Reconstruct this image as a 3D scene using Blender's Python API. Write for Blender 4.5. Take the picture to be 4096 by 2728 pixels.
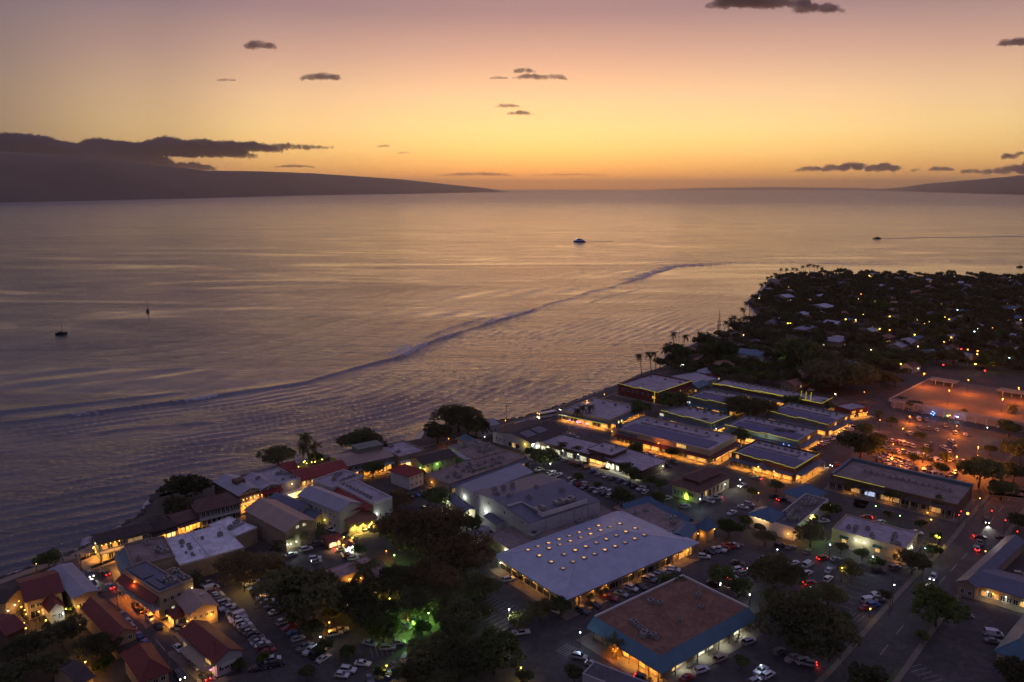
import bpy, bmesh, math, random
import numpy as np
from mathutils import Vector, Matrix

# ------------------------------------------------------------------ clear
for _o in list(bpy.data.objects):
    bpy.data.objects.remove(_o)
SC = bpy.context.scene
COL = SC.collection
random.seed(7)
RNG = np.random.default_rng(7)
PI = math.pi

# ------------------------------------------------------------------ camera (a drone 130 m up, looking out to sea)
CAM_H, FPX = 130.0, 3100.0
PITCH = math.atan((1364 - 752) / FPX)
cd = bpy.data.cameras.new('camera')
cam = bpy.data.objects.new('camera', cd)
COL.objects.link(cam)
cam.location = (0, 0, CAM_H)
cam.rotation_euler = (PI / 2 - PITCH, 0, 0)
cd.sensor_width = 36
cd.lens = 36 * FPX / 4096
cd.clip_start, cd.clip_end = 1.0, 250000
SC.camera = cam

# ------------------------------------------------------------------ dusk sky
W = bpy.data.worlds.new('World')
SC.world = W
W.use_nodes = True
wt = W.node_tree
wt.nodes.clear()


def wn(kind, **kw):
    n = wt.nodes.new(kind)
    for k, v in kw.items():
        setattr(n, k, v)
    return n


def wmath(op, a, b=None, clamp=False):
    n = wn('ShaderNodeMath', operation=op, use_clamp=clamp)
    for i, s in enumerate((a, b)):
        if s is None:
            continue
        if isinstance(s, (int, float)):
            n.inputs[i].default_value = s
        else:
            wt.links.new(s, n.inputs[i])
    return n.outputs[0]


def ramp(nt, sock, stops, interp='LINEAR'):
    r = nt.nodes.new('ShaderNodeValToRGB')
    r.color_ramp.interpolation = interp
    el = r.color_ramp.elements
    el[0].position, el[0].color = stops[0][0], (*stops[0][1], 1)
    el[1].position, el[1].color = stops[-1][0], (*stops[-1][1], 1)
    for p, c in stops[1:-1]:
        e = el.new(p)
        e.color = (*c, 1)
    nt.links.new(sock, r.inputs[0])
    return r.outputs[0]


def srgb(r, g, b):
    f = lambda c: (c / 255) / 12.92 if c / 255 <= .04045 else (((c / 255) + .055) / 1.055) ** 2.4
    return (f(r), f(g), f(b))


tc = wn('ShaderNodeTexCoord')
sep = wn('ShaderNodeSeparateXYZ')
wt.links.new(tc.outputs['Generated'], sep.inputs[0])
X, Y, Z = sep.outputs
elev = wmath('DIVIDE', wmath('ARCSINE', Z), PI / 2, True)              # 0 at the horizon, 1 overhead
hyp = wmath('SQRT', wmath('ADD', wmath('MULTIPLY', X, X), wmath('MULTIPLY', Y, Y)))
caz = wmath('DIVIDE', wmath('ADD', wmath('MULTIPLY', Y, 1.0), wmath('MULTIPLY', X, 0.13)), wmath('MAXIMUM', hyp, 1e-4))
glow = wmath('MULTIPLY', wmath('ADD', caz, 1.0), 0.5, True)             # 1 towards the sunset, 0 behind
west = ramp(wt, elev, [(0.0, srgb(228, 158, 72)), (.012, srgb(238, 176, 96)), (.03, srgb(251, 205, 126)), (.045, srgb(251, 210, 142)), (.068, srgb(238, 193, 146)),
                       (.099, srgb(200, 154, 134)), (.13, srgb(150, 116, 119)), (.16, srgb(140, 109, 121)),
                       (.22, srgb(136, 110, 134)), (.35, srgb(118, 110, 150)), (1, srgb(116, 114, 154))], 'LINEAR')
east = ramp(wt, elev, [(0.0, srgb(96, 84, 84)), (.06, srgb(106, 88, 88)), (.10, srgb(100, 86, 94)), (.14, srgb(92, 82, 98)), (.3, srgb(112, 104, 138)),
                       (1, srgb(114, 114, 154))], 'EASE')
wfac = ramp(wt, glow, [(0.0, (0, 0, 0)), (.8, (.08, .08, .08)), (.88, (.15, .15, .15)), (.93, (.47, .47, .47)), (.965, (.84, .84, .84)), (1, (1, 1, 1))], 'EASE')
mx = wn('ShaderNodeMix', data_type='RGBA')
wt.links.new(wfac, mx.inputs['Factor'])
wt.links.new(east, mx.inputs['A'])
wt.links.new(west, mx.inputs['B'])
sky = wn('ShaderNodeTexSky', sky_type='NISHITA', sun_disc=False)
sky.sun_elevation = math.radians(0.6)
sky.sun_rotation = math.radians(2)
sky.altitude = 100
bg1 = wn('ShaderNodeBackground')
bg2 = wn('ShaderNodeBackground')
wt.links.new(mx.outputs['Result'], bg1.inputs[0])
bg1.inputs[1].default_value = 1.06
wt.links.new(sky.outputs[0], bg2.inputs[0])
bg2.inputs[1].default_value = 0.03
ad = wn('ShaderNodeAddShader')
wo = wn('ShaderNodeOutputWorld')
wt.links.new(bg1.outputs[0], ad.inputs[0])
wt.links.new(bg2.outputs[0], ad.inputs[1])
wt.links.new(ad.outputs[0], wo.inputs[0])

# the last warm light of the set sun, very weak and broad
sl = bpy.data.lights.new('sun', 'SUN')
sl.energy, sl.angle, sl.color = 0.02, math.radians(20), (1.0, .62, .36)
so = bpy.data.objects.new('sun', sl)
COL.objects.link(so)
so.rotation_euler = (math.radians(-86), 0, math.radians(-2))

vs = SC.view_settings
vs.view_transform, vs.look, vs.exposure, vs.gamma, vs.use_curve_mapping = 'Standard', 'None', 0.14, 1.0, False
cy = SC.cycles
cy.use_denoising = True
cy.max_bounces, cy.diffuse_bounces, cy.glossy_bounces, cy.volume_bounces, cy.transmission_bounces, cy.transparent_max_bounces = 4, 2, 2, 0, 3, 4
cy.sample_clamp_indirect, cy.sample_clamp_direct = 2.0, 0.0
cy.use_light_tree = True
cy.use_adaptive_sampling, cy.adaptive_threshold = True, 0.03
cy.caustics_reflective = cy.caustics_refractive = False
cy.blur_glossy = 0.6

# ------------------------------------------------------------------ pixel picks of the 4096 x 2728 photograph -> points of the place
_ct, _st = math.cos(PITCH), math.sin(PITCH)


def at(p, z=0.0):
    x, y = (p[0] - 2048) / FPX, -(p[1] - 1364) / FPX
    d = Vector((x, _ct + y * _st, -_st + y * _ct))
    return Vector((0, 0, CAM_H)) + d * ((z - CAM_H) / d.z)


def atd(p, dist):
    """point seen at pixel p, dist metres away along the view axis' ground direction (for far hills and clouds)"""
    x, y = (p[0] - 2048) / FPX, -(p[1] - 1364) / FPX
    d = Vector((x, _ct + y * _st, -_st + y * _ct))
    return Vector((0, 0, CAM_H)) + d * (dist / d.y)


def crop(x0, y0, s):
    return lambda x, y: (x0 + x / s, y0 + y / s)


K0 = crop(0, 0, .57471)
K1, K2, K3, K4 = crop(0, 1950, 2.015), crop(600, 1650, 2.015), crop(900, 1950, 2.015), crop(1600, 1500, 2.015)
K5, K6, K7, K8 = crop(1900, 1950, 2.015), crop(2400, 1300, 2.015), crop(2600, 1950, 2.015), crop(3096, 1950, 2.015)
K9, K10, K11 = crop(3096, 1300, 2.015), crop(2500, 1000, 2.355), crop(3096, 1000, 2.355)
KA, KB, KC, KD, KE = crop(2200, 1500, 3.92), crop(2800, 1550, 3.92), crop(3450, 1550, 3.92), crop(800, 1700, 3.92), crop(3700, 1900, 3.136)

# ------------------------------------------------------------------ materials
MATS = {}


def mat(name, col, rough=.8, var=.18, scale=.6, bump=0., metal=0., emit=None, es=0., coord='Object', spec=.4, fine=6., stain=0.):
    if name in MATS:
        return MATS[name]
    m = bpy.data.materials.new(name)
    m.use_nodes = True
    nt = m.node_tree
    b = nt.nodes['Principled BSDF']
    b.inputs['Roughness'].default_value = rough
    b.inputs['Metallic'].default_value = metal
    b.inputs['Specular IOR Level'].default_value = spec
    t = nt.nodes.new('ShaderNodeTexCoord')
    n = nt.nodes.new('ShaderNodeTexNoise')
    n.inputs['Scale'].default_value = scale
    n.inputs['Detail'].default_value = 6
    n.inputs['Roughness'].default_value = .65
    nt.links.new(t.outputs[coord], n.inputs['Vector'])
    lo = tuple(c * (1 - var) for c in col)
    hi = tuple(min(1, c * (1 + var)) for c in col)
    out = ramp(nt, n.outputs['Fac'], [(.28, lo), (.72, hi)])
    if stain:                                          # patches, ponding marks and dirt with edges of their own
        n3 = nt.nodes.new('ShaderNodeTexNoise')
        n3.inputs['Scale'].default_value = scale * 1.6
        n3.inputs['Detail'].default_value = 7
        n3.inputs['Distortion'].default_value = 1.2
        nt.links.new(t.outputs[coord], n3.inputs['Vector'])
        st = ramp(nt, n3.outputs['Fac'], [(.42, (1, 1, 1)), (.50, (1 - stain,) * 3), (.60, (1 - stain * .5,) * 3), (.66, (1.0,) * 3)])
        mm = nt.nodes.new('ShaderNodeMix')
        mm.data_type, mm.blend_type = 'RGBA', 'MULTIPLY'
        mm.inputs['Factor'].default_value = 1.
        nt.links.new(out, mm.inputs['A'])
        nt.links.new(st, mm.inputs['B'])
        out = mm.outputs['Result']
    nt.links.new(out, b.inputs['Base Color'])
    if bump:
        n2 = nt.nodes.new('ShaderNodeTexNoise')
        n2.inputs['Scale'].default_value = fine
        nt.links.new(t.outputs[coord], n2.inputs['Vector'])
        bp = nt.nodes.new('ShaderNodeBump')
        bp.inputs['Strength'].default_value = bump
        bp.inputs['Distance'].default_value = .2
        nt.links.new(n2.outputs['Fac'], bp.inputs['Height'])
        nt.links.new(bp.outputs[0], b.inputs['Normal'])
    if emit:
        b.inputs['Emission Color'].default_value = (*emit, 1)
        b.inputs['Emission Strength'].default_value = es
    MATS[name] = m
    return m


def glowmat(name, col, s, patchy=0.):
    """something that gives off light: a bulb, a lit shop window, a lit sign"""
    if name in MATS:
        return MATS[name]
    m = bpy.data.materials.new(name)
    m.use_nodes = True
    nt = m.node_tree
    b = nt.nodes['Principled BSDF']
    b.inputs['Base Color'].default_value = (*[c * .5 for c in col], 1)
    m.cycles.emission_sampling = 'NONE'
    b.inputs['Emission Color'].default_value = (*col, 1)
    b.inputs['Emission Strength'].default_value = s
    if patchy:
        t = nt.nodes.new('ShaderNodeTexCoord')
        oi = nt.nodes.new('ShaderNodeObjectInfo')
        ad_ = nt.nodes.new('ShaderNodeVectorMath')
        ad_.operation = 'ADD'
        v = nt.nodes.new('ShaderNodeTexVoronoi')
        v.inputs['Scale'].default_value = 2.2
        nt.links.new(t.outputs['Object'], ad_.inputs[0])
        nt.links.new(oi.outputs['Location'], ad_.inputs[1])
        nt.links.new(ad_.outputs[0], v.inputs['Vector'])
        r = ramp(nt, v.outputs['Distance'], [(0., (1, 1, 1)), (.8, (1 - patchy,) * 3)])
        mm = nt.nodes.new('ShaderNodeMath')
        mm.operation = 'MULTIPLY'
        mm.inputs[1].default_value = s
        nt.links.new(r, mm.inputs[0])
        nt.links.new(mm.outputs[0], b.inputs['Emission Strength'])
    MATS[name] = m
    return m


def seam_metal(name, col, axis='X', pitch=.6, rough=.55, metal=.08):
    """standing-seam metal sheet: ribs as fine relief, weather streaks"""
    if name in MATS:
        return MATS[name]
    m = mat(name, col, rough=rough, var=.14, scale=.25, metal=metal, spec=.32)
    nt = m.node_tree
    b = nt.nodes['Principled BSDF']
    t = nt.nodes.new('ShaderNodeTexCoord')
    w = nt.nodes.new('ShaderNodeTexWave')
    w.bands_direction = axis
    w.inputs['Scale'].default_value = .314 / pitch
    nt.links.new(t.outputs['Object'], w.inputs['Vector'])
    bp = nt.nodes.new('ShaderNodeBump')
    bp.inputs['Strength'].default_value = .25
    bp.inputs['Distance'].default_value = .06
    nt.links.new(w.outputs['Fac'], bp.inputs['Height'])
    nt.links.new(bp.outputs[0], b.inputs['Normal'])
    return m


# ------------------------------------------------------------------ mesh and object helpers
class MB:
    def __init__(s):
        s.v, s.f, s.m = [], [], []

    def poly(s, pts, mi=0):
        k = len(s.v)
        s.v += [tuple(p) for p in pts]
        s.f.append(tuple(range(k, k + len(pts))))
        s.m.append(mi)
        return s

    def box(s, x0, y0, z0, x1, y1, z1, mi=0):
        k = len(s.v)
        s.v += [(x, y, z) for z in (z0, z1) for x, y in ((x0, y0), (x1, y0), (x1, y1), (x0, y1))]
        for f in ((3, 2, 1, 0), (4, 5, 6, 7), (0, 1, 5, 4), (1, 2, 6, 5), (2, 3, 7, 6), (3, 0, 4, 7)):
            s.f.append(tuple(k + i for i in f))
            s.m.append(mi)
        return s

    def prism(s, pts, z0, z1, mi=0):
        n, k = len(pts), len(s.v)
        s.v += [(p[0], p[1], z0) for p in pts] + [(p[0], p[1], z1) for p in pts]
        s.f += [tuple(range(k + n - 1, k - 1, -1)), tuple(range(k + n, k + 2 * n))]
        s.f += [(k + i, k + (i + 1) % n, k + n + (i + 1) % n, k + n + i) for i in range(n)]
        s.m += [mi] * (n + 2)
        return s

    def slab(s, quad, t, mi=0):
        """a thick quad: top = quad (anticlockwise seen from above), t below it"""
        n, k = len(quad), len(s.v)
        s.v += [tuple(p) for p in quad] + [(p[0], p[1], p[2] - t) for p in quad]
        s.f += [tuple(range(k, k + n)), tuple(range(k + 2 * n - 1, k + n - 1, -1))]
        s.f += [(k + n + i, k + n + (i + 1) % n, k + (i + 1) % n, k + i) for i in range(n)]
        s.m += [mi] * (n + 2)
        return s

    def tube(s, p, q, r0, r1=None, n=6, mi=0, cap=True):
        p, q = Vector(p), Vector(q)
        r1 = r0 if r1 is None else r1
        d = (q - p).normalized()
        a = d.orthogonal().normalized()
        b = d.cross(a)
        k = len(s.v)
        for c, r in ((p, r0), (q, r1)):
            s.v += [tuple(c + (a * math.cos(i * 2 * PI / n) + b * math.sin(i * 2 * PI / n)) * r) for i in range(n)]
        s.f += [(k + i, k + (i + 1) % n, k + n + (i + 1) % n, k + n + i) for i in range(n)]
        s.m += [mi] * n
        if cap:
            s.f += [tuple(range(k + n - 1, k - 1, -1)), tuple(range(k + n, k + 2 * n))]
            s.m += [mi] * 2
        return s

    def ball(s, c, r, n=8, mi=0, sz=1.):
        k = len(s.v)
        rings = n // 2
        s.v.append((c[0], c[1], c[2] - r * sz))
        for j in range(1, rings):
            a = -PI / 2 + PI * j / rings
            s.v += [(c[0] + r * math.cos(a) * math.cos(i * 2 * PI / n), c[1] + r * math.cos(a) * math.sin(i * 2 * PI / n),
                     c[2] + r * sz * math.sin(a)) for i in range(n)]
        s.v.append((c[0], c[1], c[2] + r * sz))
        e = len(s.v) - 1
        for i in range(n):
            s.f.append((k, k + 1 + (i + 1) % n, k + 1 + i))
            s.f.append((e, e - n + i, e - n + (i + 1) % n))
            s.m += [mi] * 2
        for j in range(rings - 2):
            for i in range(n):
                a0 = k + 1 + j * n
                s.f.append((a0 + i, a0 + (i + 1) % n, a0 + n + (i + 1) % n, a0 + n + i))
                s.m.append(mi)
        return s

    def mesh(s, name, mats, smooth=False):
        me = bpy.data.meshes.new(name)
        me.from_pydata(s.v, [], s.f)
        for m in (mats if isinstance(mats, (list, tuple)) else [mats]):
            me.materials.append(m)
        if any(s.m):
            me.polygons.foreach_set('material_index', s.m)
        if smooth:
            me.polygons.foreach_set('use_smooth', [True] * len(s.f))
        me.update()
        return me

    def build(s, name, mats, parent=None, loc=(0, 0, 0), rz=0., smooth=False):
        return link(name, s.mesh(name, mats, smooth), parent, loc, rz)


def link(name, me, parent=None, loc=(0, 0, 0), rz=0., sc=None):
    o = bpy.data.objects.new(name, me)
    COL.objects.link(o)
    o.parent = parent
    o.location = loc
    o.rotation_euler = (0, 0, rz)
    if sc is not None:
        o.scale = sc if hasattr(sc, '__len__') else (sc, sc, sc)
    return o


def tag(o, label=None, cat=None, group=None, kind=None):
    if label:
        o['label'] = label
    if cat:
        o['category'] = cat
    if group:
        o['group'] = group
    if kind:
        o['kind'] = kind
    return o


def thing(name, label, cat, loc, rz=0., group=None, sc=None):
    return tag(link(name, None, None, loc, rz, sc), label, cat, group)


def vnoise(x, y, seed, oct=4, f0=1.):
    """smooth pseudo-noise from summed sines, about -1..1"""
    r = np.random.default_rng(seed)
    out, amp, tot = np.zeros_like(x), 1., 0.
    for o in range(oct):
        for _ in range(3):
            a = r.uniform(0, 2 * PI)
            k = f0 * 2 ** o * r.uniform(.7, 1.3)
            out += amp * np.sin((x * math.cos(a) + y * math.sin(a)) * k + r.uniform(0, 6.28))
        tot += amp * 1.7
        amp *= .55
    return out / tot


# ------------------------------------------------------------------ sea
SEA_Z = -1.2
BREAK = [(-600, 1790), (0, 1697), (783, 1601), (1218, 1531), (1566, 1436), (1880, 1314), (2088, 1253), (2314, 1183), (2558, 1114), (2714, 1066), (2958, 1053), (3400, 1062), (4300, 1062)]


SHORE = [(-1500, 2900), (-500, 2530), K1(0, 742), K1(200, 668), K1(480, 572), K1(600, 525), K1(742, 455), K1(735, 400), K1(1020, 296), K1(1150, 225), K1(1215, 150), K1(1265, 60), K2(40, 690), K2(120, 612), K2(330, 560), K2(520, 560), K2(640, 522),
         K2(890, 470), K2(1010, 432), K2(1240, 420), K2(1480, 345), K2(1620, 300), K4(0, 545), K4(170, 510), K4(205, 450), K4(330, 400), K4(640, 345), K4(820, 365), K4(960, 350), K4(1120, 305), K4(1280, 246), K4(1600, 143), K4(1780, 66), K4(2015, -8),
         K6(362, 398), K6(560, 318), K10(400, 1075), K10(400, 985), K10(560, 925), K10(700, 860), K10(900, 800), K10(1040, 750), K10(1180, 660), K10(1250, 600), K10(1150, 480), K10(1230, 425), K10(1290, 380), K10(1360, 300),
         K10(1480, 235), K10(1620, 232), K10(1900, 234), K10(2330, 235), K11(1500, 252), K11(2355, 262), (5200, 1125), (7500, 1150)]


def polydist(px, py, pts):
    best = np.full(px.shape, 1e9)
    sgn = np.ones(px.shape)
    tpos = np.zeros(px.shape)
    acc = 0.
    for (ax, ay), (bx, by) in zip(pts[:-1], pts[1:]):
        dx, dy = bx - ax, by - ay
        L2 = dx * dx + dy * dy
        t = np.clip(((px - ax) * dx + (py - ay) * dy) / L2, 0, 1)
        ex, ey = px - (ax + t * dx), py - (ay + t * dy)
        d = np.hypot(ex, ey)
        near = d < best
        best = np.where(near, d, best)
        sgn = np.where(near, np.sign(dx * (py - ay) - dy * (px - ax)), sgn)
        tpos = np.where(near, acc + t * math.sqrt(L2), tpos)
        acc += math.sqrt(L2)
    return best * sgn, tpos


def build_sea():
    nc = 640
    rows = [165.]
    while rows[-1] < 2300:
        rows.append(rows[-1] * 1.0056 + .1)
    rows = np.array(rows)
    tn = np.linspace(-.86, .86, nc)
    yy = np.repeat(rows, nc)
    xx = np.tile(tn, len(rows)) * yy
    bp = [tuple(at(p, SEA_Z)[:2]) for p in BREAK]
    d, t = polydist(xx, yy, bp)
    warp = 9 * vnoise(xx, yy, 3, 4, .012) + 2.6 * vnoise(xx, yy, 4, 3, .06)
    dd = d + warp
    env = np.clip(.55 + 1.15 * vnoise(xx, yy, 5, 4, .035), 0, 1.5)
    inside = 1 / (1 + np.exp((d - 4) / 6))
    calm = np.clip((xx - 150) / 150, 0, 1) * np.clip((yy - 560) / 160, 0, 1) * inside        # the still water inside the reef
    h = inside * (1 - .9 * calm) * (.11 + .20 * np.exp(-np.clip(yy + xx * .8 - 120, 0, None) / 170)) * env * (np.exp(1.35 * np.sin(dd * 2 * PI / (10.5 + 2.5 * vnoise(xx, yy, 44, 2, .004)))) - 1.5)
    h += inside * (1 - .9 * calm) * .07 * np.sin(dd * 2 * PI / 6.1 + 4 * vnoise(xx, yy, 8, 2, .05))
    h += inside * (1 - .9 * calm) * .10 * np.sin((xx * .30 + yy * .16) + 5 * vnoise(xx, yy, 40, 3, .03)) * np.clip(vnoise(xx, yy, 41, 2, .02) + .3, 0, 1)
    outw = (1 - inside) * np.exp(-np.clip(d, 0, None) / 260)
    h += outw * .55 * env * np.sin((d + 9 * vnoise(xx, yy, 9, 3, .006)) * 2 * PI / 34)
    h += (1 - inside) * .2 * vnoise(xx, yy, 10, 3, .16) * np.exp(-yy / 900)
    # the breaking line over the reef
    bw = d + 3.5 * vnoise(xx, yy, 11, 4, .03)
    on = np.clip(.5 + 1.3 * vnoise(t, t * .3, 12, 3, .018), 0, 1)
    tail = np.clip((at((3120, 1053), SEA_Z).x - xx) / 120, 0, 1)
    on *= tail
    h += 1.5 * tail * (.68 + .32 * on) * np.where(bw < 0, np.exp(-(bw / 1.5) ** 2), np.exp(-(bw / 4.6) ** 2))
    b2 = d - 22 + 9 * vnoise(t, t * .2, 14, 3, .012)
    on2 = np.clip(.1 + 1.5 * vnoise(t, t * .3, 15, 3, .014), 0, 1)
    h += 1.0 * on2 * np.where(b2 < 0, np.exp(-(b2 / 2.) ** 2), np.exp(-(b2 / 5.) ** 2))
    b3 = d + 46 + 14 * vnoise(t, t * .2, 17, 3, .01)
    on3 = np.clip(.15 + 1.2 * vnoise(t, t * .3, 18, 3, .012), 0, 1)
    h += .62 * on3 * (1 - calm) * np.where(b3 < 0, np.exp(-(b3 / 1.8) ** 2), np.exp(-(b3 / 7.) ** 2))
    brk = .5 + .5 * vnoise(xx, yy, 13, 4, .25)
    foam = np.clip(on * 1.6 - .45, 0, 1) * np.where(bw < -1, np.exp(-((bw + 1) / 1.5) ** 2), np.exp(-(bw / 20.) ** 2)) * np.clip(brk * 1.5, 0, 1)
    # wash along the shore
    ds, ts = polydist(xx, yy, [tuple(at(p)[:2]) for p in SHORE])
    foam = np.maximum(foam, np.exp(-((np.abs(ds) - 1.5) / 2.6) ** 2) * np.clip(.75 + .9 * vnoise(xx, yy, 50, 4, .12), 0, 1))
    fade = np.clip((2250 - yy) / 300, 0, 1)
    zz = SEA_Z + h * fade
    nr = len(rows)
    idx = np.arange(nr * nc).reshape(nr, nc)
    quads = np.stack([idx[:-1, :-1], idx[:-1, 1:], idx[1:, 1:], idx[1:, :-1]], -1).reshape(-1, 4)
    V = np.stack([xx, yy, zz], -1)
    R, y0, y1 = 64000., rows[0], rows[-1]
    far = [(-.86 * y1, y1), (.86 * y1, y1), (R * .86, R), (-R * .86, R), (-R, R), (-R, -4000), (-.86 * y0, -4000), (-.86 * y0, y0),
           (R, R), (R, -4000), (.86 * y0, -4000), (.86 * y0, y0)]
    k = len(V)
    V = np.concatenate([V, [(a, b, SEA_Z) for a, b in far]])
    extra = [(k, k + 1, k + 2, k + 3), (k + 7, k, k + 3, k + 4, k + 5, k + 6), (k + 1, k + 11, k + 10, k + 9, k + 8, k + 2)]
    me = bpy.data.meshes.new('sea')
    me.from_pydata(V.tolist(), [], quads.tolist() + extra)
    me.polygons.foreach_set('use_smooth', [True] * len(me.polygons))
    a = me.attributes.new('foam', 'FLOAT', 'POINT')
    a.data.foreach_set('value', np.concatenate([foam * fade, np.zeros(len(far))]).astype(np.float32))
    a = me.attributes.new('calm', 'FLOAT', 'POINT')
    a.data.foreach_set('value', np.concatenate([calm, np.zeros(len(far))]).astype(np.float32))
    me.update()
    m = bpy.data.materials.new('sea_water')
    m.use_nodes = True
    nt = m.node_tree
    b = nt.nodes['Principled BSDF']
    b.inputs['Base Color'].default_value = (.010, .013, .027, 1)
    b.inputs['IOR'].default_value = 1.62
    L = nt.links.new
    geo = nt.nodes.new('ShaderNodeNewGeometry')
    cdn = nt.nodes.new('ShaderNodeVectorMath')
    cdn.operation = 'LENGTH'
    L(geo.outputs['Position'], cdn.inputs[0])

    def tex(scale, sx, sy, rot, detail, rough=.6, dist=0.):
        mp = nt.nodes.new('ShaderNodeMapping')
        mp.inputs['Scale'].default_value = (sx, sy, 1)
        mp.inputs['Rotation'].default_value = (0, 0, rot)
        L(geo.outputs['Position'], mp.inputs[0])
        n = nt.nodes.new('ShaderNodeTexNoise')
        n.inputs['Scale'].default_value = scale
        n.inputs['Detail'].default_value = detail
        n.inputs['Roughness'].default_value = rough
        n.inputs['Distortion'].default_value = dist
        L(mp.outputs[0], n.inputs['Vector'])
        return n.outputs['Fac']

    def mth(op, a, b_, cl=False):
        n = nt.nodes.new('ShaderNodeMath')
        n.operation = op
        n.use_clamp = cl
        for i, s in enumerate((a, b_)):
            if isinstance(s, (int, float)):
                n.inputs[i].default_value = s
            else:
                L(s, n.inputs[i])
        return n.outputs[0]
    chop = tex(.62, 1, 1.9, -.40, 3, .7)
    mid = tex(.075, 1, 2.6, -.35, 2)
    big = tex(.02, 1, 3.2, -.18, 2)
    chop2 = tex(.20, 1, 2.3, -.28, 3, .65)
    ht = mth('ADD', mth('ADD', mth('ADD', mth('MULTIPLY', chop2, 1.5), mth('MULTIPLY', chop, .60)), mth('MULTIPLY', mid, 1.6)), mth('MULTIPLY', big, 3.2))
    bpn = nt.nodes.new('ShaderNodeBump')
    bpn.inputs['Distance'].default_value = 1.0
    slick = ramp(nt, tex(.0026, 1, 4.2, -.12, 4, .62, 1.6), [(.36, (.12,) * 3), (.46, (.7,) * 3), (.56, (1.,) * 3), (.66, (1.6,) * 3)])
    ca = nt.nodes.new('ShaderNodeAttribute')
    ca.attribute_name = 'calm'
    nearer = mth('ADD', 1.0, mth('MULTIPLY', mth('POWER', 2.718, mth('MULTIPLY', cdn.outputs['Value'], -1 / 420.)), 1.3))
    L(mth('MULTIPLY', mth('MULTIPLY', slick, mth('MULTIPLY', nearer, SEA_BUMP)), mth('SUBTRACT', 1.0, mth('MULTIPLY', ca.outputs['Fac'], .62)), False), bpn.inputs['Strength'])
    L(ht, bpn.inputs['Height'])
    L(bpn.outputs[0], b.inputs['Normal'])
    fa = nt.nodes.new('ShaderNodeAttribute')
    fa.attribute_name = 'foam'
    rr = mth('POWER', mth('MULTIPLY', cdn.outputs['Value'], 1 / 9000., True), .6)
    L(mth('ADD', mth('MULTIPLY', rr, .29), mth('ADD', mth('MULTIPLY', fa.outputs['Fac'], .5), .03)), b.inputs['Roughness'])
    mxn = nt.nodes.new('ShaderNodeMix')
    mxn.data_type = 'RGBA'
    mxn.inputs['A'].default_value = (.010, .013, .027, 1)
    mxn.inputs['B'].default_value = (.40, .35, .38, 1)
    fn = tex(.55, 1, 1.6, -.3, 4, .7)
    ff = mth('MULTIPLY', mth('SUBTRACT', mth('MULTIPLY', fa.outputs['Fac'], 1.5), mth('MULTIPLY', fn, .9)), 2.0, True)
    L(mth('MULTIPLY', ff, .75), mxn.inputs['Factor'])
    L(mxn.outputs['Result'], b.inputs['Base Color'])
    me.materials.append(m)
    o = link('sea', me)
    tag(o, 'dusk sea with long swell lines rolling in over the reef', None, None, 'structure')
    return o


SEA_BUMP = 0.29
build_sea()


# ------------------------------------------------------------------ islands on the horizon
def island(name, label, prof, depth, m, seed):
    """prof: (u, v_waterline, v_ridge, distance of the shore in m) left to right"""
    pr = np.array(prof, float)
    us = np.linspace(pr[0, 0], pr[-1, 0], 130)
    vw, vr, ds = (np.interp(us, pr[:, 0], pr[:, k]) for k in (1, 2, 3))
    nj = 26
    V, F = [], []
    for u, w, r, dist in zip(us, vw, vr, ds):
        base = atd((u, w), dist)
        base.z = SEA_Z
        back = Vector((base.x, base.y, 0)).normalized()
        for j in range(nj):
            t = j / (nj - 1)
            p = base + back * depth * t
            hz = atd((u, r), (base + back * depth * .72).y).z
            hz = max(hz, 2)
            s = math.sin(min(1, t / .72) * PI / 2) ** 1.15 if t < .72 else math.cos((t - .72) / .28 * PI / 2)
            V.append([p.x, p.y, max(SEA_Z - .6, SEA_Z - .5 + (hz + .5) * s), hz, t])
        # gullies come below
    V = np.array(V)
    g = vnoise(V[:, 0], V[:, 1], seed, 4, .004)
    V[:, 2] += g * .07 * V[:, 3] * np.sin(np.clip(V[:, 4] / .72, 0, 1) * PI) ** 1.0
    n = len(us)
    for i in range(n - 1):
        for j in range(nj - 1):
            a = i * nj + j
            F.append((a, a + nj, a + nj + 1, a + 1))
    me = bpy.data.meshes.new(name)
    me.from_pydata(V[:, :3].tolist(), [], F)
    me.polygons.foreach_set('use_smooth', [True] * len(F))
    me.materials.append(m)
    me.update()
    return tag(link(name, me), label, None, None, 'structure')


hillm = mat("dry_hills", (.085, .06, .05), .95, .35, .0012)
island('island_hills', 'dark sloping island across the channel at left', [(-900, 850, 600, 6500), (0, 815, 606, 7200), (330, 800, 622, 8200), (560, 788, 652, 9200), (830, 775, 683, 10500), (1000, 768, 684, 12000),
        (1250, 760, 693, 14500), (1600, 757, 716, 18000), (1800, 755.5, 738, 21000), (1940, 754.6, 752, 24000), (2040, 754.6, 769, 24500)], 4200, hillm, 31)
island('island_hills', 'low hazy island on the horizon at right', [(3420, 754, 762, 46000), (3600, 756, 750, 34000), (3700, 760, 735, 25000), (3900, 768, 718, 19000), (4096, 776, 700, 15500), (4900, 790, 690, 13000)], 5200, hillm, 32)
island('island_hills', 'faint low ridge on the far horizon right of centre', [(2560, 753.2, 761, 56000), (2800, 753.2, 752, 56000), (3050, 753.2, 748, 56000), (3200, 753.2, 749, 56000), (3450, 753.2, 752, 56000), (3600, 753.2, 761, 56000)], 4000, hillm, 33)
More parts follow.
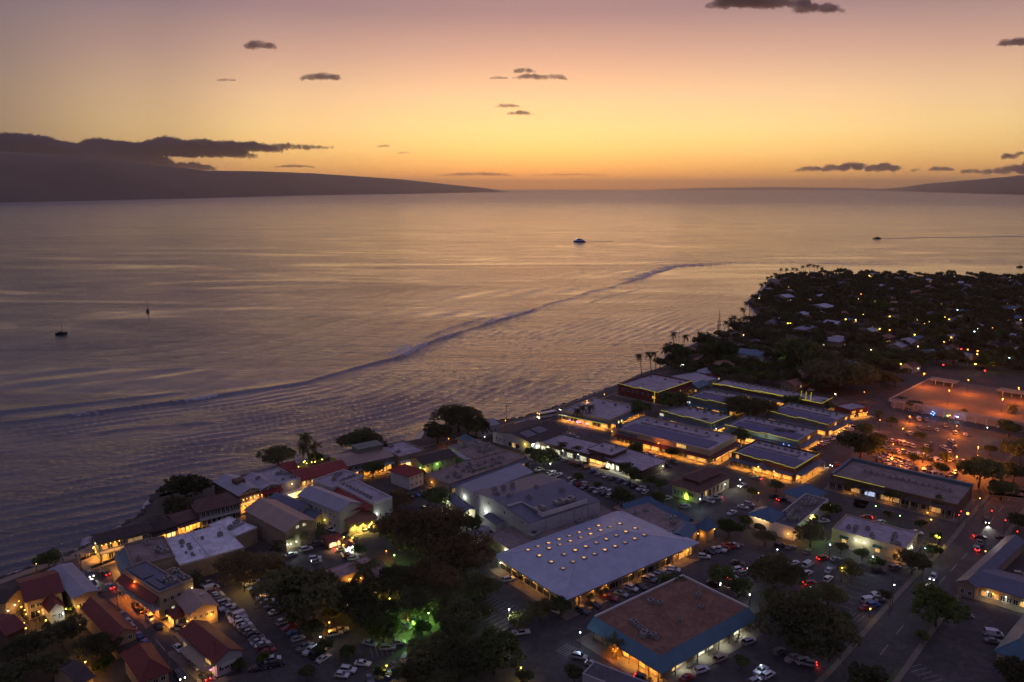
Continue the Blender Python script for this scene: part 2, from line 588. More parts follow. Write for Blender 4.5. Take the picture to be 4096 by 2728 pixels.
# ------------------------------------------------------------------ town: materials
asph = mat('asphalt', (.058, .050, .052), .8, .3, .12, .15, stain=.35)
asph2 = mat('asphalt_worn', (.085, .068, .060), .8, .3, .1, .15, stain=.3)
conc = mat('concrete_pavement', (.14, .115, .09), .85, .25, .4)
soil = mat('dark_ground', (.065, .052, .040), .95, .45, .05)
sandm = mat('beach_sand', (.20, .16, .12), .9, .3, .2)
rockm = mat('sea_rock', (.055, .048, .045), .85, .5, .4, .6, fine=1.2)
grassm = mat('lawn', (.055, .075, .026), .95, .4, .5)
paintm = mat('road_paint', (.30, .28, .27), .8, .3, 1.5)
ypaint = mat('yellow_paint', (.45, .26, .04), .8, .3, 1.5)
R_white = mat('roof_white_membrane', (.56, .55, .62), .6, .16, .12, stain=.28)
R_lav = mat('roof_pale_membrane', (.31, .28, .32), .7, .22, .12, stain=.28)
R_beige = mat('roof_beige_gravel', (.22, .17, .16), .9, .25, .15, stain=.28)
R_brown = mat('roof_brown_gravel', (.19, .10, .066), .95, .2, .15, stain=.28)
R_metal = seam_metal('roof_bare_metal', (.33, .35, .44), 'Y', .6)
R_grey = seam_metal('roof_grey_metal', (.24, .24, .28), 'X', .6)
R_tan = seam_metal('roof_tan_metal', (.27, .19, .16), 'X', .6)
R_slate = seam_metal('roof_slate_metal', (.085, .095, .14), 'Y', .6)
R_blue = seam_metal('roof_blue_metal', (.045, .10, .17), 'X', .6, .5)
R_teal = seam_metal('roof_teal_metal', (.055, .12, .165), 'X', .6, .5)
R_red = seam_metal('roof_red_metal', (.20, .024, .018), 'X', .6, .55, .1)
R_redy = seam_metal('roof_dark_red_metal', (.125, .022, .018), 'X', .6, .55, .1)
R_dark = mat('roof_dark_shingle', (.055, .040, .038), .9, .3, .5, .3)
R_brownred = mat('roof_brown_shingle', (.10, .05, .042), .9, .3, .5, .3)
R_terra = mat('roof_terracotta', (.22, .10, .07), .85, .25, .5, .3)
R_pink = mat('roof_pinkish_membrane', (.30, .20, .19), .85, .35, .2, stain=.28)
W_white = mat('wall_white', (.44, .42, .42), .85, .16, .3)
W_grey = mat('wall_pale_grey', (.32, .31, .33), .85, .16, .3)
W_cream = mat('wall_cream', (.36, .29, .19), .85, .16, .3)
W_tan = mat('wall_tan', (.25, .19, .13), .85, .18, .3)
W_green = mat('wall_grey_green', (.13, .15, .12), .85, .2, .3)
W_brown = mat('wall_dark_wood', (.09, .055, .04), .85, .25, .4)
W_red = mat('wall_barn_red', (.13, .03, .024), .85, .2, .4)
W_blue = mat('wall_slate_blue', (.10, .12, .17), .85, .2, .4)
trimm = mat('white_trim', (.46, .44, .42), .7, .1, .6)
woodm = mat('post_wood', (.10, .065, .045), .85, .3, .8)
darkm = mat('dark_metal', (.035, .035, .038), .55, .2, 1., metal=.3)
unitm = mat('unit_metal', (.24, .23, .23), .6, .25, .8, metal=.2)
fanm = mat('fan_grille', (.03, .03, .03), .7, .2, 2.)
panem = mat('dark_glass', (.02, .022, .028), .15, .2, 1., spec=.6)
solarm = mat('solar_glass', (.018, .024, .06), .22, .2, .8, spec=.6)
G_amber = glowmat('lit_amber_pane', (1., .46, .08), 1.5, .92)
G_warm = glowmat('lit_warm_pane', (1., .58, .17), 1.5, .92)
G_white = glowmat('lit_white_pane', (.95, .90, .60), 1.4, .92)
G_dim = glowmat('lit_dim_pane', (1., .60, .22), .45, .7)
G_green = glowmat('lit_green_panel', (.72, 1., .10), 2.6, .4)
G_string = glowmat('light_string_glow', (.80, .70, .03), 1.1, .5)
G_sky = glowmat('skylight_glow', (1., .52, .16), 1.0, .5)
R_field = mat('roof_dark_blue_membrane', (.085, .085, .165), .7, .2, .3)
BULB = {'amber': ((1., .50, .08), 6.), 'warm': ((1., .72, .32), 7.), 'white': ((.86, 1., .84), 8.), 'green': ((.45, 1., .25), 7.), 'sodium': ((1., .34, .04), 6.),
        'yellow': ((1., .78, .08), 7.), 'red': ((1., .03, .02), 6.), 'blue': ((.12, .30, 1.), 6.), 'cool': ((.62, .86, 1.), 8.), 'purple': ((.55, .16, 1.), 5.)}
LCOL = {'amber': (1., .42, .06), 'warm': (1., .60, .22), 'white': (.90, 1., .80), 'green': (.40, 1., .15), 'sodium': (1., .23, .015), 'yellow': (1., .72, .12),
        'red': (1., .03, .02), 'blue': (.15, .3, 1.), 'cool': (.65, .85, 1.), 'purple': (.55, .2, 1.)}
LP = 1.8


def bulbmat(c):
    return glowmat('bulb_' + c, *BULB[c])


def point(parent, loc, colr, power, r=.15):
    l = bpy.data.lights.new('lamp_light', 'POINT')
    l.energy, l.color, l.shadow_soft_size = power * LP, LCOL[colr], r
    o = bpy.data.objects.new('lamp_light', l)
    COL.objects.link(o)
    o.parent, o.location = parent, loc
    return o


def strip(parent, loc, sx, sy, colr, power, rot=(0, 0, 0)):
    l = bpy.data.lights.new('strip_light', 'AREA')
    l.shape, l.size, l.size_y, l.energy, l.color = 'RECTANGLE', max(.2, sx), max(.2, sy), power * LP, LCOL[colr]
    l.spread = math.radians(150)
    o = bpy.data.objects.new('strip_light', l)
    COL.objects.link(o)
    o.parent, o.location, o.rotation_euler = parent, loc, rot
    return o


CACHE = {}


def cached(key, fn):
    if key not in CACHE:
        CACHE[key] = fn()
    return CACHE[key]


# ------------------------------------------------------------------ buildings
def ang_fit(A, B, C, z, D=None):
    b = at(B, z)
    a = at(A, z)
    c = at(C, z) if C else b + at(D, z) - a
    u, v = c - b, a - b
    a1, a2 = math.atan2(u.y, u.x), math.atan2(v.y, v.x) - PI / 2
    dlt = (a2 - a1 + PI) % (2 * PI) - PI
    w = v.length / (u.length + v.length)
    return b, a1 + dlt * w, u.length, v.length


class Bld:
    """a building from three picked roof corners: A far-left, B nearest, C far-right, all at eave height z.
    local x runs B to C, local y runs B to A. Faces: F (y = 0), L (x = 0), R (x = l), K (y = w)"""

    def __init__(s, name, label, A, B, C, z, D=None, cat='building', group=None):
        b, s.ang, s.l, s.w = ang_fit(A, B, C, z, D)
        s.z = z
        s.e = thing(name, label, cat, (b.x, b.y, 0), s.ang, group)
        s.rng = random.Random(label)

    def walls(s, m, z0=0., z1=None, name='wall'):
        s.wm = m
        MB().box(0, 0, z0, s.l, s.w, (s.z if z1 is None else z1) - .01).build(name, m, s.e)
        return s

    def flat(s, m, par=.6, pm=None, t=.35, over=0.):
        o = over
        MB().box(-o + t, -o + t, s.z, s.l + o - t, s.w + o - t, s.z + .08).build('roof', m, s.e)
        if par:
            mb = MB()
            x0, y0, x1, y1, z0, z1 = -o - .05, -o - .05, s.l + o + .05, s.w + o + .05, s.z - .25, s.z + par
            mb.box(x0, y0, z0, x1, y0 + t, z1).box(x0, y1 - t, z0, x1, y1, z1)
            mb.box(x0, y0 + t, z0, x0 + t, y1 - t, z1).box(x1 - t, y0 + t, z0, x1, y1 - t, z1)
            mb.build('parapet', pm or s.wm, s.e)
        s.par = par
        return s

    def gable(s, axis, rise, m, over=.7, t=.18, gm=None, off=.5):
        """ridge runs along local axis 'x' or 'y'; off = where the ridge sits across (0..1)"""
        z, o = s.z, over
        if axis == 'x':
            y = s.w * off
            for (ya, yb, n) in ((0, y, -1), (s.w, y, 1)):
                k = rise / abs(yb - ya) * o
                q = [(-o, ya + n * o, z - k), (s.l + o, ya + n * o, z - k), (s.l + o, yb, z + rise), (-o, yb, z + rise)]
                MB().slab([(a, b, c + t) for a, b, c in (q if n < 0 else q[::-1])], t).build('roof', m, s.e)
            for x in (0.02, s.l - .02):
                MB().poly([(x, 0, z - .02), (x, s.w, z - .02), (x, y, z + rise)]).build('gable_wall', gm or s.wm, s.e)
        else:
            x = s.l * off
            for (xa, xb, n) in ((0, x, -1), (s.l, x, 1)):
                k = rise / abs(xb - xa) * o
                q = [(xa + n * o, -o, z - k), (xb, -o, z + rise), (xb, s.w + o, z + rise), (xa + n * o, s.w + o, z - k)]
                MB().slab([(a, b, c + t) for a, b, c in (q if n < 0 else q[::-1])], t).build('roof', m, s.e)
            for y in (0.02, s.w - .02):
                MB().poly([(0, y, z - .02), (s.l, y, z - .02), (x, y, z + rise)]).build('gable_wall', gm or s.wm, s.e)
        s.rise, s.axis = rise, axis
        return s

    def hip(s, rise, m, over=.8, run=None, t=.18, name='roof'):
        o, z = over, s.z
        l, w = s.l, s.w
        h = run if run is not None else min(l, w) / 2
        k = rise / max(.1, min(l, w) / 2) * o
        c = [(-o, -o, z - k + t), (l + o, -o, z - k + t), (l + o, w + o, z - k + t), (-o, w + o, z - k + t)]
        if l >= w:
            r0, r1 = (min(h, l / 2), w / 2, z + rise + t), (max(l - h, l / 2), w / 2, z + rise + t)
            fs = [[c[0], c[1], r1, r0], [c[1], c[2], r1], [c[2], c[3], r0, r1], [c[3], c[0], r0]]
        else:
            r0, r1 = (l / 2, min(h, w / 2), z + rise + t), (l / 2, max(w - h, w / 2), z + rise + t)
            fs = [[c[0], c[1], r0], [c[1], c[2], r1, r0], [c[2], c[3], r1], [c[3], c[0], r0, r1]]
        mb = MB()
        for f in fs:
            mb.poly(f)
        mb.poly([(x, y, zz - t) for x, y, zz in c[::-1]])
        for i in range(4):
            a, b = c[i], c[(i + 1) % 4]
            mb.poly([(a[0], a[1], a[2] - t), (b[0], b[1], b[2] - t), b, a])
        mb.build(name, m, s.e)
        rm = MB()
        rm.tube(r0, r1, .14)
        for a, b in ((c[0], r0), (c[3], r0 if l >= w else r1), (c[1], r1 if l >= w else r0), (c[2], r1)):
            rm.tube(a, b, .12, n=5)
        rm.build('ridge_cap', m, s.e)
        return s

    def fl(s, f):
        return s.l if f in 'FK' else s.w

    def fp(s, f, d, out, z):
        return {'F': (d, -out, z), 'L': (-out, d, z), 'R': (s.l + out, d, z), 'K': (d, s.w + out, z)}[f]

    def fr(s, f):
        return {'F': 0., 'L': -PI / 2, 'R': PI / 2, 'K': PI}[f]

    def win(s, f, ds, z, w=1.2, h=1.4, m=None, lit=0., name='window'):
        """windows at distances ds along face f; each a frame with a pane"""
        for d in ds:
            mm = m or panem
            if lit and s.rng.random() < lit:
                mm = s.rng.choice((G_warm, G_amber, G_white, G_dim))
            fm = cached(('wf', round(w, 2), round(h, 2)), lambda: MB().box(-w / 2 - .12, -.09, -.12, w / 2 + .12, 0, 0).box(-w / 2 - .12, -.09, h, w / 2 + .12, 0, h + .12)
                        .box(-w / 2 - .12, -.09, 0, -w / 2, 0, h).box(w / 2, -.09, 0, w / 2 + .12, 0, h).box(-.04, -.08, 0, .04, 0, h).mesh('window', trimm))
            pm = cached(('wp', round(w, 2), round(h, 2), mm.name), lambda: MB().box(-w / 2, -.03, 0, w / 2, -.01, h).mesh('pane', mm))
            o = link(name, fm, s.e, s.fp(f, d, .012, z), s.fr(f))
            link('pane', pm, o)
        return s

    def row(s, f, n, z, w=1.2, h=1.4, m=None, lit=0., t0=.06, t1=.94, name='window'):
        L = s.fl(f)
        ds = [L * (t0 + (t1 - t0) * (i + .5) / n) for i in range(n)]
        return s.win(f, ds, z, w, h, m, lit, name)

    def shop(s, f, n, z=.4, h=2.4, m=None, t0=.03, t1=.97, gap=.35):
        L = s.fl(f)
        w = L * (t1 - t0) / n - gap - .24
        mms = m if isinstance(m, (list, tuple)) else [m or G_amber]
        for i in range(n):
            s.win(f, [L * (t0 + (t1 - t0) * (i + .5) / n)], z, w, h, s.rng.choice(mms), name='shop_window')
        return s

    def door(s, f, d, w=1.1, h=2.2, m=None):
        fm = cached(('door', w, h, (m or woodm).name), lambda: MB().box(-w / 2 - .1, -.08, 0, -w / 2, 0, h).box(w / 2, -.08, 0, w / 2 + .1, 0, h)
                    .box(-w / 2 - .1, -.08, h, w / 2 + .1, 0, h + .1).box(-w / 2, -.04, 0, w / 2, -.01, h, 1).mesh('door', [trimm, m or woodm]))
        link('door', fm, s.e, s.fp(f, d, .012, .02), s.fr(f))
        return s

    def awn(s, f, z, out, drop, m, t0=0., t1=1., posts=0, name='awning', ext=0., pm=None):
        """sloping canopy along face f, top at z against the wall"""
        L = s.fl(f)
        a, b = L * t0 - ext, L * t1 + ext
        q = [s.fp(f, a, .01, z), s.fp(f, b, .01, z), s.fp(f, b, out, z - drop), s.fp(f, a, out, z - drop)]
        if f in 'FR':
            q = q[::-1]
        if f == 'R':
            q = q[::-1]
        if f == 'L':
            q = q
        mb = MB().slab(q, .14)
        o = mb.build(name, m, s.e)
        bm = bmesh.new()
        bm.from_mesh(o.data)
        bmesh.ops.recalc_face_normals(bm, faces=bm.faces)
        bm.to_mesh(o.data)
        bm.free()
        if posts:
            pmh = z - drop - .1
            me = cached(('post', round(pmh, 2), (pm or trimm).name), lambda: MB().box(-.1, -.1, 0, .1, .1, pmh).box(-.16, -.16, 0, .16, .16, .3).mesh('post', pm or trimm))
            for i in range(posts):
                d = a + .3 + (b - a - .6) * i / max(1, posts - 1)
                link('post', me, s.e, s.fp(f, d, out - .25, 0))
        return s

    def gallery(s, f, z, out, n, m=None, t0=0., t1=1., h=1.):
        """a balcony floor with its railing: top rail, bottom rail, balusters"""
        L = s.fl(f)
        a, b = L * t0, L * t1
        p0, p1 = s.fp(f, a, 0.01, z), s.fp(f, b, out, z)
        x0, x1, y0, y1 = min(p0[0], p1[0]), max(p0[0], p1[0]), min(p0[1], p1[1]), max(p0[1], p1[1])
        o = MB().box(x0, y0, z - .22, x1, y1, z).build('balcony', m or trimm, s.e)
        mb = MB()
        for hh in (.12, h):
            mb.tube(s.fp(f, a, out - .06, z + hh), s.fp(f, b, out - .06, z + hh), .05, n=4)
        nb = int((b - a) / .45)
        for i in range(nb + 1):
            d = a + (b - a) * i / nb
            mb.tube(s.fp(f, d, out - .06, z), s.fp(f, d, out - .06, z + h), .03, n=4)
        mb.build('railing', m or trimm, o)
        me = cached(('gpost', round(z, 2)), lambda: MB().box(-.09, -.09, 0, .09, .09, z - .23).mesh('post', trimm))
        me2 = cached(('gpost2',), lambda: MB().box(-.07, -.07, 0, .07, .07, 2.5).mesh('post', trimm))
        for i in range(n):
            d = a + .2 + (b - a - .4) * i / max(1, n - 1)
            link('post', me, s.e, s.fp(f, d, out - .15, 0))
            link('post', me2, s.e, s.fp(f, d, out - .15, z))
        return s

    def lamps(s, f, n, z, out, c='amber', power=300, t0=.03, t1=.97, strip_w=.5, r=.16):
        """lamps under the eaves of a face and the light they throw"""
        L = s.fl(f)
        me = cached(('bulb', c, r), lambda: MB().ball((0, 0, 0), r, 8).mesh('lamp', bulbmat(c)))
        for i in range(n):
            link('lamp', me, s.e, s.fp(f, L * (t0 + (t1 - t0) * (i + .5) / n), out, z))
        for i in range(n):                             # each lamp throws its own pool
            q = s.fp(f, L * (t0 + (t1 - t0) * (i + .5) / n), out, z - r - .12)
            l = bpy.data.lights.new('lamp_light', 'SPOT')
            l.energy, l.color, l.spot_size, l.spot_blend, l.shadow_soft_size = power * LP / n * 3.2, LCOL[c], math.radians(150), .8, .1
            lo = bpy.data.objects.new('lamp_light', l)
            COL.objects.link(lo)
            lo.parent, lo.location = s.e, q
        return s

    def lamp(s, f, d, z, out=.35, c='warm', power=120, r=.2):
        me = cached(('bulb', c, r), lambda: MB().ball((0, 0, 0), r, 8).mesh('lamp', bulbmat(c)))
        link('lamp', me, s.e, s.fp(f, d, out, z))
        point(s.e, s.fp(f, d, out + .9, z - r - .2), c, power * .6)
        return s

    def string(s, f, z, t0=0., t1=1., out=.08, steps=0, r=.07):
        """a string of small lights along the parapet; steps = how often it jumps"""
        L = s.fl(f)
        mb = MB()
        a, b = L * t0, L * t1
        n = max(1, steps + 1)
        for i in range(n):
            zz = z + (.3 * (i % 3 - 1) if steps else 0)
            p, q = s.fp(f, a + (b - a) * i / n, out, zz), s.fp(f, a + (b - a) * (i + 1) / n, out, zz)
            mb.tube(p, q, r, n=4)
        mb.build('light_string', G_string, s.e)
        return s

    def local(s, p, z):
        """picked pixel at height z -> local x, y"""
        g = at(p, z) - s.e.location
        c, sn = math.cos(-s.ang), math.sin(-s.ang)
        return g.x * c - g.y * sn, g.x * sn + g.y * c

    def unit(s, x, y, z, sx=1.8, sy=1.4, h=1.1):
        o = MB().box(-sx / 2, -sy / 2, .12, sx / 2, sy / 2, h).box(-sx / 2 + .1, -sy / 2 + .1, 0, sx / 2 - .1, sy / 2 - .1, .12).build('rooftop_unit', unitm, s.e, (x, y, z), s.rng.choice((0, 0, .3)))
        MB().tube((0, 0, h), (0, 0, h + .14), min(sx, sy) * .36, n=10).build('fan', fanm, o)
        return s

    def units(s, n, z=None, x0=.15, x1=.85, y0=.15, y1=.85, big=1.):
        z = (s.z + .09) if z is None else z
        for _ in range(n):
            s.unit(s.l * s.rng.uniform(x0, x1), s.w * s.rng.uniform(y0, y1), z, s.rng.uniform(1., 2.6) * big, s.rng.uniform(.9, 1.7) * big, s.rng.uniform(.7, 1.4) * big)
        return s

    def unitrow(s, p, q, n, sz=1.2, h=.9):
        """a line of rooftop units between two fractions of the roof"""
        for i in range(n):
            t = i / max(1, n - 1)
            s.unit(s.l * (p[0] + (q[0] - p[0]) * t), s.w * (p[1] + (q[1] - p[1]) * t), s.z + .09, sz * s.rng.uniform(.7, 1.2), sz * s.rng.uniform(.7, 1.1), h * s.rng.uniform(.7, 1.3))
        return s

    def pipes(s, n, z=None):
        z = (s.z + .09) if z is None else z
        me = cached(('vent',), lambda: MB().tube((0, 0, 0), (0, 0, .7), .12).tube((0, 0, .7), (0, 0, .85), .2).mesh('vent_pipe', unitm))
        for _ in range(n):
            link('vent_pipe', me, s.e, (s.l * s.rng.uniform(.08, .92), s.w * s.rng.uniform(.08, .92), z))
        return s

    def solar(s, x0, y0, x1, y1, nx, ny, z, slope=.0, axis='y'):
        w, h = (x1 - x0) / nx - .08, (y1 - y0) / ny - .08
        me = cached(('pv', round(w, 2), round(h, 2)), lambda: MB().box(0, 0, 0, w, h, .06).mesh('solar_panel', solarm))
        for i in range(nx):
            for j in range(ny):
                o = link('solar_panel', me, s.e, (x0 + i * (w + .08), y0 + j * (h + .08), z + (slope * j * (h + .08) if axis == 'y' else slope * i * (w + .08))))
                if slope:
                    o.rotation_euler = (math.atan(slope), 0, 0) if axis == 'y' else (0, -math.atan(slope), 0)
        return s

    def sign(s, f, d, z, w, h, m, out=.2, label=None):
        o = MB().box(-w / 2, -.1, 0, w / 2, 0, h).build('sign', m, s.e, s.fp(f, d, out, z), s.fr(f))
        if label:
            o['label'] = label
        return o

    def pediment(s, f, d, w, z, h, m):
        """raised stepped front above the parapet"""
        MB().prism([(-w / 2, -.18), (w / 2, -.18), (w / 2, .18), (-w / 2, .18)], 0, h * .6).box(-w / 4, -.18, h * .6, w / 4, .18, h).build('raised_front', m, s.e, s.fp(f, d, -.2, z), s.fr(f))
        return s
# ------------------------------------------------------------------ land
sp = [at(p)[:2] for p in SHORE]
land_pts = sp + [(2600, -600), (-900, -600)]


def sheet(name, pts, z, m, label=None, t=None, kind='structure'):
    bm = bmesh.new()
    vs_ = [bm.verts.new((p[0], p[1], z)) for p in pts]
    f = bm.faces.new(vs_)
    f.normal_update()
    if f.normal.z < 0:
        f.normal_flip()
    if t:
        r = bmesh.ops.extrude_face_region(bm, geom=[f])
        for v in r['geom']:
            if isinstance(v, bmesh.types.BMVert):
                v.co.z = z - t
        bmesh.ops.recalc_face_normals(bm, faces=bm.faces)
    bmesh.ops.triangulate(bm, faces=[f for f in bm.faces if len(f.verts) > 4])
    me = bpy.data.meshes.new(name)
    bm.to_mesh(me)
    bm.free()
    me.materials.append(m)
    o = link(name, me)
    tag(o, label, None, None, kind)
    return o


LAND = sheet('ground', land_pts, 0., soil, 'dark town ground behind the sea wall', 12.)
sheet('beach', [at(p)[:2] for p in (K1(-200, 800), K1(0, 742), K1(200, 668), K1(480, 572), K1(600, 525), K1(742, 455), K1(775, 500), K1(600, 575), K1(480, 612), K1(200, 705), K1(0, 780), K1(-200, 850))], .012, sandm, 'strip of sand at the end of the street')
ROCKS = MB()
_r = random.Random(5)
for seg, n in ((SHORE[8:16], 170), (SHORE[2:7], 60), (SHORE[26:36], 160)):
    for i in range(n):
        t = _r.random() * (len(seg) - 1)
        a, b = at(seg[int(t)]), at(seg[min(int(t) + 1, len(seg) - 1)])
        c = a.lerp(b, t - int(t))
        rr = _r.uniform(.5, 1.7)
        c += Vector((_r.uniform(-2.2, .4), _r.uniform(-.2, 2.2), 0))
        ROCKS.ball((c.x, c.y, -1.0 + _r.uniform(-.3, .6)), rr, 7, 0, _r.uniform(.5, .9))
tag(ROCKS.build('shore_rocks', rockm), 'dark boulders along the waterline', 'rocks', None, 'stuff')


def px(*ps):
    return [at(p)[:2] for p in ps]


LOTS = [sheet('parking_lot', px((830, 2330), (880, 2240), (1250, 2150), (1480, 1985), (2060, 1850), (2230, 1775), (2680, 1945), (3220, 2010), (3700, 2110), (4250, 2330), (4400, 2800), (1700, 2950), (850, 2900), (780, 2500)), .02, asph, 'dark asphalt of the shopping blocks'),
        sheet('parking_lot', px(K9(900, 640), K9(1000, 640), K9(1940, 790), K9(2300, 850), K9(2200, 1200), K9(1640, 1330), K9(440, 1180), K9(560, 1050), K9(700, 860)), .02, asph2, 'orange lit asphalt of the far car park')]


def road(name, pts, width, label, walk=0., line=None, m=asph, z=.04):
    P = [Vector((at(p)[0], at(p)[1], 0)) for p in pts]
    # resample
    Q = []
    for a, b in zip(P[:-1], P[1:]):
        n = max(1, int((b - a).length / 6))
        Q += [a.lerp(b, i / n) for i in range(n)]
    Q.append(P[-1])
    for _ in range(3):
        Q = [Q[0]] + [(Q[i - 1] + Q[i] * 2 + Q[i + 1]) / 4 for i in range(1, len(Q) - 1)] + [Q[-1]]
    N = []
    for i in range(len(Q)):
        d = (Q[min(i + 1, len(Q) - 1)] - Q[max(i - 1, 0)]).normalized()
        N.append(Vector((-d.y, d.x, 0)))

    def strip_mesh(o0, o1, z0, z1=None):
        mb = MB()
        for i in range(len(Q) - 1):
            a, b, c, d = Q[i] + N[i] * o0, Q[i + 1] + N[i + 1] * o0, Q[i + 1] + N[i + 1] * o1, Q[i] + N[i] * o1
            q = [(v.x, v.y, z0) for v in (a, b, c, d)]
            if o1 > o0:
                q = q[::-1] if False else q
            if z1 is None:
                mb.poly(q)
            else:
                mb.slab([(v[0], v[1], z1) for v in q], z1 - z0)
        return mb
    o = strip_mesh(-width / 2, width / 2, z).build(name, m)
    tag(o, label, None, None, 'structure')
    if walk:
        for sgn in (-1, 1):
            w = strip_mesh(sgn * width / 2, sgn * (width / 2 + walk), .0, .15).build('pavement', conc)
            tag(w, None, None, None, 'structure')
    if line:
        acc = 0
        k = 0
        for i in range(0, len(Q) - 1):
            if i % 2 == 0 or line == 'solid':
                a, b = Q[i], Q[i + 1]
                nn = N[i]
                mb = MB().poly([(a.x - nn.x * .09, a.y - nn.y * .09, z + .02), (b.x - nn.x * .09, b.y - nn.y * .09, z + .02), (b.x + nn.x * .09, b.y + nn.y * .09, z + .02), (a.x + nn.x * .09, a.y + nn.y * .09, z + .02)])
                mb.build('road_marking', paintm, o)
    return Q, N


road('street', [K1(690, 615), K1(830, 575), K1(1200, 415), K1(1620, 300), K2(700, 800), K2(1070, 665), K2(1260, 600), K2(1600, 480), K2(1720, 500), K2(1900, 425), K4(160, 605), K4(420, 560), K4(690, 480), K4(920, 405), K4(1150, 350), K4(1330, 272), K4(1600, 172), K4(1800, 92), K6(400, 392), K10(430, 1112), K10(560, 1078), K10(700, 1034), K10(850, 975), K10(1000, 930)], 7.5,
     'narrow shore street behind the waterfront shops', 1.8, None)
road('street', [K1(800, 640), K1(875, 790), K1(1000, 930), K1(1110, 1050), K1(1330, 1320), K1(1500, 1500), K1(1650, 1650)], 9.5, 'street running from the beach down to the bottom edge', 2.2, 'dash')
road('street', [K4(1300, 350), KA(270, 850), KA(1200, 1080), KA(2000, 1330), KB(300, 1330), KB(900, 1470), K9(330, 1330), K9(560, 1405), K9(820, 1468), K8(560, 105), K8(1000, 205), K8(1480, 300)], 10., 'cross street between the outlet blocks and the flat roofs', 0, 'dash')
road('highway', [K8(330, 1900), K8(560, 1700), K8(720, 1530), K8(1040, 1110), K8(1330, 770), K8(1600, 490), K8(1730, 290), K8(1850, 150), K8(1970, 0), K9(1830, 1390), K9(1990, 1160), K9(2300, 800)], 13., 'wide main road climbing the right side', 1.6, 'dash')
road('street', [K9(1250, 310), K9(1000, 470), K9(840, 640), K9(690, 850), K9(530, 1040), K9(330, 1240)], 10., 'street between the outlet blocks and the orange car park', 0, None)
sheet('ground_grass', px(K8(900, 1568), K8(1000, 1440), K8(1120, 1410), K8(1020, 1568)), .06, grassm, 'green verge at the bottom right')


def pad(b, mF=2.5, mL=2.5, mR=1., mK=1., z=.15):
    MB().box(-mL, -mF, 0, b.l + mR, b.w + mK, z).build('pavement', conc, b.e)


# ------------------------------------------------------------------ waterfront, left
b = Bld('waterfront_restaurant', 'long dark-roofed two-storey restaurant with lit balcony at the beach end', K1(728, 388), K1(795, 448), K1(1212, 345), 7.2)
b.walls(W_green).gable('x', 1.5, R_dark, .9).gallery('F', 3.7, 2.2, 9).row('F', 9, 4.4, 1.6, 1.3, None, .35).shop('F', 8, .3, 2.4, [G_amber, panem, G_amber, panem])
b.lamps('F', 10, 3.2, 1.3, 'amber', 800).lamps('F', 5, 6.4, .9, 'amber', 160, .0, .42).lamp('L', 2, 6.6, .6, 'warm', 200).row('L', 3, 4.4, 1.2, 1.3, None, .6)
b.lamps('L', 2, 3.2, .8, 'amber', 500)
pad(b, 4.5, 6)
b = Bld('hip_roof_shop', 'dark hip-roofed shop between the balcony restaurant and the lit pavilions', K1(1125, 285), K1(1215, 352), K1(1420, 295), 5.)
b.walls(W_green).hip(3., R_dark, .9).shop('F', 5, .3, 2.5, [G_warm, G_amber, G_white]).lamps('F', 5, 3.2, 1.1, 'amber', 650).awn('F', 3.9, 2.2, .7, R_dark, posts=5)
pad(b, 4)
b = Bld('open_pavilion', 'brightly lit open restaurant pavilion beside the dark shore tree', K1(1335, 222), K1(1425, 292), K1(1605, 232), 4.4)
b.walls(W_tan).gable('x', 1.6, R_brownred, .8).shop('F', 6, .2, 2.8, [G_warm, G_amber]).lamps('F', 6, 3.4, 1.4, 'amber', 900).lamps('K', 5, 3.6, .9, 'warm', 500).awn('F', 3.9, 2.4, .6, R_brownred, posts=6)
pad(b, 4)
b = Bld('gallery_building', 'brown two-storey gallery building with a rust hip roof on the shore', K1(1510, 115), K1(1602, 192), K1(1932, 122), 7.)
b.walls(W_green).hip(2.4, R_brownred, 1.).gallery('F', 3.7, 1.9, 9, trimm).row('F', 9, 4.3, 1.1, 1.9).row('F', 7, .7, 1.7, 2., None, .3).door('F', 9.5)
pad(b, 3)
b = Bld('truss_front_restaurant', 'grey restaurant with white truss gable and lamp-lit balcony', K2(545, 548), K2(715, 668), K2(888, 605), 8.)
b.walls(W_brown).gable('y', 1.9, R_grey, .5).gallery('F', 4., 2., 5).shop('F', 5, 4.3, 1.9, [G_dim, panem]).shop('F', 4, .3, 2.6, [G_amber]).lamps('F', 6, 3.3, 1.2, 'amber', 800).lamps('F', 6, 6.2, 1.5, 'amber', 420, r=.2)
mb = MB()
for (x0, z0, x1, z1) in ((0, 8, b.l / 2, 9.9), (b.l, 8, b.l / 2, 9.9), (0, 8, b.l, 8), (b.l / 2, 8, b.l / 2, 9.9), (b.l / 4, 8, b.l / 2, 9.), (b.l * .75, 8, b.l / 2, 9.), (b.l / 4, 8, b.l / 4, 8.95), (b.l * .75, 8, b.l * .75, 8.95)):
    mb.tube((x0, -.55, z0), (x1, -.55, z1), .09, n=4)
mb.build('truss', trimm, b.e)
MB().box(3, b.w * .35, 0, 7, b.w * .35 + 4, 2.6).build('roof_lantern', W_brown, b.e, (0, 0, 8.4))
pad(b, 3)
b = Bld('red_awning_gallery', 'grey-roofed shop with brick gable and dark red awning', K2(755, 530), K2(890, 628), K2(1050, 578), 8.)
b.walls(mat('wall_brick_brown', (.17, .09, .06), .85, .2, .5)).gable('y', 1.4, R_lav, .3).awn('F', 7.2, 1.9, .9, R_red).gallery('F', 3.8, 1.7, 5).row('F', 6, 4.3, 1.2, 1.7).shop('F', 5, .3, 2.5, [G_warm, G_amber]).lamps('F', 5, 3.2, 1.2, 'warm', 500)
mb = MB()
for x0, z0, x1, z1 in ((b.l * .28, 7.6, b.l * .5, 9.7), (b.l * .72, 7.6, b.l * .5, 9.7)):
    mb.tube((x0, -.5, z0), (x1, -.5, z1), .16, n=4)
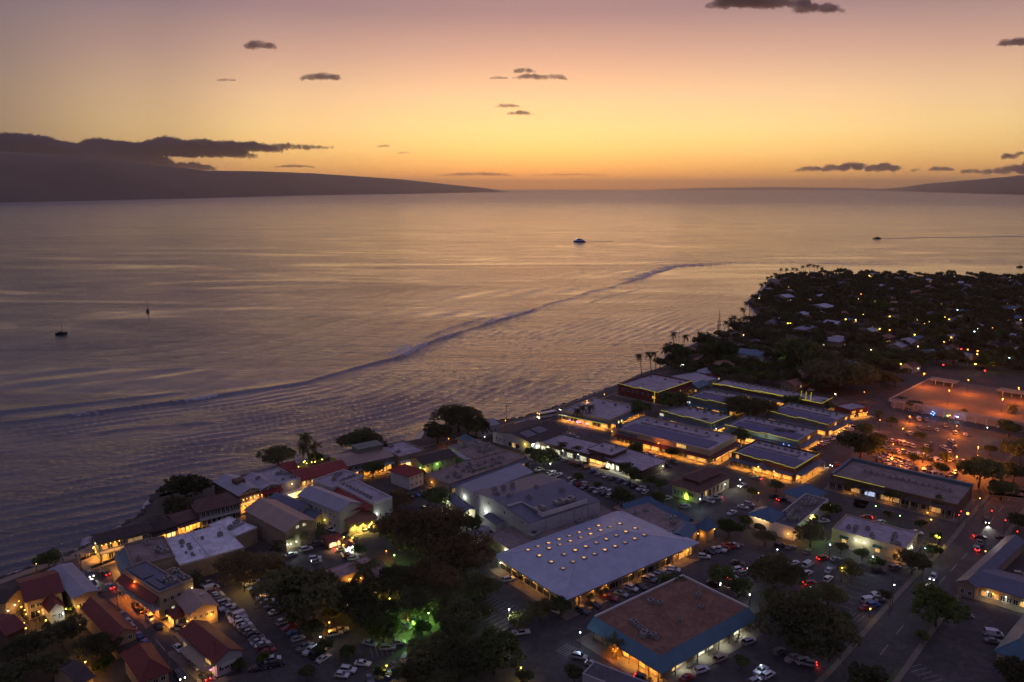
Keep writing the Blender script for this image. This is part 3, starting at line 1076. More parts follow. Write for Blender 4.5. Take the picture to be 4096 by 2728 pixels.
mb.build('gable_trim', trimm, b.e)
b.unit(b.l * .4, b.w * .55, 9.2)
pad(b, 3)
b = Bld('parapet_shop', 'flat-roofed shop with tall pale sign front and glowing storefront', K2(905, 482), K2(1055, 582), K2(1195, 530), 8.)
b.walls(W_grey).flat(R_lav, .5).shop('F', 4, .3, 2.7, [G_warm, G_white]).lamps('F', 6, 3.4, 1.2, 'warm', 1100, r=.2).units(5).awn('F', 4., 1.8, .3, trimm)
b.lamp('F', b.l * .5, 7.4, 1.1, 'warm', 120)
pad(b, 3)
b = Bld('red_roof_gallery', 'long dark-red metal roofed gallery with hanging lamps under its eaves', K2(1158, 468), K2(1195, 545), K2(1562, 440), 7.4)
b.walls(W_tan).gable('x', 2.2, R_red, .8).gallery('F', 3.8, 2., 10).row('F', 10, 4.4, 1.2, 1.8, None, .3).shop('F', 8, .3, 2.5, [G_amber, G_warm, G_white]).lamps('F', 9, 3.2, 1.4, 'amber', 900).lamps('F', 6, 6.3, 1.2, 'amber', 300)
b.pipes(2, 9.2)
pad(b, 3)
b = Bld('red_gable_wing', 'small red gable roof behind the pale sign front by the sea', K2(1010, 428), K2(1080, 468), K2(1190, 452), 6.)
b.walls(W_tan).gable('x', 2., R_red, .6).row('F', 3, 3.)
b = Bld('seaside_terrace', 'sea terrace with small yellow lamps behind the red gallery roof', K2(1150, 418), K2(1210, 432), K2(1480, 358), 1.2)
b.walls(conc).flat(conc, .0)
for i, (x, y) in enumerate(((1160, 420), (1197, 436), (1238, 400), (1262, 410), (1248, 392), (1303, 400), (1330, 396), (1388, 378))):
    lx, ly = b.local(K2(x, y), 3.4)
    o = MB().tube((0, 0, 1.3), (0, 0, 3.2), .05).build('lamp_pole', darkm, b.e, (lx, ly, 0))
    link('lamp', cached(('bulb', 'yellow', .22), lambda: MB().ball((0, 0, 0), .22, 8).mesh('lamp', bulbmat('yellow'))), o, (0, 0, 3.4))
    point(b.e, (lx, ly - .2, 2.9), 'yellow', 60)
b = Bld('grey_shop_row', 'long grey-roofed shop row right of the red gallery roof', K2(1492, 345), K2(1568, 436), K2(1938, 342), 6.6)
b.walls(W_green).gable('x', 1.6, R_tan, .6).gallery('F', 3.7, 1.8, 8).row('F', 8, 4.2, 1.2, 1.6).shop('F', 8, .3, 2.4, [G_amber, panem, G_warm]).lamps('F', 7, 3.1, 1.3, 'amber', 700)
MB().box(b.l * .42, b.w * .45, 7.2, b.l * .95, b.w * .9, 10.4).box(b.l * .42 - .3, b.w * .45 - .3, 10.4, b.l * .95 + .3, b.w * .9 + .3, 10.6).build('upper_floor', W_green, b.e)
pad(b, 3)
b = Bld('corner_shop', 'flat-roofed corner shop with white-hot lit windows near the big shore tree', K4(-115, 570), K4(-5, 668), K4(155, 598), 6.)
b.walls(W_tan).flat(R_lav, .7).shop('F', 5, .3, 2.9, [G_warm, G_white]).lamps('F', 6, 3.5, 1.2, 'amber', 1300, r=.2).units(3).awn('F', 4.2, 2., .4, trimm)
pad(b, 4)

# ------------------------------------------------------------------ left block
b = Bld('white_flat_building', 'large building with bright white flat roof and scattered vents', K1(1268, 432), K1(1450, 628), K1(1975, 492), 6.5)
b.walls(W_tan).flat(R_white, .25, trimm, .25).row('F', 3, 2.5, 1.2, 1.2)
for (x, y, sz) in ((1465, 450, 2.2), (1520, 470, 1.6), (1535, 500, 1.8), (1550, 545, 1.4), (1500, 530, 1.), (1630, 415, 1.5), (1775, 390, 2.4), (1470, 480, 1.), (1565, 550, .8)):
    lx, ly = b.local(K1(x, y), 6.6)
    b.unit(lx, ly, 6.6, sz * .75, sz * .6, sz * .6)
b.pipes(7)
MB().box(b.l * .45, .3, 6.6, b.l * .47, b.w - .3, 6.95).build('roof_kerb', trimm, b.e)
b = Bld('white_annex', 'smaller white flat roof joined behind the large white one', K2(455, 915), K2(690, 1000), K2(872, 932), 6.)
b.walls(W_tan).flat(R_white, .3, trimm, .25).unit(b.l * .75, b.w * .55, 6.1, 2.4, 1.6, 1.2).unit(b.l * .3, b.w * .4, 6.1, 1.8, 1.8, 1.4)
MB().box(b.l * .35, b.w * .38, 6.4, b.l * .9, b.w * .42, 6.9).build('duct', unitm, b.e)
b = Bld('beige_corner_building', 'beige flat-roofed corner building with sloping teal awnings at the beach end', K1(968, 482), K1(1068, 648), K1(1415, 575), 7.)
b.walls(W_cream).flat(R_beige, .7, W_tan).units(5, big=1.2).awn('L', 6.6, 3.4, 2.2, R_teal, 0, 1., name='awning').awn('K', 6.6, 3., 2., R_teal, 0., .4)
b.shop('L', 5, .3, 2.7, [G_warm, G_amber, panem]).lamps('L', 6, 3.4, 1.2, 'amber', 900).pipes(4).lamp('L', b.w * .8, 3.4, 2., 'warm', 160)
pad(b, 1, 5)
b = Bld('solar_gallery_building', 'street building with solar panels on top and red awning over a long balcony', K1(1035, 652), K1(1282, 858), K1(1448, 765), 8.6)
b.walls(W_cream).flat(R_slate, .5, W_tan).awn('L', 7.6, 2.6, 1.4, R_redy, .0, 1.).gallery('L', 3.8, 2.4, 9, trimm).shop('L', 8, .3, 2.6, [panem, G_dim, G_amber, panem]).row('L', 8, 4.3, 1.3, 1.8)
b.lamps('L', 6, 3.1, 1.6, 'sodium', 800).row('F', 3, 1.2, 1., 1.6, None, .3).row('F', 3, 5., 1., 1.4)
b.lamp('L', b.w * .62, 7.9, .5, 'sodium', 160)
b.solar(b.l * .12, b.w * .52, b.l * .62, b.w * .92, 7, 3, 9.)
b.solar(b.l * .15, b.w * .08, b.l * .42, b.w * .46, 2, 7, 9.)
b.solar(b.l * .5, b.w * .2, b.l * .85, b.w * .42, 5, 2, 9.)
b.units(3, None, .6, .9, .05, .3)
pad(b, 1, 5)
b = Bld('rear_deck_building', 'low cream rear wing with roof deck railing behind the solar panels', K1(1330, 690), K1(1440, 800), K1(1532, 745), 6.)
b.walls(W_cream).flat(R_grey, .9, W_cream).units(6).lamp('F', 4, 4., c='warm', power=60)
b = Bld('rust_gable_building', 'rust metal gable building with yellow-lit end wall by the parked row', K1(1395, 912), K1(1528, 1020), K1(1756, 958), 5.6)
b.walls(W_cream).gable('y', 1.9, R_tan, .6).row('F', 4, 3.2, .9, 1.).door('F', 3).lamp('F', b.l * .75, 3.4, .5, 'amber', 420).lamp('F', .8, 3., .5, 'amber', 300).lamp('L', 1., 3., .5, 'amber', 120)
MB().box(-.6, -.35, 0, .6, .35, 1.3).build('chimney', trimm, b.e, (b.l * .72, b.w * .55, 6.3))
b = Bld('small_awning_shop', 'tiny dark red roofed kiosk with lit front on the street corner', K1(1340, 1000), K1(1402, 1045), K1(1510, 1010), 3.6)
b.walls(W_brown).gable('x', 1.1, R_redy, .6).shop('L', 2, .3, 2.2, [G_warm]).shop('F', 3, .4, 2., [panem, G_dim]).lamps('L', 2, 2.9, .8, 'amber', 350)
b = Bld('red_store_building', 'dark red metal roof at the bottom edge with pale canopy and lit sign', K1(1428, 1182), K1(1742, 1402), K1(1962, 1322), 5.)
b.walls(W_grey).gable('y', 2., R_redy, .6).awn('L', 4., 3.6, .35, W_tan, .0, .72).shop('L', 7, .3, 2.4, [panem, G_dim]).row('F', 4, 1.6, 1.3, 1.3)
o = b.sign('L', b.w * .1, 4.2, 2.6, .9, G_warm, 1.2, 'lit yellow shop sign')
b.lamp('L', b.w * .1, 3.6, 2.2, 'warm', 500)
b.sign('F', b.l * .45, 2.4, 4.2, 1.2, trimm, .1, 'white signboard on the end wall')
pad(b, .5, 4.5)
b = Bld('grey_shed_building', 'smooth grey curved-roof building beside the street near the beach', K1(395, 668), K1(600, 892), K1(785, 830), 6.)
b.walls(W_tan).gable('y', .7, R_grey, .5).lamp('F', b.l * .1, 3.2, .6, 'amber', 220).row('F', 4, 2.5, 1., 1.2).shop('R', 6, .3, 2.2, [panem])
b = Bld('red_gable_restaurant', 'dark red cross-gabled restaurant at the left edge near the beach', K1(128, 748), K1(215, 915), K1(500, 842), 6.4)
b.walls(W_cream).gable('x', 2.4, R_redy, .7).row('F', 5, 3.6, 1., 1.2).shop('F', 3, .3, 2.2, [panem, G_dim, G_warm]).lamp('F', 6, 3.4, .6, 'amber', 160).lamp('F', 13, 3.2, .6, 'yellow', 160)
b = Bld('red_gable_restaurant', 'small dark red gable wing with white posts and bright doorway', K1(340, 925), K1(402, 990), K1(512, 955), 4.6)
b.walls(W_white).gable('y', 1.7, R_redy, .6).row('F', 2, 1., 1.1, 1.7).door('F', 1.2, m=W_white).lamp('F', b.l * .85, 2.6, .8, 'white', 130).lamp('R', 1., 2.8, .8, 'yellow', 260)
b = Bld('red_long_house', 'long dark red gable roof between the left trees and the street', K1(600, 988), K1(925, 1218), K1(1105, 1182), 6.4)
b.walls(W_tan).gable('y', 2., R_redy, .7, off=.45).row('F', 2, 4.6, 1., 1.2).row('F', 3, 1.2, 1.1, 1.8).row('R', 7, 3.6, 1.1, 1.3).awn('F', 3.6, 1.8, .5, R_dark)
b = Bld('red_hip_house', 'dark red hip-roofed house at the bottom edge left of the street', K1(945, 1345), K1(1142, 1545), K1(1362, 1490), 6.4)
b.walls(W_tan).hip(2.6, R_redy, .8).row('F', 3, 3.8, 1.1, 1.3).row('L', 4, 3.8, 1., 1.3).row('F', 3, .9, 1.1, 1.5)
b = Bld('courtyard_restaurant', 'dark roofed courtyard restaurant with string lamps at the left edge', K1(-120, 1090), K1(60, 1182), K1(192, 1122), 4.6)
b.walls(W_brown).gable('x', 1.6, R_redy, .7).lamps('K', 4, 3.2, 1.2, 'amber', 160)
b = Bld('dark_roof_house', 'dark roofed house cut by the left edge behind the courtyard lamps', K1(-120, 860), K1(40, 925), K1(142, 812), 5.6)
b.walls(W_tan).gable('y', 1.5, R_dark, .6).lamp('F', 3, 3., c='warm', power=100)
b = Bld('hidden_house', 'brown house with an orange-lit wall under the bottom left trees', K1(440, 1440), K1(640, 1580), K1(740, 1520), 4.6)
b.walls(W_tan).gable('x', 1.4, R_dark, .6).lamp('R', 3., 2.6, .6, 'amber', 260).lamp('F', 3., 2.6, .6, 'amber', 160)

# ------------------------------------------------------------------ blocks behind the shore street
b = Bld('tan_barn', 'tall tan warehouse with ribbed gable roof and two small attic windows', K2(758, 788), K2(1092, 962), K2(1345, 876), 8.2)
b.walls(W_tan).gable('y', 2.6, R_tan, .5).win('F', [b.l * .38, b.l * .6], 8.0, 1.1, 1., G_white).lamp('F', b.l * .12, 3.2, .5, 'white', 150).lamp('F', b.l * .3, 3.2, .5, 'white', 120).lamp('F', b.l * .02, 3.4, .5, 'white', 150).door('F', b.l * .5, 1.6, 2.4)
b = Bld('grey_gable_shed', 'dark grey gable shed behind the tan warehouse', K2(978, 690), K2(1195, 792), K2(1290, 742), 6.4)
b.walls(W_grey).gable('y', 1.6, R_slate, .4).row('F', 2, 3., 1., 1.)
b = Bld('low_grey_shed', 'low dark shed between the grey shed and the white wing', K2(1150, 785), K2(1332, 852), K2(1388, 806), 4.6)
b.walls(W_tan).gable('y', 1., R_slate, .3).shop('F', 2, .4, 2., [panem])
b = Bld('white_gabled_wing', 'pale grey-blue two-storey wing with smooth gable roof', K2(1258, 645), K2(1528, 800), K2(1648, 716), 9.)
b.walls(W_grey).gable('y', 2.2, R_grey, .4).row('L', 8, 5.8, .9, 1.2).row('L', 7, 1.8, .9, 1.4).lamp('L', b.w * .35, 3.2, .4, 'yellow', 60).lamp('L', b.w * .85, 3.4, .4, 'warm', 90).door('L', b.w * .5)
b = Bld('courtyard_block', 'pale flat-roofed block round a lit courtyard, rows of roof vents', K2(1345, 545), K2(1470, 612), K2(1690, 512), 9.)
b.walls(W_grey).flat(R_lav, .7, W_white).unitrow((.4, .2), (.85, .25), 7, 1.3).units(4)
b = Bld('courtyard_block', 'long curved-end flat wing right of the lit courtyard', K2(1580, 560), K2(1800, 742), K2(1872, 672), 9.)
b.walls(W_grey).flat(R_lav, .7, W_white).unitrow((.3, .2), (.3, .9), 9, 1.1).row('L', 6, 5.5, 1., 1.3, None, .4).awn('L', 8.6, 3., 1.4, R_red).lamps('L', 4, 7., 3., 'amber', 500, .3, .9)
b.lamp('F', 1.2, 5., c='white', power=150)
b = Bld('red_entrance_hall', 'brick-red tiered roof entrance with lit porch and parked cars', K2(1532, 792), K2(1602, 895), K2(1812, 842), 4.4)
b.walls(W_cream).gable('x', 1.6, R_terra, .8).shop('F', 4, .3, 2.2, [G_warm, W_cream, G_white]).lamps('F', 3, 3.4, 1., 'yellow', 700).door('F', b.l * .5)
MB().box(b.l * .25, b.w * .5, 5., b.l, b.w + 2, 7.6).build('upper_hall', W_cream, b.e)
MB().slab([(b.l * .2, b.w * .3, 7.6), (b.l + .5, b.w * .3, 7.6), (b.l + .5, b.w + 2.4, 9.), (b.l * .2, b.w + 2.4, 9.)], .2).build('upper_roof', R_red, b.e)
pad(b, 3, .5)
b = Bld('ticket_kiosk', 'small white-framed kiosk with bright counter in the parking court', K2(1412, 1000), K2(1438, 1046), K2(1530, 1010), 3.)
b.walls(W_red).gable('x', .7, R_redy, .6).shop('F', 3, .9, 1.4, [G_white, G_warm]).lamps('F', 2, 2.6, .7, 'warm', 260)
b = Bld('guard_booth', 'tiny booth blazing with white light beside the kiosk', K2(1558, 1040), K2(1580, 1080), K2(1642, 1060), 2.8)
b.walls(W_white).hip(.9, R_terra, .5).shop('F', 3, .5, 1.8, [G_white]).shop('L', 2, .5, 1.8, [G_white]).lamps('F', 2, 2.5, .6, 'white', 420).lamp('L', 1., 3.2, .6, 'yellow', 120)
for lab, A, B, C in (('pink-roofed apartment wing beside the small parking court', K2(1432, 1268), K2(1498, 1345), K2(1822, 1222)),
                     ('pink-roofed apartment wing with lamps at its corners below the lone palm', K2(1672, 1232), K2(1752, 1358), K2(1930, 1292)),
                     ('pink-roofed apartment wing behind the largest parking lot tree', K2(1380, 1425), K2(1452, 1492), K2(1602, 1420))):
    b = Bld('apartment_wing', lab, A, B, C, 7., group='apartments round a courtyard')
    b.walls(W_tan).flat(R_pink, .25, W_tan, .25).row('F', 5, 4.4, 1.1, 1.2, None, .25).row('F', 5, 1.2, 1.1, 1.3, None, .25).lamp('F', b.l * .95, 6., .5, 'yellow', 220).lamp('L', b.w * .4, 6., .4, 'amber', 160).pipes(4)
    if 'court' in lab:
        b.lamp('F', b.l * .3, 5.6, .6, 'amber', 300)

b = Bld('low_arcade_building', 'long low brown roof crowded with vents behind the small palms', K4(258, 790), K4(395, 882), K4(978, 648), 4.6)
b.walls(W_tan).flat(R_beige, .3, W_tan).units(12).unitrow((.1, .4), (.8, .55), 8, 1.5).awn('F', 4.2, 2.6, .7, R_slate, posts=14).shop('F', 12, .3, 2.2, [panem, panem, G_dim]).lamp('F', b.l * .62, 3.2, 2., 'amber', 300).lamp('L', b.w * .7, 2.6, c='amber', power=120)
pad(b, 3)
b = Bld('low_arcade_building', 'square brown roof with large air units behind the long low one', K4(440, 565), K4(600, 680), K4(800, 598), 4.8)
b.walls(W_tan).flat(R_beige, .4).units(9, big=1.5)
b = Bld('dark_gable_lodge', 'dark shingled gable lodge with pale wall and green lamp', K4(132, 655), K4(185, 716), K4(416, 640), 5.8)
b.walls(W_cream).gable('x', 1.7, R_dark, .8).row('F', 6, 3.6, .9, 1.2).door('F', 5).door('F', 9).lamp('F', b.l * .42, 4.2, c='green', power=140).lamp('F', b.l * .06, 3., c='yellow', power=160).lamp('L', 2, 3.4, c='green', power=60)
b = Bld('red_hip_villa', 'white-walled villa with dull red hip roof', K4(-75, 760), K4(72, 812), K4(186, 768), 6.6)
b.walls(W_white).hip(2.2, R_red, .8).row('F', 3, 4.2, .8, 1.1).row('F', 3, 1.2, .8, 1.3)
b = Bld('green_lit_shop', 'pale-roofed shop washed in green light', K4(372, 592), K4(520, 690), K4(602, 676), 4.6)
b.walls(W_green).flat(R_lav, .2).lamp('L', b.w * .75, 5.6, .6, 'green', 260)
b = Bld('gazebo', 'round-topped green gazebo under the big shore tree', K4(488, 500), K4(530, 528), K4(580, 508), 3.4, cat='gazebo')
b.walls(W_white).hip(1.8, R_teal, 1.)
b = Bld('solar_gable_hall', 'dark brown hall with two solar panel blocks and a lit window bay', K4(765, 452), K4(1062, 548), K4(1330, 440), 5.6)
b.walls(W_grey).gable('x', 2.4, R_dark, .7).shop('L', 3, .6, 2.2, [G_warm, panem], .3, .6).lamp('L', b.w * .15, 4.2, .6, 'yellow', 220).row('F', 5, 1.2, 1., 1.3).row('L', 3, 2., 1., 1.3, None, 0, .65, .95)
_s = 2.4 / (b.w / 2)
for x0 in (.08, .40):
    b.solar(b.l * x0, b.w * .18, b.l * (x0 + .25), b.w * .40, 4, 3, 5.95 + _s * b.w * .18, _s)
b = Bld('shore_house', 'pale pitched shore house under the largest shore tree', K4(560, 400), K4(640, 432), K4(790, 392), 5.)
b.walls(W_grey).gable('x', 1.6, R_grey, .6).row('F', 4, 1.5)
b = Bld('shore_house', 'low flat shore house beside the utility pole', K4(930, 380), K4(985, 405), K4(1120, 362), 4.)
b.walls(W_tan).flat(R_lav, .3).row('F', 4, 1.2)
b = Bld('flat_strip_shops', 'pale flat roof with dark fascia, seaward end of the strip shops', K4(1150, 528), K4(1520, 636), K4(1622, 566), 4.6)
b.walls(W_brown).flat(R_lav, .3, W_brown, .3, 1.).shop('L', 7, .4, 2.2, [panem, G_white, panem]).lamps('L', 3, 3.4, .8, 'white', 260).lamp('L', b.w * .97, 2.9, 1.6, 'white', 300)
pad(b, 1, 3)
b = Bld('flat_strip_shops', 'raised flat roof with steep dark fascia in the middle of the strip shops', K4(1530, 592), K4(1702, 648), K4(1812, 592), 6.4)
b.walls(W_brown).flat(R_lav, .25, W_brown, .3, .6).units(3, big=.7).shop('L', 3, .4, 2.4, [G_warm]).lamps('L', 3, 3.2, 1.6, 'warm', 700).awn('L', 4.2, 3., .9, W_brown)
pad(b, 1, 4)
b = Bld('flat_strip_shops', 'pale flat roof with dark fascia, inland end of the strip shops', K4(1650, 672), K6(335, 1172), K6(525, 1098), 4.6)
b.walls(W_brown).flat(R_lav, .3, W_brown, .3, 1.).shop('L', 8, .4, 2.2, [G_warm, panem, G_white]).lamps('L', 6, 3.4, .9, 'white', 700).lamp('F', b.l * .85, 3., .8, 'white', 300).sign('L', b.w * .62, 1., 1.6, 2.4, G_white, .6, 'white lit doorway panel')
pad(b, 1, 3)
# ------------------------------------------------------------------ cinema block and its annexes
b = Bld('cinema_hall', 'tall grey windowless hall with slate roof and screened roof units', K4(582, 948), K4(1042, 1196), K4(1622, 1022), 9.)
b.walls(W_grey).gable('x', 1.6, R_slate, .15, off=.62).win('L', [b.w * t for t in (.12, .42, .72, .93)], 7.2, .9, 1.1)
for i in range(4):
    d = b.l * (.22 + .2 * i)
    MB().box(-.1, -.1, .2, .1, 0, 8.8).build('downpipe', unitm, b.e, (d, 0, 0))
mb = MB().box(b.l * .2, 1., 9.2, b.l * .84, 1.25, 11.).box(b.l * .2, 1.25, 9.2, b.l * .2 + .25, b.w * .35, 11.)
mb.build('roof_screen', W_white, b.e)
for t, y in ((.27, .16), (.56, .17), (.7, .16)):
    b.unit(b.l * t, b.w * y, 9.6, 4.6, 2.6, 1.5)
for t, y in ((.12, .72), (.17, .84), (.3, .84), (.43, .84), (.2, .6), (.36, .45), (.6, .62), (.8, .4)):
    b.unit(b.l * t, b.w * y, 10.1, 1.6, 1.6, 1.3)
MB().box(b.l * .02, b.w * .38, 9.6, b.l * .22, b.w * .42, 10.6).box(b.l * .2, b.w * .1, 9.6, b.l * .22, b.w * .38, 10.6).build('duct', unitm, b.e)
b.lamp('L', b.w * .75, 4.2, .6, 'white', 420)
b = Bld('cinema_lobby', 'lower grey wing with long pale gable roof behind the tall hall', K4(382, 942), K4(600, 965), K4(1145, 812), 6.)
b.walls(W_grey).gable('x', 2.0, R_grey, .3, off=.7).lamp('L', b.w * .5, 3.6, c='white', power=200)
b = Bld('entry_porch', 'small blue-roofed side entry with two bright white lamps', K4(400, 985), K4(520, 1105), K4(585, 1075), 4.)
b.walls(W_cream).gable('y', .9, R_slate, .5).lamp('F', 1.5, 3., .6, 'white', 700, .28).lamp('L', b.w * .9, 3.8, .4, 'white', 350, .26).door('F', 3)
b = Bld('blue_lean_to', 'low slate-blue lean-to against the tall hall', K4(662, 1142), K4(772, 1206), K4(862, 1190), 3.6)
b.walls(W_white).gable('y', .7, R_slate, .2)
b = Bld('low_service_roof', 'low brown service roof between the tall hall and the skylit roof', K4(705, 1292), K4(905, 1425), K4(1760, 1122), 3.8)
b.walls(W_tan).flat(R_beige, .3, W_tan).units(6, big=1.1).pipes(6).unit(b.l * .5, b.w * .82, 3.9, 3.2, 2.4, 2.2).unit(b.l * .43, b.w * .8, 3.9, 2.4, 2.4, 2.6).unit(b.l * .26, b.w * .3, 3.9, 5., 3., 1.6).unit(b.l * .93, b.w * .7, 3.9, 4., 2.6, 2.2)
b.lamp('L', b.w * .2, 3.6, .6, 'white', 300)
b = Bld('storage_container', 'white trailer with blue marks parked beside the grey hall', K4(555, 1270), K4(622, 1300), K4(702, 1222), 3.)
b.walls(trimm).gable('y', .1, R_lav, .02)

# ------------------------------------------------------------------ the big metal roof with glowing skylights
b = Bld('skylight_market', 'wide pale metal hip roof dotted with glowing skylight domes', K5(168, 552), K5(737, 880), K5(1785, 446), 4.6)
b.walls(W_tan, z1=4.2).hip(4.2, R_metal, 1.4, b.w * .62)
SKY = [(427, 505), (508, 477), (594, 450), (678, 420), (761, 392), (842, 364), (920, 337), (997, 310), (598, 491), (685, 462), (769, 433), (853, 405), (932, 376), (1013, 347), (1090, 320), (1166, 293),
       (720, 540), (808, 508), (892, 477), (976, 446), (1057, 418), (1137, 387), (1214, 358), (1290, 330), (790, 600), (878, 568), (962, 537), (1046, 505), (1128, 475), (1207, 445), (1287, 414), (1362, 384), (520, 551), (615, 601), (711, 654)]
kb = cached(('skykerb',), lambda: MB().box(-.8, -.8, -.2, .8, .8, .22).box(-.9, -.9, -.2, .9, .9, .1).mesh('skylight', unitm))
KD = [MB().ball((0, 0, .18), .60, 10, 0, .32).mesh('dome', m_) for m_ in (G_sky, glowmat('skylight_glow_dim', (1., .55, .22), .45, .6), glowmat('skylight_glow_bright', (1., .50, .12), 1.5, .5))]


def roofz(bb, x, y, rise, run):
    k = rise / (bb.w / 2)
    return bb.z + .18 + max(0, min(k * y, k * (bb.w - y), rise / run * x, rise / run * (bb.l - x), rise))


for p in SKY:
    z = 6.5
    for _ in range(8):
        x, y = b.local(K5(*p), z)
        z = roofz(b, x, y, 4.2, b.w * .62)
    o = link('skylight', kb, b.e, (x, y, z))
    link('dome', KD[(SKY.index(p) * 7 + SKY.index(p) // 5) % 3], o)
MB().slab([(b.w * .28, b.w * .32, 6.9), (b.w * .62, b.w * .32, 6.9), (b.w * .62, b.w * .5, 9.2), (b.w * .28, b.w * .5, 9.2)], .2).build('roof_gablet', R_metal, b.e) if False else None
b.shop('F', 5, .4, 2.2, [panem], .3, .8).shop('F', 2, .4, 2.2, [G_amber], .86, .98).shop('L', 5, .5, 2., [panem]).lamps('F', 10, 3.5, 1.1, 'amber', 700, r=.1).lamps('L', 6, 3.5, 1., 'amber', 300, r=.1).lamp('L', b.w * .93, 3., .8, 'white', 150)
b.sign('F', b.l * .93, 2.2, 4.5, 1.2, G_amber, .3, 'orange lit shop sign')
for i in range(7):
    MB().box(-.2, -.2, 0, .2, .2, 3.7).build('post', W_tan, b.e, (b.l * (i + .5) / 7, -1.1, 0))
pad(b, 4.5, 4, 1, .1)
b = Bld('market_annex', 'brown flat roof edged by a blue sloping band beyond the skylit roof', K5(1108, 165), K5(1505, 376), K5(1808, 290), 4.8)
b.walls(W_tan).flat(R_beige, .3, W_tan).units(4)
for f, t0, t1 in (('K', .15, 1.), ('R', .08, 1.)):
    L = b.fl(f)
    p = [b.fp(f, L * t0, .4, 4.6), b.fp(f, L * t1, .4, 4.6), b.fp(f, L * t1, -1.6, 6.4), b.fp(f, L * t0, -1.6, 6.4), b.fp(f, L * t0, -3.4, 4.9), b.fp(f, L * t1, -3.4, 4.9)]
    MB().slab([p[0], p[1], p[2], p[3]], .12).slab([p[3], p[2], p[5], p[4]], .12).build('roof_band', R_blue, b.e)
b = Bld('corner_tower', 'small square tower with blue pyramid roof at the market corner', K5(1812, 292), K5(1868, 312), K5(1932, 285), 6.6)
b.walls(W_tan).hip(2.2, R_blue, 1.1).lamp('F', b.l * .9, 4.4, .5, 'amber', 160)
b = Bld('blue_lean_roof', 'blue metal lean roof joining the skylit roof to the tower', K5(1548, 380), K5(1712, 412), K5(1812, 330), 4.2)
b.walls(W_tan).gable('x', 1.3, R_blue, .6)
b.lamp('F', b.l * .8, 3., 1., 'amber', 160)

# ------------------------------------------------------------------ brown flat roof with teal mansard
A, B_, C_ = K5(888, 1132), K5(1500, 1500), K7(876, 1066)
b = Bld('teal_mansard_store', 'brown gravel roof ringed by a teal metal mansard in the foreground', A, B_, C_, 3.4)
ins = 3.0
MB().box(1.6, 1.6, 0, b.l - .4, b.w - .4, 3.9).build('wall', W_tan, b.e)
MB().box(ins + .1, ins + .1, 5.4, b.l - .45, b.w - .45, 5.5).build('roof', R_brown, b.e)
q = lambda *p: MB().slab(list(p), .15)
q((-.2, -.2, 3.4), (b.l, -.2, 3.4), (b.l, ins, 5.9), (ins, ins, 5.9)).build('mansard', R_teal, b.e)
q((ins, ins, 5.9), (ins, b.w, 5.9), (-.2, b.w, 3.4), (-.2, -.2, 3.4)).build('mansard', R_teal, b.e)
MB().box(ins, b.w - .5, 3.9, b.l + .1, b.w, 6.1).box(b.l - .4, ins, 3.9, b.l + .1, b.w - .5, 6.1).build('parapet', trimm, b.e)
for (x, y, sz) in ((1415, 920, 1.8), (1490, 930, 1.6), (1280, 1080, 1.6), (1300, 1100, 1.4), (1330, 1130, 1.5), (1260, 1075, 1.2), (1370, 1160, 1.6), (1400, 1180, 1.4), (1440, 1195, 1.6), (1360, 1190, 2.2), (1465, 1215, 1.), (1800, 870, 1.6), (1825, 960, 1.4), (1655, 1060, .9)):
    lx, ly = b.local(K5(x, y), 6.)
    b.unit(lx, ly, 5.5, sz, sz * .8, sz * .75)
b.pipes(8, 5.5)
s2 = b
for f, n in (('F', 9), ('L', 8)):
    L = b.fl(f)
    for i in range(n):
        MB().box(-.12, -.12, 0, .12, .12, 3.4).build('post', woodm, b.e, b.fp(f, L * (i + .3) / n, -.3, 0))
b2l = b.fl('F')
for d in (8, 20, 24, 37):
    d = d / 45 * b.l
    b.win('F', [d], .6, 2.6, 2., G_white if d > 10 else G_warm)
    MATS
for o in [c for c in b.e.children if c.name.startswith('window')]:
    o.location.y = 1.58
b.win('L', [4, 8, 14, 20], .7, 1.8, 1.8, G_amber)
for o in [c for c in b.e.children if c.name.startswith('window') and abs(c.location.x + .012) < .01]:
    o.location.x = 1.58
b.lamps('F', 4, 3., -.7, 'white', 420, .12, .95).lamps('L', 5, 3., -.7, 'amber', 700, .03, .55)
b.lamp('L', b.w * .55, 3., .2, 'sodium', 260, .26)
pad(b, 3, 3.5)
b = Bld('bottom_roof', 'grey low roof with bright roof panels cut by the bottom edge', K5(850, 1522), K5(1350, 1700), None, 4., D=K5(975, 1437))
b.walls(W_grey).flat(mat('roof_dull_grey', (.09, .085, .095), .9, .25, .2, stain=.3), .3, W_grey).solar(b.l * .35, b.w * .1, b.l * .9, b.w * .45, 3, 8, 4.2)

# ------------------------------------------------------------------ outlet blocks


def outlet(label, A, B, C, z, wallm, roofm=R_lav, awnm=R_slate, strF=True, strL=True, band=True, un=8, lit=1., c='amber', D=None, faces='LF'):
    b = Bld('outlet_block', label, A, B, C, z, D, group='outlet shop blocks')
    b.walls(wallm).flat(roofm, .8, wallm)
    if band:
        MB().box(b.l * .12, b.w * .06, z + .09, b.l * .52, b.w * .94, z + .30).build('roof_field', R_field, b.e)
        MB().box(b.l * .60, b.w * .2, z + .09, b.l * .72, b.w * .9, z + .9).build('roof_monitor', R_lav, b.e)
    b.unitrow((.82, .15), (.82, .9), un, 1.6, .9)
    for f in faces:
        n = max(4, int(b.fl(f) / 5))
        b.awn(f, 4.1, 3., .7, awnm, posts=n, ext=.0)
        b.shop(f, n, .4, 2.2, [G_amber, panem, G_dim, G_warm, panem])
        b.lamps(f, n, 3.0, 1.9, c, 48 * b.fl(f) * lit)
    if strL:
        b.string('L', z + .85, steps=5)
    if strF:
        b.string('F', z + .85)
    pad(b, 4, 4.5, 2, 1)
    return b


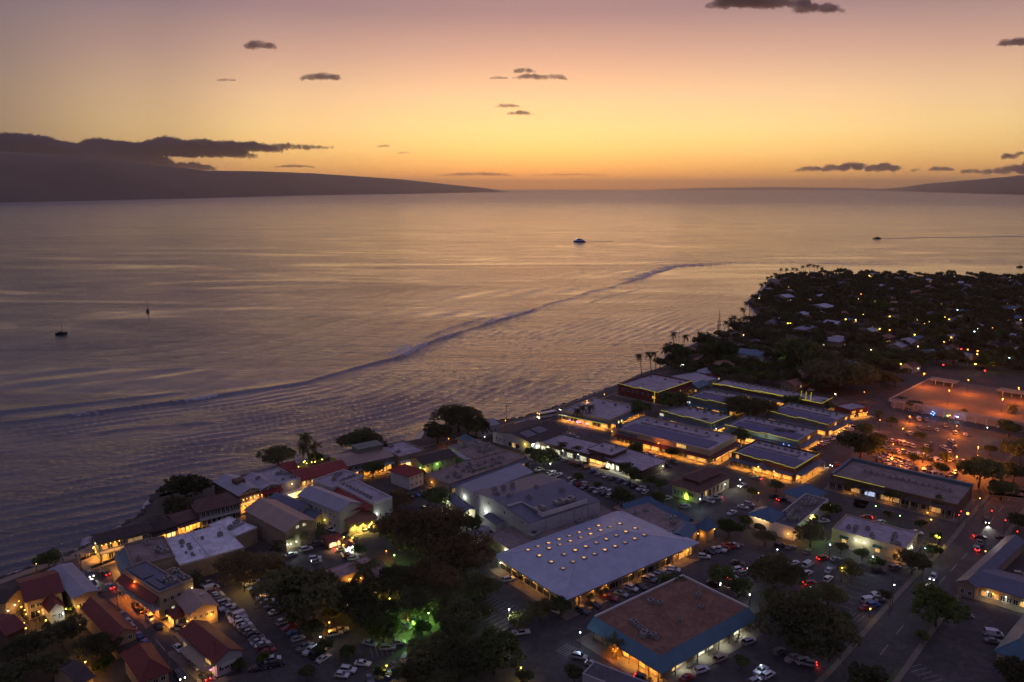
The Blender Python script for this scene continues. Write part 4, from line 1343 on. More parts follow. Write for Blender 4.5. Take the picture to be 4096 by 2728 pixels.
b = outlet('outlet block with twin blue clock pylons and a maroon awning corner', K6(130, 832), K6(888, 1022), K6(1070, 896), 6.2, W_cream, strF=False, strL=False, awnm=R_redy)
for i in (0, 1):
    o = MB().box(-.9, -.6, 0, .9, .6, 5.).build('pylon', W_blue, b.e, (1.2 + i * 2.8, b.w - 1.5, 6.))
    MB().tube((0, -.66, 4.2), (0, -.62, 4.2), .7, n=14).build('clock_disc', glowmat('pylon_disc', (1., .85, .25), 1.2), o)
b.sign('L', b.w * .28, 5., 5., 1.6, G_warm, .3, 'yellow lit shop sign')
o = b.sign('L', b.w * .85, 4.6, 12., 1.4, W_blue, .1, 'blue fascia board')
b = outlet('outlet block with yellow light strings on stepped parapet and blue roof field', K6(1055, 1040), K6(1575, 1166), K6(1782, 1052), 5.8, W_brown, awnm=R_slate)
b.sign('L', b.w * .9, 4.4, 1.6, 1.6, G_amber, .3, 'round lit sign')
MB().slab([(-5.5, b.w * .38, 3.6), (-.2, b.w * .38, 3.6), (-.2, b.w * .5, 5.4), (-5.5, b.w * .5, 5.4)], .15).slab([(-5.5, b.w * .5, 5.4), (-.2, b.w * .5, 5.4), (-.2, b.w * .62, 3.6), (-5.5, b.w * .62, 3.6)], .15).build('porch_gable', R_slate, b.e)
b.lamp('L', b.w * .5, 4.2, 4., 'yellow', 200, .25)
b = outlet('curved-front outlet block with white sign left of the courtyard tree', K6(490, 702), K6(905, 802), K6(1062, 738), 5.8, W_green, un=6, band=False)
b.sign('L', b.w * .97, 4., 2.6, 1.3, G_white, .4, 'white lit sign')
b = outlet('outlet block with dark roof units facing the parked row', K6(1010, 816), K6(1602, 946), K6(1742, 848), 5.8, W_green, strL=True, strF=False)
b.sign('F', b.l * .5, 4.4, 3., 1.5, G_amber, .3, 'yellow lit sign panel')
b.lamp('L', b.w * .42, 3.4, 3.5, 'white', 900, .3)
b = outlet('outlet block with green walls and corner pavilion at the street bend', K6(1352, 702), K6(1842, 812), K6(2002, 728), 5.8, W_green, strF=False)
b.sign('F', b.l * .3, 4.4, 2., 1.6, G_warm, .3, 'yellow lit sign').name = 'sign'
b.sign('F', b.l * .8, 4.6, 2.6, 1.6, G_warm, .3, 'warm lit sign')
b = outlet('long rear outlet block trimmed with stepped yellow light strings', K6(872, 496), K6(1792, 640), K6(1955, 612), 6., W_brown, un=14, band=False, lit=.3)
b.string('L', 6.9, 0, 1, .1, 9, .1)
b = outlet('blue-cornered outlet block with light string behind the courtyard palms', K6(700, 592), K6(1042, 648), K6(1192, 578), 6.8, W_green, un=4, lit=.15, awnm=R_teal)
b.sign('L', b.w * .97, 2.2, 2., 2.6, glowmat('screen_glow', (.8, .95, 1.), 1.6, .4), .3, 'bright white screen')
b = outlet('barn-red waterfront hall with light strings and square windows', K6(165, 480), K6(470, 552), K6(716, 455), 6.4, W_red, un=3, band=False, lit=.1, awnm=W_red, faces='F')
b.row('L', 7, 3.6, 1.5, 1.4)
b.sign('L', b.w * .08, 3., 2.2, 1.3, G_amber, 1.2, 'orange lit sign')
b = outlet('pale flat-roofed beachfront restaurant strung with warm lights', K4(1282, 300), K4(1692, 372), K4(1962, 262), 4.8, W_cream, un=4, band=False, lit=1.4, strF=False, strL=False)
b.string('L', 3.6, 0, 1, 3.05, 0, .13)
b.sign('L', b.w * .86, 3.6, 4., .5, G_white, 3.2, 'white lit sign')
for i, t in enumerate((.35, .5, .56, .7)):
    lx, ly, _ = b.fp('L', b.w * t, 5.5, 0)
    o = MB().tube((0, 0, 0), (0, 0, 2.4), .06).build('lamp_pole', darkm, b.e, (lx, ly, 0))
    link('lamp', cached(('bulb', 'purple', .3), lambda: MB().ball((0, 0, 0), .3, 8).mesh('lamp', bulbmat('purple'))), o, (0, 0, 2.6))
    point(b.e, (lx, ly, 2.), 'purple', 60)
b = Bld('corner_kiosk_shop', 'red-walled end shop with amber signs at the far end of the rear outlet block', K9(500, 652), K9(612, 690), K9(748, 660), 5., group=None)
b.walls(W_red).flat(R_lav, .5).sign('F', b.l * .2, 3., 3., 1.4, G_amber, .2, 'amber lit sign')
b.sign('F', b.l * .6, 3., 2.2, 1.4, G_amber, .2, 'amber lit sign')
b.shop('F', 4, .3, 2., [G_amber, panem]).lamps('F', 4, 2.8, 1.6, 'amber', 600)
pad(b, 4, 2)
for i, p in enumerate((K6(1612, 560), K6(1650, 590), K6(1692, 590), K6(642, 530), K6(326, 520), K6(436, 545))):
    pb = [K6(1612, 672), K6(1650, 680), K6(1690, 684), K6(642, 615), K6(326, 590), K6(436, 628)][i]
    g = at(pb)
    hgt = 11 if i < 3 else 7.5
    t = thing('lit_palm_trunk', ['leftmost yellow-lit palm trunk of three by the rear outlets', 'middle yellow-lit palm trunk of three by the rear outlets', 'rightmost yellow-lit palm trunk of three by the rear outlets', 'yellow-lit palm trunk by the blue-cornered outlet', 'yellow-lit palm trunk at the seaward end of the red hall', 'yellow-lit palm trunk beside the red hall\'s orange sign'][i],
              'palm', (g.x, g.y, 0), 0, 'palms wrapped in yellow lights')
    MB().tube((0, 0, 0), (.2, 0, hgt), .2, .15, 7).build('trunk', woodm, t)
    mb = MB()
    for k in range(int(hgt / .5)):
        mb.tube((.2 * k * .5 / hgt, 0, k * .5 + .1), (.2 * k * .5 / hgt, 0, k * .5 + .28), .27, n=8)
    mb.build('light_wrap', G_string, t)

# ------------------------------------------------------------------ right side
b = Bld('brown_bank', 'two-tier dark brown hip-roofed bank with glowing green panel', K6(582, 1268), K6(792, 1332), K6(1048, 1212), 6.)
b.walls(W_cream, z1=6.).hip(1.6, R_brownred, 1.6)
MB().box(b.l * .18, b.w * .18, 6.6, b.l * .82, b.w * .82, 8.2).build('upper_wall', W_brown, b.e)
x0, x1, y0, y1 = b.l * .12, b.l * .88, b.w * .12, b.w * .88
mb = MB()
r0, r1 = ((x0 + x1) / 2 - (x1 - x0) * .2, (y0 + y1) / 2, 10.2), ((x0 + x1) / 2 + (x1 - x0) * .2, (y0 + y1) / 2, 10.2)
cc = [(x0, y0, 8.2), (x1, y0, 8.2), (x1, y1, 8.2), (x0, y1, 8.2)]
for f in ([cc[0], cc[1], r1, r0], [cc[1], cc[2], r1], [cc[2], cc[3], r0, r1], [cc[3], cc[0], r0], cc[::-1]):
    mb.poly(f)
mb.build('upper_roof', R_brownred, b.e)
b.sign('L', b.w * .42, .5, 1.8, 2.8, G_green, .3, 'glowing green cash machine panel')
point(b.e, b.fp('L', b.w * .42, 1.4, 1.8), 'green', 160)
b.row('F', 7, 1., 1.5, 3., None, .25).row('L', 3, 1., 1.2, 2.4, None, 0., .55, .95).lamp('F', b.l * .8, 3.4, 1., 'white', 120)
b = Bld('long_flat_store', 'long beige flat roof with blue back parapet and porch of trees', K9(448, 1216), K9(1480, 1455), K9(1622, 1312), 5.4)
b.walls(W_brown).flat(R_beige, .35, W_brown).unitrow((.55, .12), (.55, .8), 14, 1.7).awn('L', 4.4, 3., .8, R_dark, posts=16).shop('L', 12, .4, 2.2, [panem, panem, G_dim]).lamps('L', 3, 3.2, 2., 'amber', 260)
b.sign('L', b.w * .66, .6, 4., 2., glowmat('shop_screen', (.6, .7, 1.), .9, .4), .4, 'blue-white lit window')
b.string('L', 5.85, .55, 1., .1, 0, .06)
MB().box(-.2, b.w - 1.2, 5.2, b.l, b.w + .2, 6.6).build('back_parapet', R_slate, b.e)
MB().box(b.l - 1., -.2, 5.3, b.l + .4, b.w, 6.9).build('back_parapet', R_teal, b.e)
pad(b, 2, 5)
b = Bld('blue_pavilion', 'square pavilion with blue pyramid roof across from the long flat store', K9(115, 1330), K9(245, 1392), K9(378, 1330), 4.2)
b.walls(W_white).hip(2.6, R_blue, 1.4).row('F', 3, 1.2, 1.2, 1.6)
b = Bld('blue_hip_hall', 'white hall with blue hip roof and lit arched front', K7(805, 208), K7(985, 268), K7(1085, 208), 5.6)
b.walls(W_white).hip(2.4, R_blue, .9)
arch = MB()
n = 14
for i in range(n):
    a0, a1 = PI * i / n, PI * (i + 1) / n
    arch.poly([(-2.6 * math.cos(a0), -.05, 1.2 + 1.5 * math.sin(a0)), (-2.6 * math.cos(a1), -.05, 1.2 + 1.5 * math.sin(a1)), (-2.6 * math.cos(a1), -.05, 0), (-2.6 * math.cos(a0), -.05, 0)])
arch.build('arched_window', panem, b.e, b.fp('L', b.w * .5, .01, .3), b.fr('L'))
for t in (.3, .5, .7):
    b.lamp('L', b.w * t, 5., .5, 'warm', 150, .16)
b = Bld('grey_flat_hall', 'low grey flat-roofed hall with white walls behind the arched front', K7(990, 262), K7(1162, 332), K7(1392, 88), 5.)
b.walls(W_white).flat(mat('roof_dark_grey', (.10, .095, .10), .9, .25, .2, stain=.3), .35, W_white).units(13, None, .1, .9, .2, .8, 1.2).lamp('F', b.l * .03, 2.6, .5, 'amber', 200).lamp('L', b.w * .2, 2.6, .5, 'amber', 200)
b = Bld('cream_restaurant', 'cream restaurant with pale flat roof, green awnings and wall lamps', K8(466, 342), K8(1062, 500), K8(1166, 372), 4.8)
b.walls(W_cream).flat(R_lav, .5, W_cream)
for (x, y, sz) in ((600, 320, 1.6), (660, 325, 1.8), (650, 350, 1.2), (755, 335, 1.8), (790, 385, 1.5), (800, 400, 1.2), (975, 390, 2.), (960, 410, 1.6), (950, 445, 1.6), (985, 455, 1.6), (1010, 460, 1.4)):
    lx, ly = b.local(K8(x, y), 5.2)
    b.unit(lx, ly, 4.9, sz, sz * .85, sz * .7)
b.awn('L', 3.6, 1.2, .6, mat('awning_green', (.02, .10, .06), .8), .76, .88).awn('L', 3.6, 1.2, .6, MATS['awning_green'], .3, .42)
b.win('L', [b.w * .82, b.w * .36], 1.0, 1.5, 1.8, G_warm).lamp('L', b.w * .65, 3.6, .5, 'white', 200).lamp('L', b.w * .54, 3.6, .5, 'white', 200).lamp('L', b.w * .08, 2.4, .5, 'amber', 160).lamp('F', b.l * .35, 3.6, .8, 'white', 260)
b.sign('F', b.l * .35, 3.6, 3.2, .8, G_white, .4, 'white lit sign')
pad(b, 1.5, 3)
b = Bld('metal_motel', 'long slate metal roof along the main road at the right', K8(1482, 762), K8(1625, 800), K8(2030, 440), 4.6)
b.walls(W_tan).gable('x', 1.4, R_slate, .6).pipes(2, 5.6).row('L', 2, 1., 1., 1.4)
b = Bld('metal_motel', 'motel wing with lit rooms below its slate roof at the right edge', K8(1640, 790), K8(2120, 905), K8(2230, 790), 4.6)
b.walls(W_cream).gable('y', 1.2, R_slate, 1.4).row('L', 8, .9, 1.2, 1.6, None, .15).lamps('L', 3, 3., .9, 'white', 90).lamp('L', b.w * .72, 2.8, .8, 'amber', 120)
pad(b, 1, 3)
b = Bld('teal_roof_corner', 'dark teal roof with pale wall cut by the right edge, lower corner', K8(1800, 1312), K8(2060, 1402), K8(2330, 1060), 4.2)
b.walls(W_white).hip(3.2, R_teal, .8).row('L', 4, 1.4, 1., 1.)
# raised parking deck
b = Bld('parking_deck', 'raised parking deck under orange lamps with white parapet', K9(975, 582), K9(2330, 858), None, 4.6, D=K9(1205, 392), cat='parking deck')
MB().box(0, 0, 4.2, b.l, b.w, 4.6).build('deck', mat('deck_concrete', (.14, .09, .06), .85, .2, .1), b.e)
MB().box(-.15, -.15, 3.6, b.l, .2, 5.5).box(-.15, .2, 3.6, .2, b.w, 5.5).box(.2, b.w - .3, 3.6, b.l, b.w, 5.5).build('parapet', W_grey, b.e)
MB().box(1.2, 1.2, 0, b.l - 1., b.w - 1., 4.2).build('wall', W_grey, b.e)
pm = MB().box(-.25, -.25, 0, .25, .25, 3.9).mesh('post', trimm)
for i in range(16):
    link('post', pm, b.e, (-.2, b.w * (i + .4) / 16, 0))
for i, (p0, p1) in enumerate(((K9(1250, 440), K9(1455, 470)), (K9(1800, 520), K9(2015, 560)))):
    c0, c1 = Vector(b.local(p0, 7.5)), Vector(b.local(p1, 7.5))
    o = MB().box(0, -.5, 7.2, 10, (c0 - c1).length, 7.5).build('shade_canopy', W_tan, b.e, (c1.x, c1.y, 0))
    for k in range(3):
        MB().box(-.2, -.2, 4.6, .2, .2, 7.2).build('post', trimm, o, (1, (c0 - c1).length * (k + .3) / 3, 0))
DECK = b

# ------------------------------------------------------------------ hand-placed far houses
for lab, A, B, C, z, kind, rm, wm in (
        ('blue-roofed church hall with pale gable end beyond the outlets', K10(1068, 960), K10(1252, 1002), K10(1318, 962), 6.5, 'y', R_blue, W_white),
        ('broad terracotta roof beside the shore street', K10(800, 1068), K10(960, 1095), K10(1100, 1062), 4., 'h', R_terra, W_tan),
        ('grey hip-roofed bungalow behind the red waterfront hall', K10(660, 1140), K10(770, 1162), K10(862, 1130), 4., 'h', R_grey, W_grey),
        ('flat grey roof beside the red waterfront hall', K10(572, 1180), K10(650, 1255), K10(745, 1190), 4., 'f', R_grey, W_grey),
        ('small dark red roof behind the grey bungalow', K10(770, 1178), K10(820, 1200), K10(885, 1185), 3.6, 'x', R_redy, W_red),
        ('low green canopy roof behind the blue-cornered outlet', K10(600, 1275), K10(690, 1300), K10(760, 1255), 4., 'x', R_teal, W_green),
        ('long pinkish gable roof left of the dark tree mass', K10(1490, 1252), K10(1600, 1282), K10(1825, 1160), 3.8, 'x', R_terra, W_tan),
        ('square grey roof above the long pinkish roof', K10(1575, 1150), K10(1640, 1185), K10(1735, 1150), 4., 'h', R_beige, W_tan),
        ('tall pale house with hip roof in the far neighbourhood', K10(1875, 838), K10(2010, 868), K10(2070, 820), 6., 'h', R_grey, W_tan),
        ('pale metal-roofed house near the point', K10(1765, 520), K10(1890, 545), K10(1915, 525), 6., 'x', R_metal, W_grey),
        ('pale low roof left of the metal-roofed house', K10(1620, 595), K10(1690, 610), K10(1725, 595), 4., 'x', R_metal, W_grey),
        ('pink-lit tin roof near the point', K10(1452, 425), K10(1520, 448), K10(1545, 435), 5., 'x', R_metal, W_grey),
        ('bright tin roof right of the pink-lit one', K10(1775, 440), K10(1800, 450), K10(1842, 428), 5., 'x', R_metal, W_grey),
        ('grey roofed house among trees at the neighbourhood centre', K10(1610, 735), K10(1690, 752), K10(1755, 718), 4.5, 'h', R_grey, W_tan),
        ('long blue roof below the row of small amber lamps', K11(1385, 950), K11(1830, 1005), K11(1890, 985), 5., 'x', R_blue, W_grey),
        ('large pale school roof in the far right neighbourhood', K11(1055, 905), K11(1200, 920), K11(1360, 858), 5., 'x', R_grey, W_tan),
        ('wide lit hall with warm porch in the far right', K11(1575, 800), K11(1700, 838), K11(1850, 820), 5., 'x', R_grey, W_cream),
        ('flat-roofed pavilion lit at the point', K11(900, 222), K11(950, 238), K11(1000, 232), 5., 'x', R_lav, W_cream)):
    b = Bld('far_house', lab, A, B, C, z, cat='house', group='houses beyond the outlets')
    b.walls(wm)
    if kind == 'h':
        b.hip(2., rm, .7)
    elif kind == 'f':
        b.flat(rm, .3)
    else:
        b.gable(kind, 2., rm, .6)
    b.row('F', 3, 1.2, 1.2, 1.4, None, .25).row('L', 3, 1.2, 1.2, 1.4, None, .25)
    if 'wide lit hall' in lab or 'pavilion' in lab:
        b.shop('L', 5, .5, 2.2, [G_warm, G_amber]).lamps('L', 3, 3.4, 1., 'warm', 1500, r=.5)
# ------------------------------------------------------------------ trees
def leafmat(name, col):
    m = mat(name, col, .75, .5, .8, spec=.25)
    nt = m.node_tree
    b = nt.nodes['Principled BSDF']
    oi = nt.nodes.new('ShaderNodeObjectInfo')
    hs = nt.nodes.new('ShaderNodeHueSaturation')
    src = b.inputs['Base Color'].links[0].from_socket
    mr = nt.nodes.new('ShaderNodeMapRange')
    mr.inputs[3].default_value, mr.inputs[4].default_value = .65, 1.3
    nt.links.new(oi.outputs['Random'], mr.inputs[0])
    nt.links.new(src, hs.inputs['Color'])
    nt.links.new(mr.outputs[0], hs.inputs['Value'])
    nt.links.new(hs.outputs[0], b.inputs['Base Color'])
    tr = nt.nodes.new('ShaderNodeBsdfTranslucent')
    ms = nt.nodes.new('ShaderNodeMixShader')
    ms.inputs[0].default_value = .5
    nt.links.new(hs.outputs[0], tr.inputs[0])
    nt.links.new(b.outputs[0], ms.inputs[1])
    nt.links.new(tr.outputs[0], ms.inputs[2])
    nt.links.new(ms.outputs[0], nt.nodes['Material Output'].inputs['Surface'])
    return m


L_green = leafmat('leaf_green', (.105, .130, .046))
L_olive = leafmat('leaf_olive', (.125, .120, .052))
L_rust = leafmat('leaf_rust', (.140, .100, .048))
L_dark = leafmat('leaf_dark', (.105, .108, .048))
L_bright = leafmat('leaf_bright', (.080, .118, .028))
barkm = mat('bark', (.075, .058, .045), .95, .3, 1.5, .4)


def crown_mesh(name, seed, nclump, nleaf, leaf, flat, hollow, lobes, m):
    """unit crown (radius 1 in x and y, height about flat): leaf quads in clumps over several lobes"""
    r = np.random.default_rng(seed)
    lob = []
    for i in range(lobes):
        a = i * 2.399 + r.uniform(-.4, .4)
        d = .62 * math.sqrt((i + .3) / lobes)
        lob.append((d * math.cos(a), d * math.sin(a), flat * r.uniform(-.12, .22) * (1 - d * .6), r.uniform(.34, .50)))
    lob = np.array(lob)
    L_ = lob[r.integers(len(lob), size=nclump)]
    dr = r.normal(size=(nclump, 3))
    dr[:, 2] = np.abs(dr[:, 2]) - .34
    dr /= np.linalg.norm(dr, axis=1, keepdims=True)
    rad = L_[:, 3] * (hollow + (1 - hollow) * r.random(nclump) ** .4)
    cc = L_[:, :3] + dr * rad[:, None] * np.array([1, 1, flat * 1.15])
    cc, dr = np.repeat(cc, nleaf, 0), np.repeat(dr, nleaf, 0)
    N_ = len(cc)
    p = cc + r.normal(size=(N_, 3)) * np.array([1, 1, .7]) * .045
    n = dr * .6 + r.normal(size=(N_, 3)) * .7 + np.array([0, 0, .35])
    n /= np.linalg.norm(n, axis=1, keepdims=True)
    t = np.cross(n, r.normal(size=(N_, 3)))
    t /= np.linalg.norm(t, axis=1, keepdims=True)
    b_ = np.cross(n, t)
    s = (leaf * r.uniform(.6, 1.3, N_))[:, None]
    V = np.stack([p + t * s, p + b_ * s * .7, p - t * s, p - b_ * s * .7], 1).reshape(-1, 3)
    F = np.arange(len(V)).reshape(-1, 4).tolist()
    V /= np.percentile(np.hypot(V[:, 0], V[:, 1]), 97)
    me = bpy.data.meshes.new(name)
    me.from_pydata(V.tolist(), [], F)
    me.materials.append(m)
    me.update()
    return me


def trunk_mesh(name, seed, limbs, spread):
    """unit trunk: base at z = -1 (scaled), fork at z = -.35, limbs reach into the crown"""
    r = random.Random(seed)
    mb = MB()
    f = (r.uniform(-.03, .03), r.uniform(-.03, .03), -.40)
    mb.tube((0, 0, -1), f, .055, .04, 7)
    for i in range(limbs):
        a = i * 2 * PI / limbs + r.uniform(-.4, .4)
        d = spread * r.uniform(.6, 1.)
        mid = (d * .5 * math.cos(a), d * .5 * math.sin(a), -.12 + r.uniform(-.06, .08))
        end = (d * math.cos(a), d * math.sin(a), .15 + r.uniform(-.05, .12))
        mb.tube(f, mid, .034, .024, 6).tube(mid, end, .024, .010, 5)
        e2 = (end[0] * .7 + r.uniform(-.15, .15), end[1] * .7 + r.uniform(-.15, .15), .25)
        mb.tube(mid, e2, .018, .008, 5)
    return mb.mesh(name, barkm, True)


KIND = {}
for kind, flat, hollow, lobes, ncl, leaf, mats_ in (('round', .80, .55, 7, 520, .050, (L_green, L_olive, L_dark)), ('dome', .46, .6, 13, 900, .034, (L_olive, L_dark, L_rust)),
                                                    ('tall', 1.15, .5, 8, 560, .052, (L_dark, L_green)), ('small', .9, .45, 4, 200, .085, (L_green, L_olive, L_bright))):
    KIND[kind] = {}
    for m in mats_ + ((L_bright,) if L_bright not in mats_ else ()):
        base = [crown_mesh('crown', hash((kind, i)) % 1000 if False else 17 * i + len(kind) * 31, ncl, 11, leaf, flat, hollow, lobes, m) for i in range(2)]
        KIND[kind][m.name] = base
TRUNK = {'round': [trunk_mesh('trunk', i, 5, .5) for i in range(2)], 'dome': [trunk_mesh('trunk', 10 + i, 7, .7) for i in range(2)],
         'tall': [trunk_mesh('trunk', 20 + i, 4, .4) for i in range(2)], 'small': [trunk_mesh('trunk', 30 + i, 3, .35) for i in range(2)]}
NT = [0]


def tree(p, wpx, label, kind='round', m=None, group='trees in the town', hc=None, cat='tree', world=None, rad=None):
    """p = picked crown centre, wpx = crown width in photograph pixels"""
    NT[0] += 1
    k = NT[0]
    if world is None:
        g = at(p, 5.)
        depth = g.y * _ct + (CAM_H - 5) * _st
        r = wpx / 2 * depth / FPX
        hc_ = hc or {'round': r * .72 + 1.1, 'dome': r * .40 + 2.6, 'tall': r * 1.05 + 1., 'small': r * .8 + .5}[kind]
        g = at(p, hc_)
    else:
        g, r = Vector(world), rad
        hc_ = {'round': r * .72 + 1.1, 'dome': r * .40 + 2.6, 'tall': r * 1.05 + 1., 'small': r * .8 + .5}[kind]
    m = m or {'round': L_green, 'dome': L_olive, 'tall': L_dark, 'small': L_green}[kind]
    t = thing('shrub' if kind == 'small' and r < 1.6 else 'tree', label, cat, (g.x, g.y, 0), (k * 2.39) % 6.28, group)
    meshes = KIND[kind].get(m.name) or KIND[kind]['leaf_bright']
    link('crown', meshes[k % 2], t, (0, 0, hc_), 0, r * 1.1)
    link('trunk', TRUNK[kind][k % 2], t, (0, 0, hc_ * .999), 0, (r, r, hc_))
    return t


# palms
def palm_meshes(seed, nf=24, big=1.):
    r = random.Random(seed)
    V, F = [], []
    for i in range(nf):
        a = i * 2.399 + r.uniform(-.2, .2)
        up = r.uniform(-.7, 1.35)
        L = r.uniform(2.7, 3.7)
        n = 9
        prev = None
        for j in range(n + 1):
            t = j / n
            d = L * (t - .18 * t * t * (1.2 - up * .5))
            z = up * L * t * .55 - L * .80 * t * t * (1.15 - up * .35)
            c = Vector((d * math.cos(a), d * math.sin(a), z))
            if prev is not None:
                w = .78 * math.sin(PI * min(.97, .14 + .80 * t)) + .08
                side = Vector((-math.sin(a), math.cos(a), 0))
                for s in (-1, 1):                      # drooping leaflets on both sides of the rib
                    k = len(V)
                    tip = prev.lerp(c, .9) + side * s * w + Vector((0, 0, -w * .55))
                    V.extend([tuple(prev), tuple(prev.lerp(c, .95)), tuple(tip)])
                    F.append((k, k + 1, k + 2))
                k = len(V)
                sd = side * .03
                V.extend([tuple(prev - sd), tuple(prev + sd), tuple(c + sd), tuple(c - sd)])
                F.append((k, k + 1, k + 2, k + 3))
            prev = c
    me = bpy.data.meshes.new('crown')
    me.from_pydata(V, [], F)
    me.materials.append(L_dark if seed % 2 else L_olive)
    me.update()
    return me


PALM = [palm_meshes(i) for i in range(4)]


def palm_trunk(lean, seed):
    mb = MB()
    n = 7
    P = [Vector((lean * (t / n) ** 1.6 * .30, 0, t / n)) for t in range(n + 1)]
    for a, b in zip(P[:-1], P[1:]):
        mb.tube(a, b, .019 - .007 * a.z, .019 - .007 * b.z, 6, cap=False)
    return mb.mesh('trunk', barkm, True)


PTR = [palm_trunk(l, i) for i, l in enumerate((0., .5, 1., -.6))]


def palm(p, hgt, label, size=1., lean=0, rz=None, group='palms in the town'):
    """p = picked crown centre, hgt = trunk height"""
    NT[0] += 1
    k = NT[0]
    g = at(p, hgt)
    rz = (k * 1.7) % 6.28 if rz is None else rz
    off = (0., .5, 1., -.6)[lean] * .30 * hgt
    t = thing('palm_tree', label, 'palm', (g.x - off * math.cos(rz), g.y - off * math.sin(rz), 0), rz, group)
    link('trunk', PTR[lean], t, (0, 0, 0), 0, (hgt, hgt, hgt))
    link('crown', PALM[k % 4], t, (off, 0, hgt), 0, size * 1.2)
    return t


S = 1 / 2.015
T = lambda K, x, y, w, label, kind='round', m=None, **kw: tree(K(x, y), w * S, label, kind, m, **kw)
# left foreground
T(K1, 390, 572, 190, 'small round tree standing on the promenade at the beach end')
T(K2, 290, 600, 310, 'dense dark tree on the rocky shore left of the gallery building', 'round', L_dark)
T(K2, 230, 760, 240, 'lower dark tree in front of the rocky shore tree', 'round', L_dark)
T(K1, 190, 1290, 330, 'broad black tree at the left edge below the courtyard lamps', 'dome', L_dark)
T(K1, 490, 1180, 330, 'forked dark tree left of the long red house', 'round', L_dark)
T(K1, 790, 1270, 320, 'low dark tree before the long red house', 'dome', L_dark)
T(K1, 420, 1420, 280, 'dark tree at the bottom left beside the orange-lit wall', 'round', L_dark)
T(K1, 120, 1500, 280, 'black tree in the bottom left corner', 'round', L_dark)
T(K1, 840, 1420, 150, 'green-lit bush beside the red hip house', 'small', L_bright)
T(K1, 570, 975, 85, 'small tree beside the bright doorway', 'small', L_dark)
T(K1, 1560, 738, 55, 'little green-lit bush by the white roofed building', 'small', L_bright)
T(K1, 1930, 1420, 110, 'bush at the corner of the red store', 'small', L_green)
T(K3, 300, 1370, 110, 'lit hedge bush beside the parking booth', 'small', L_bright)
palm(K1(1545, 680), 5., 'short palm beside the long white wall', .7)
palm(K1(1590, 695), 4.5, 'shorter palm right of another by the long white wall', .65)
# shore
T(K2, 1030, 345, 280, 'flat umbrella tree silhouetted against the sea', 'dome', L_dark)
T(K2, 1680, 222, 325, 'large rounded shore tree right of the tall palms', 'dome', L_dark)
T(K2, 1795, 452, 175, 'round street tree before the grey shop row')
T(K2, 1335, 365, 120, 'shrub lit yellow at the palms\' feet', 'small', L_bright)
palm(K2(1250, 185), 17., 'tallest palm on the sea terrace', 1.25, 1, 2.6)
palm(K2(1235, 262), 14., 'left leaning palm on the sea terrace', 1.15, 2, 2.9)
palm(K2(1330, 258), 11., 'right palm of three on the sea terrace', 1.1, 0)
palm(K2(1885, 240), 8., 'thin palm above the grey shop row', .8)
T(K4, 470, 330, 360, 'largest spreading tree on the shore', 'dome', L_dark, hc=9.)
T(K4, 300, 460, 230, 'dark shore tree left of the largest one', 'round', L_dark)
T(K4, 610, 420, 210, 'dark shore tree right of the largest one', 'round', L_dark)
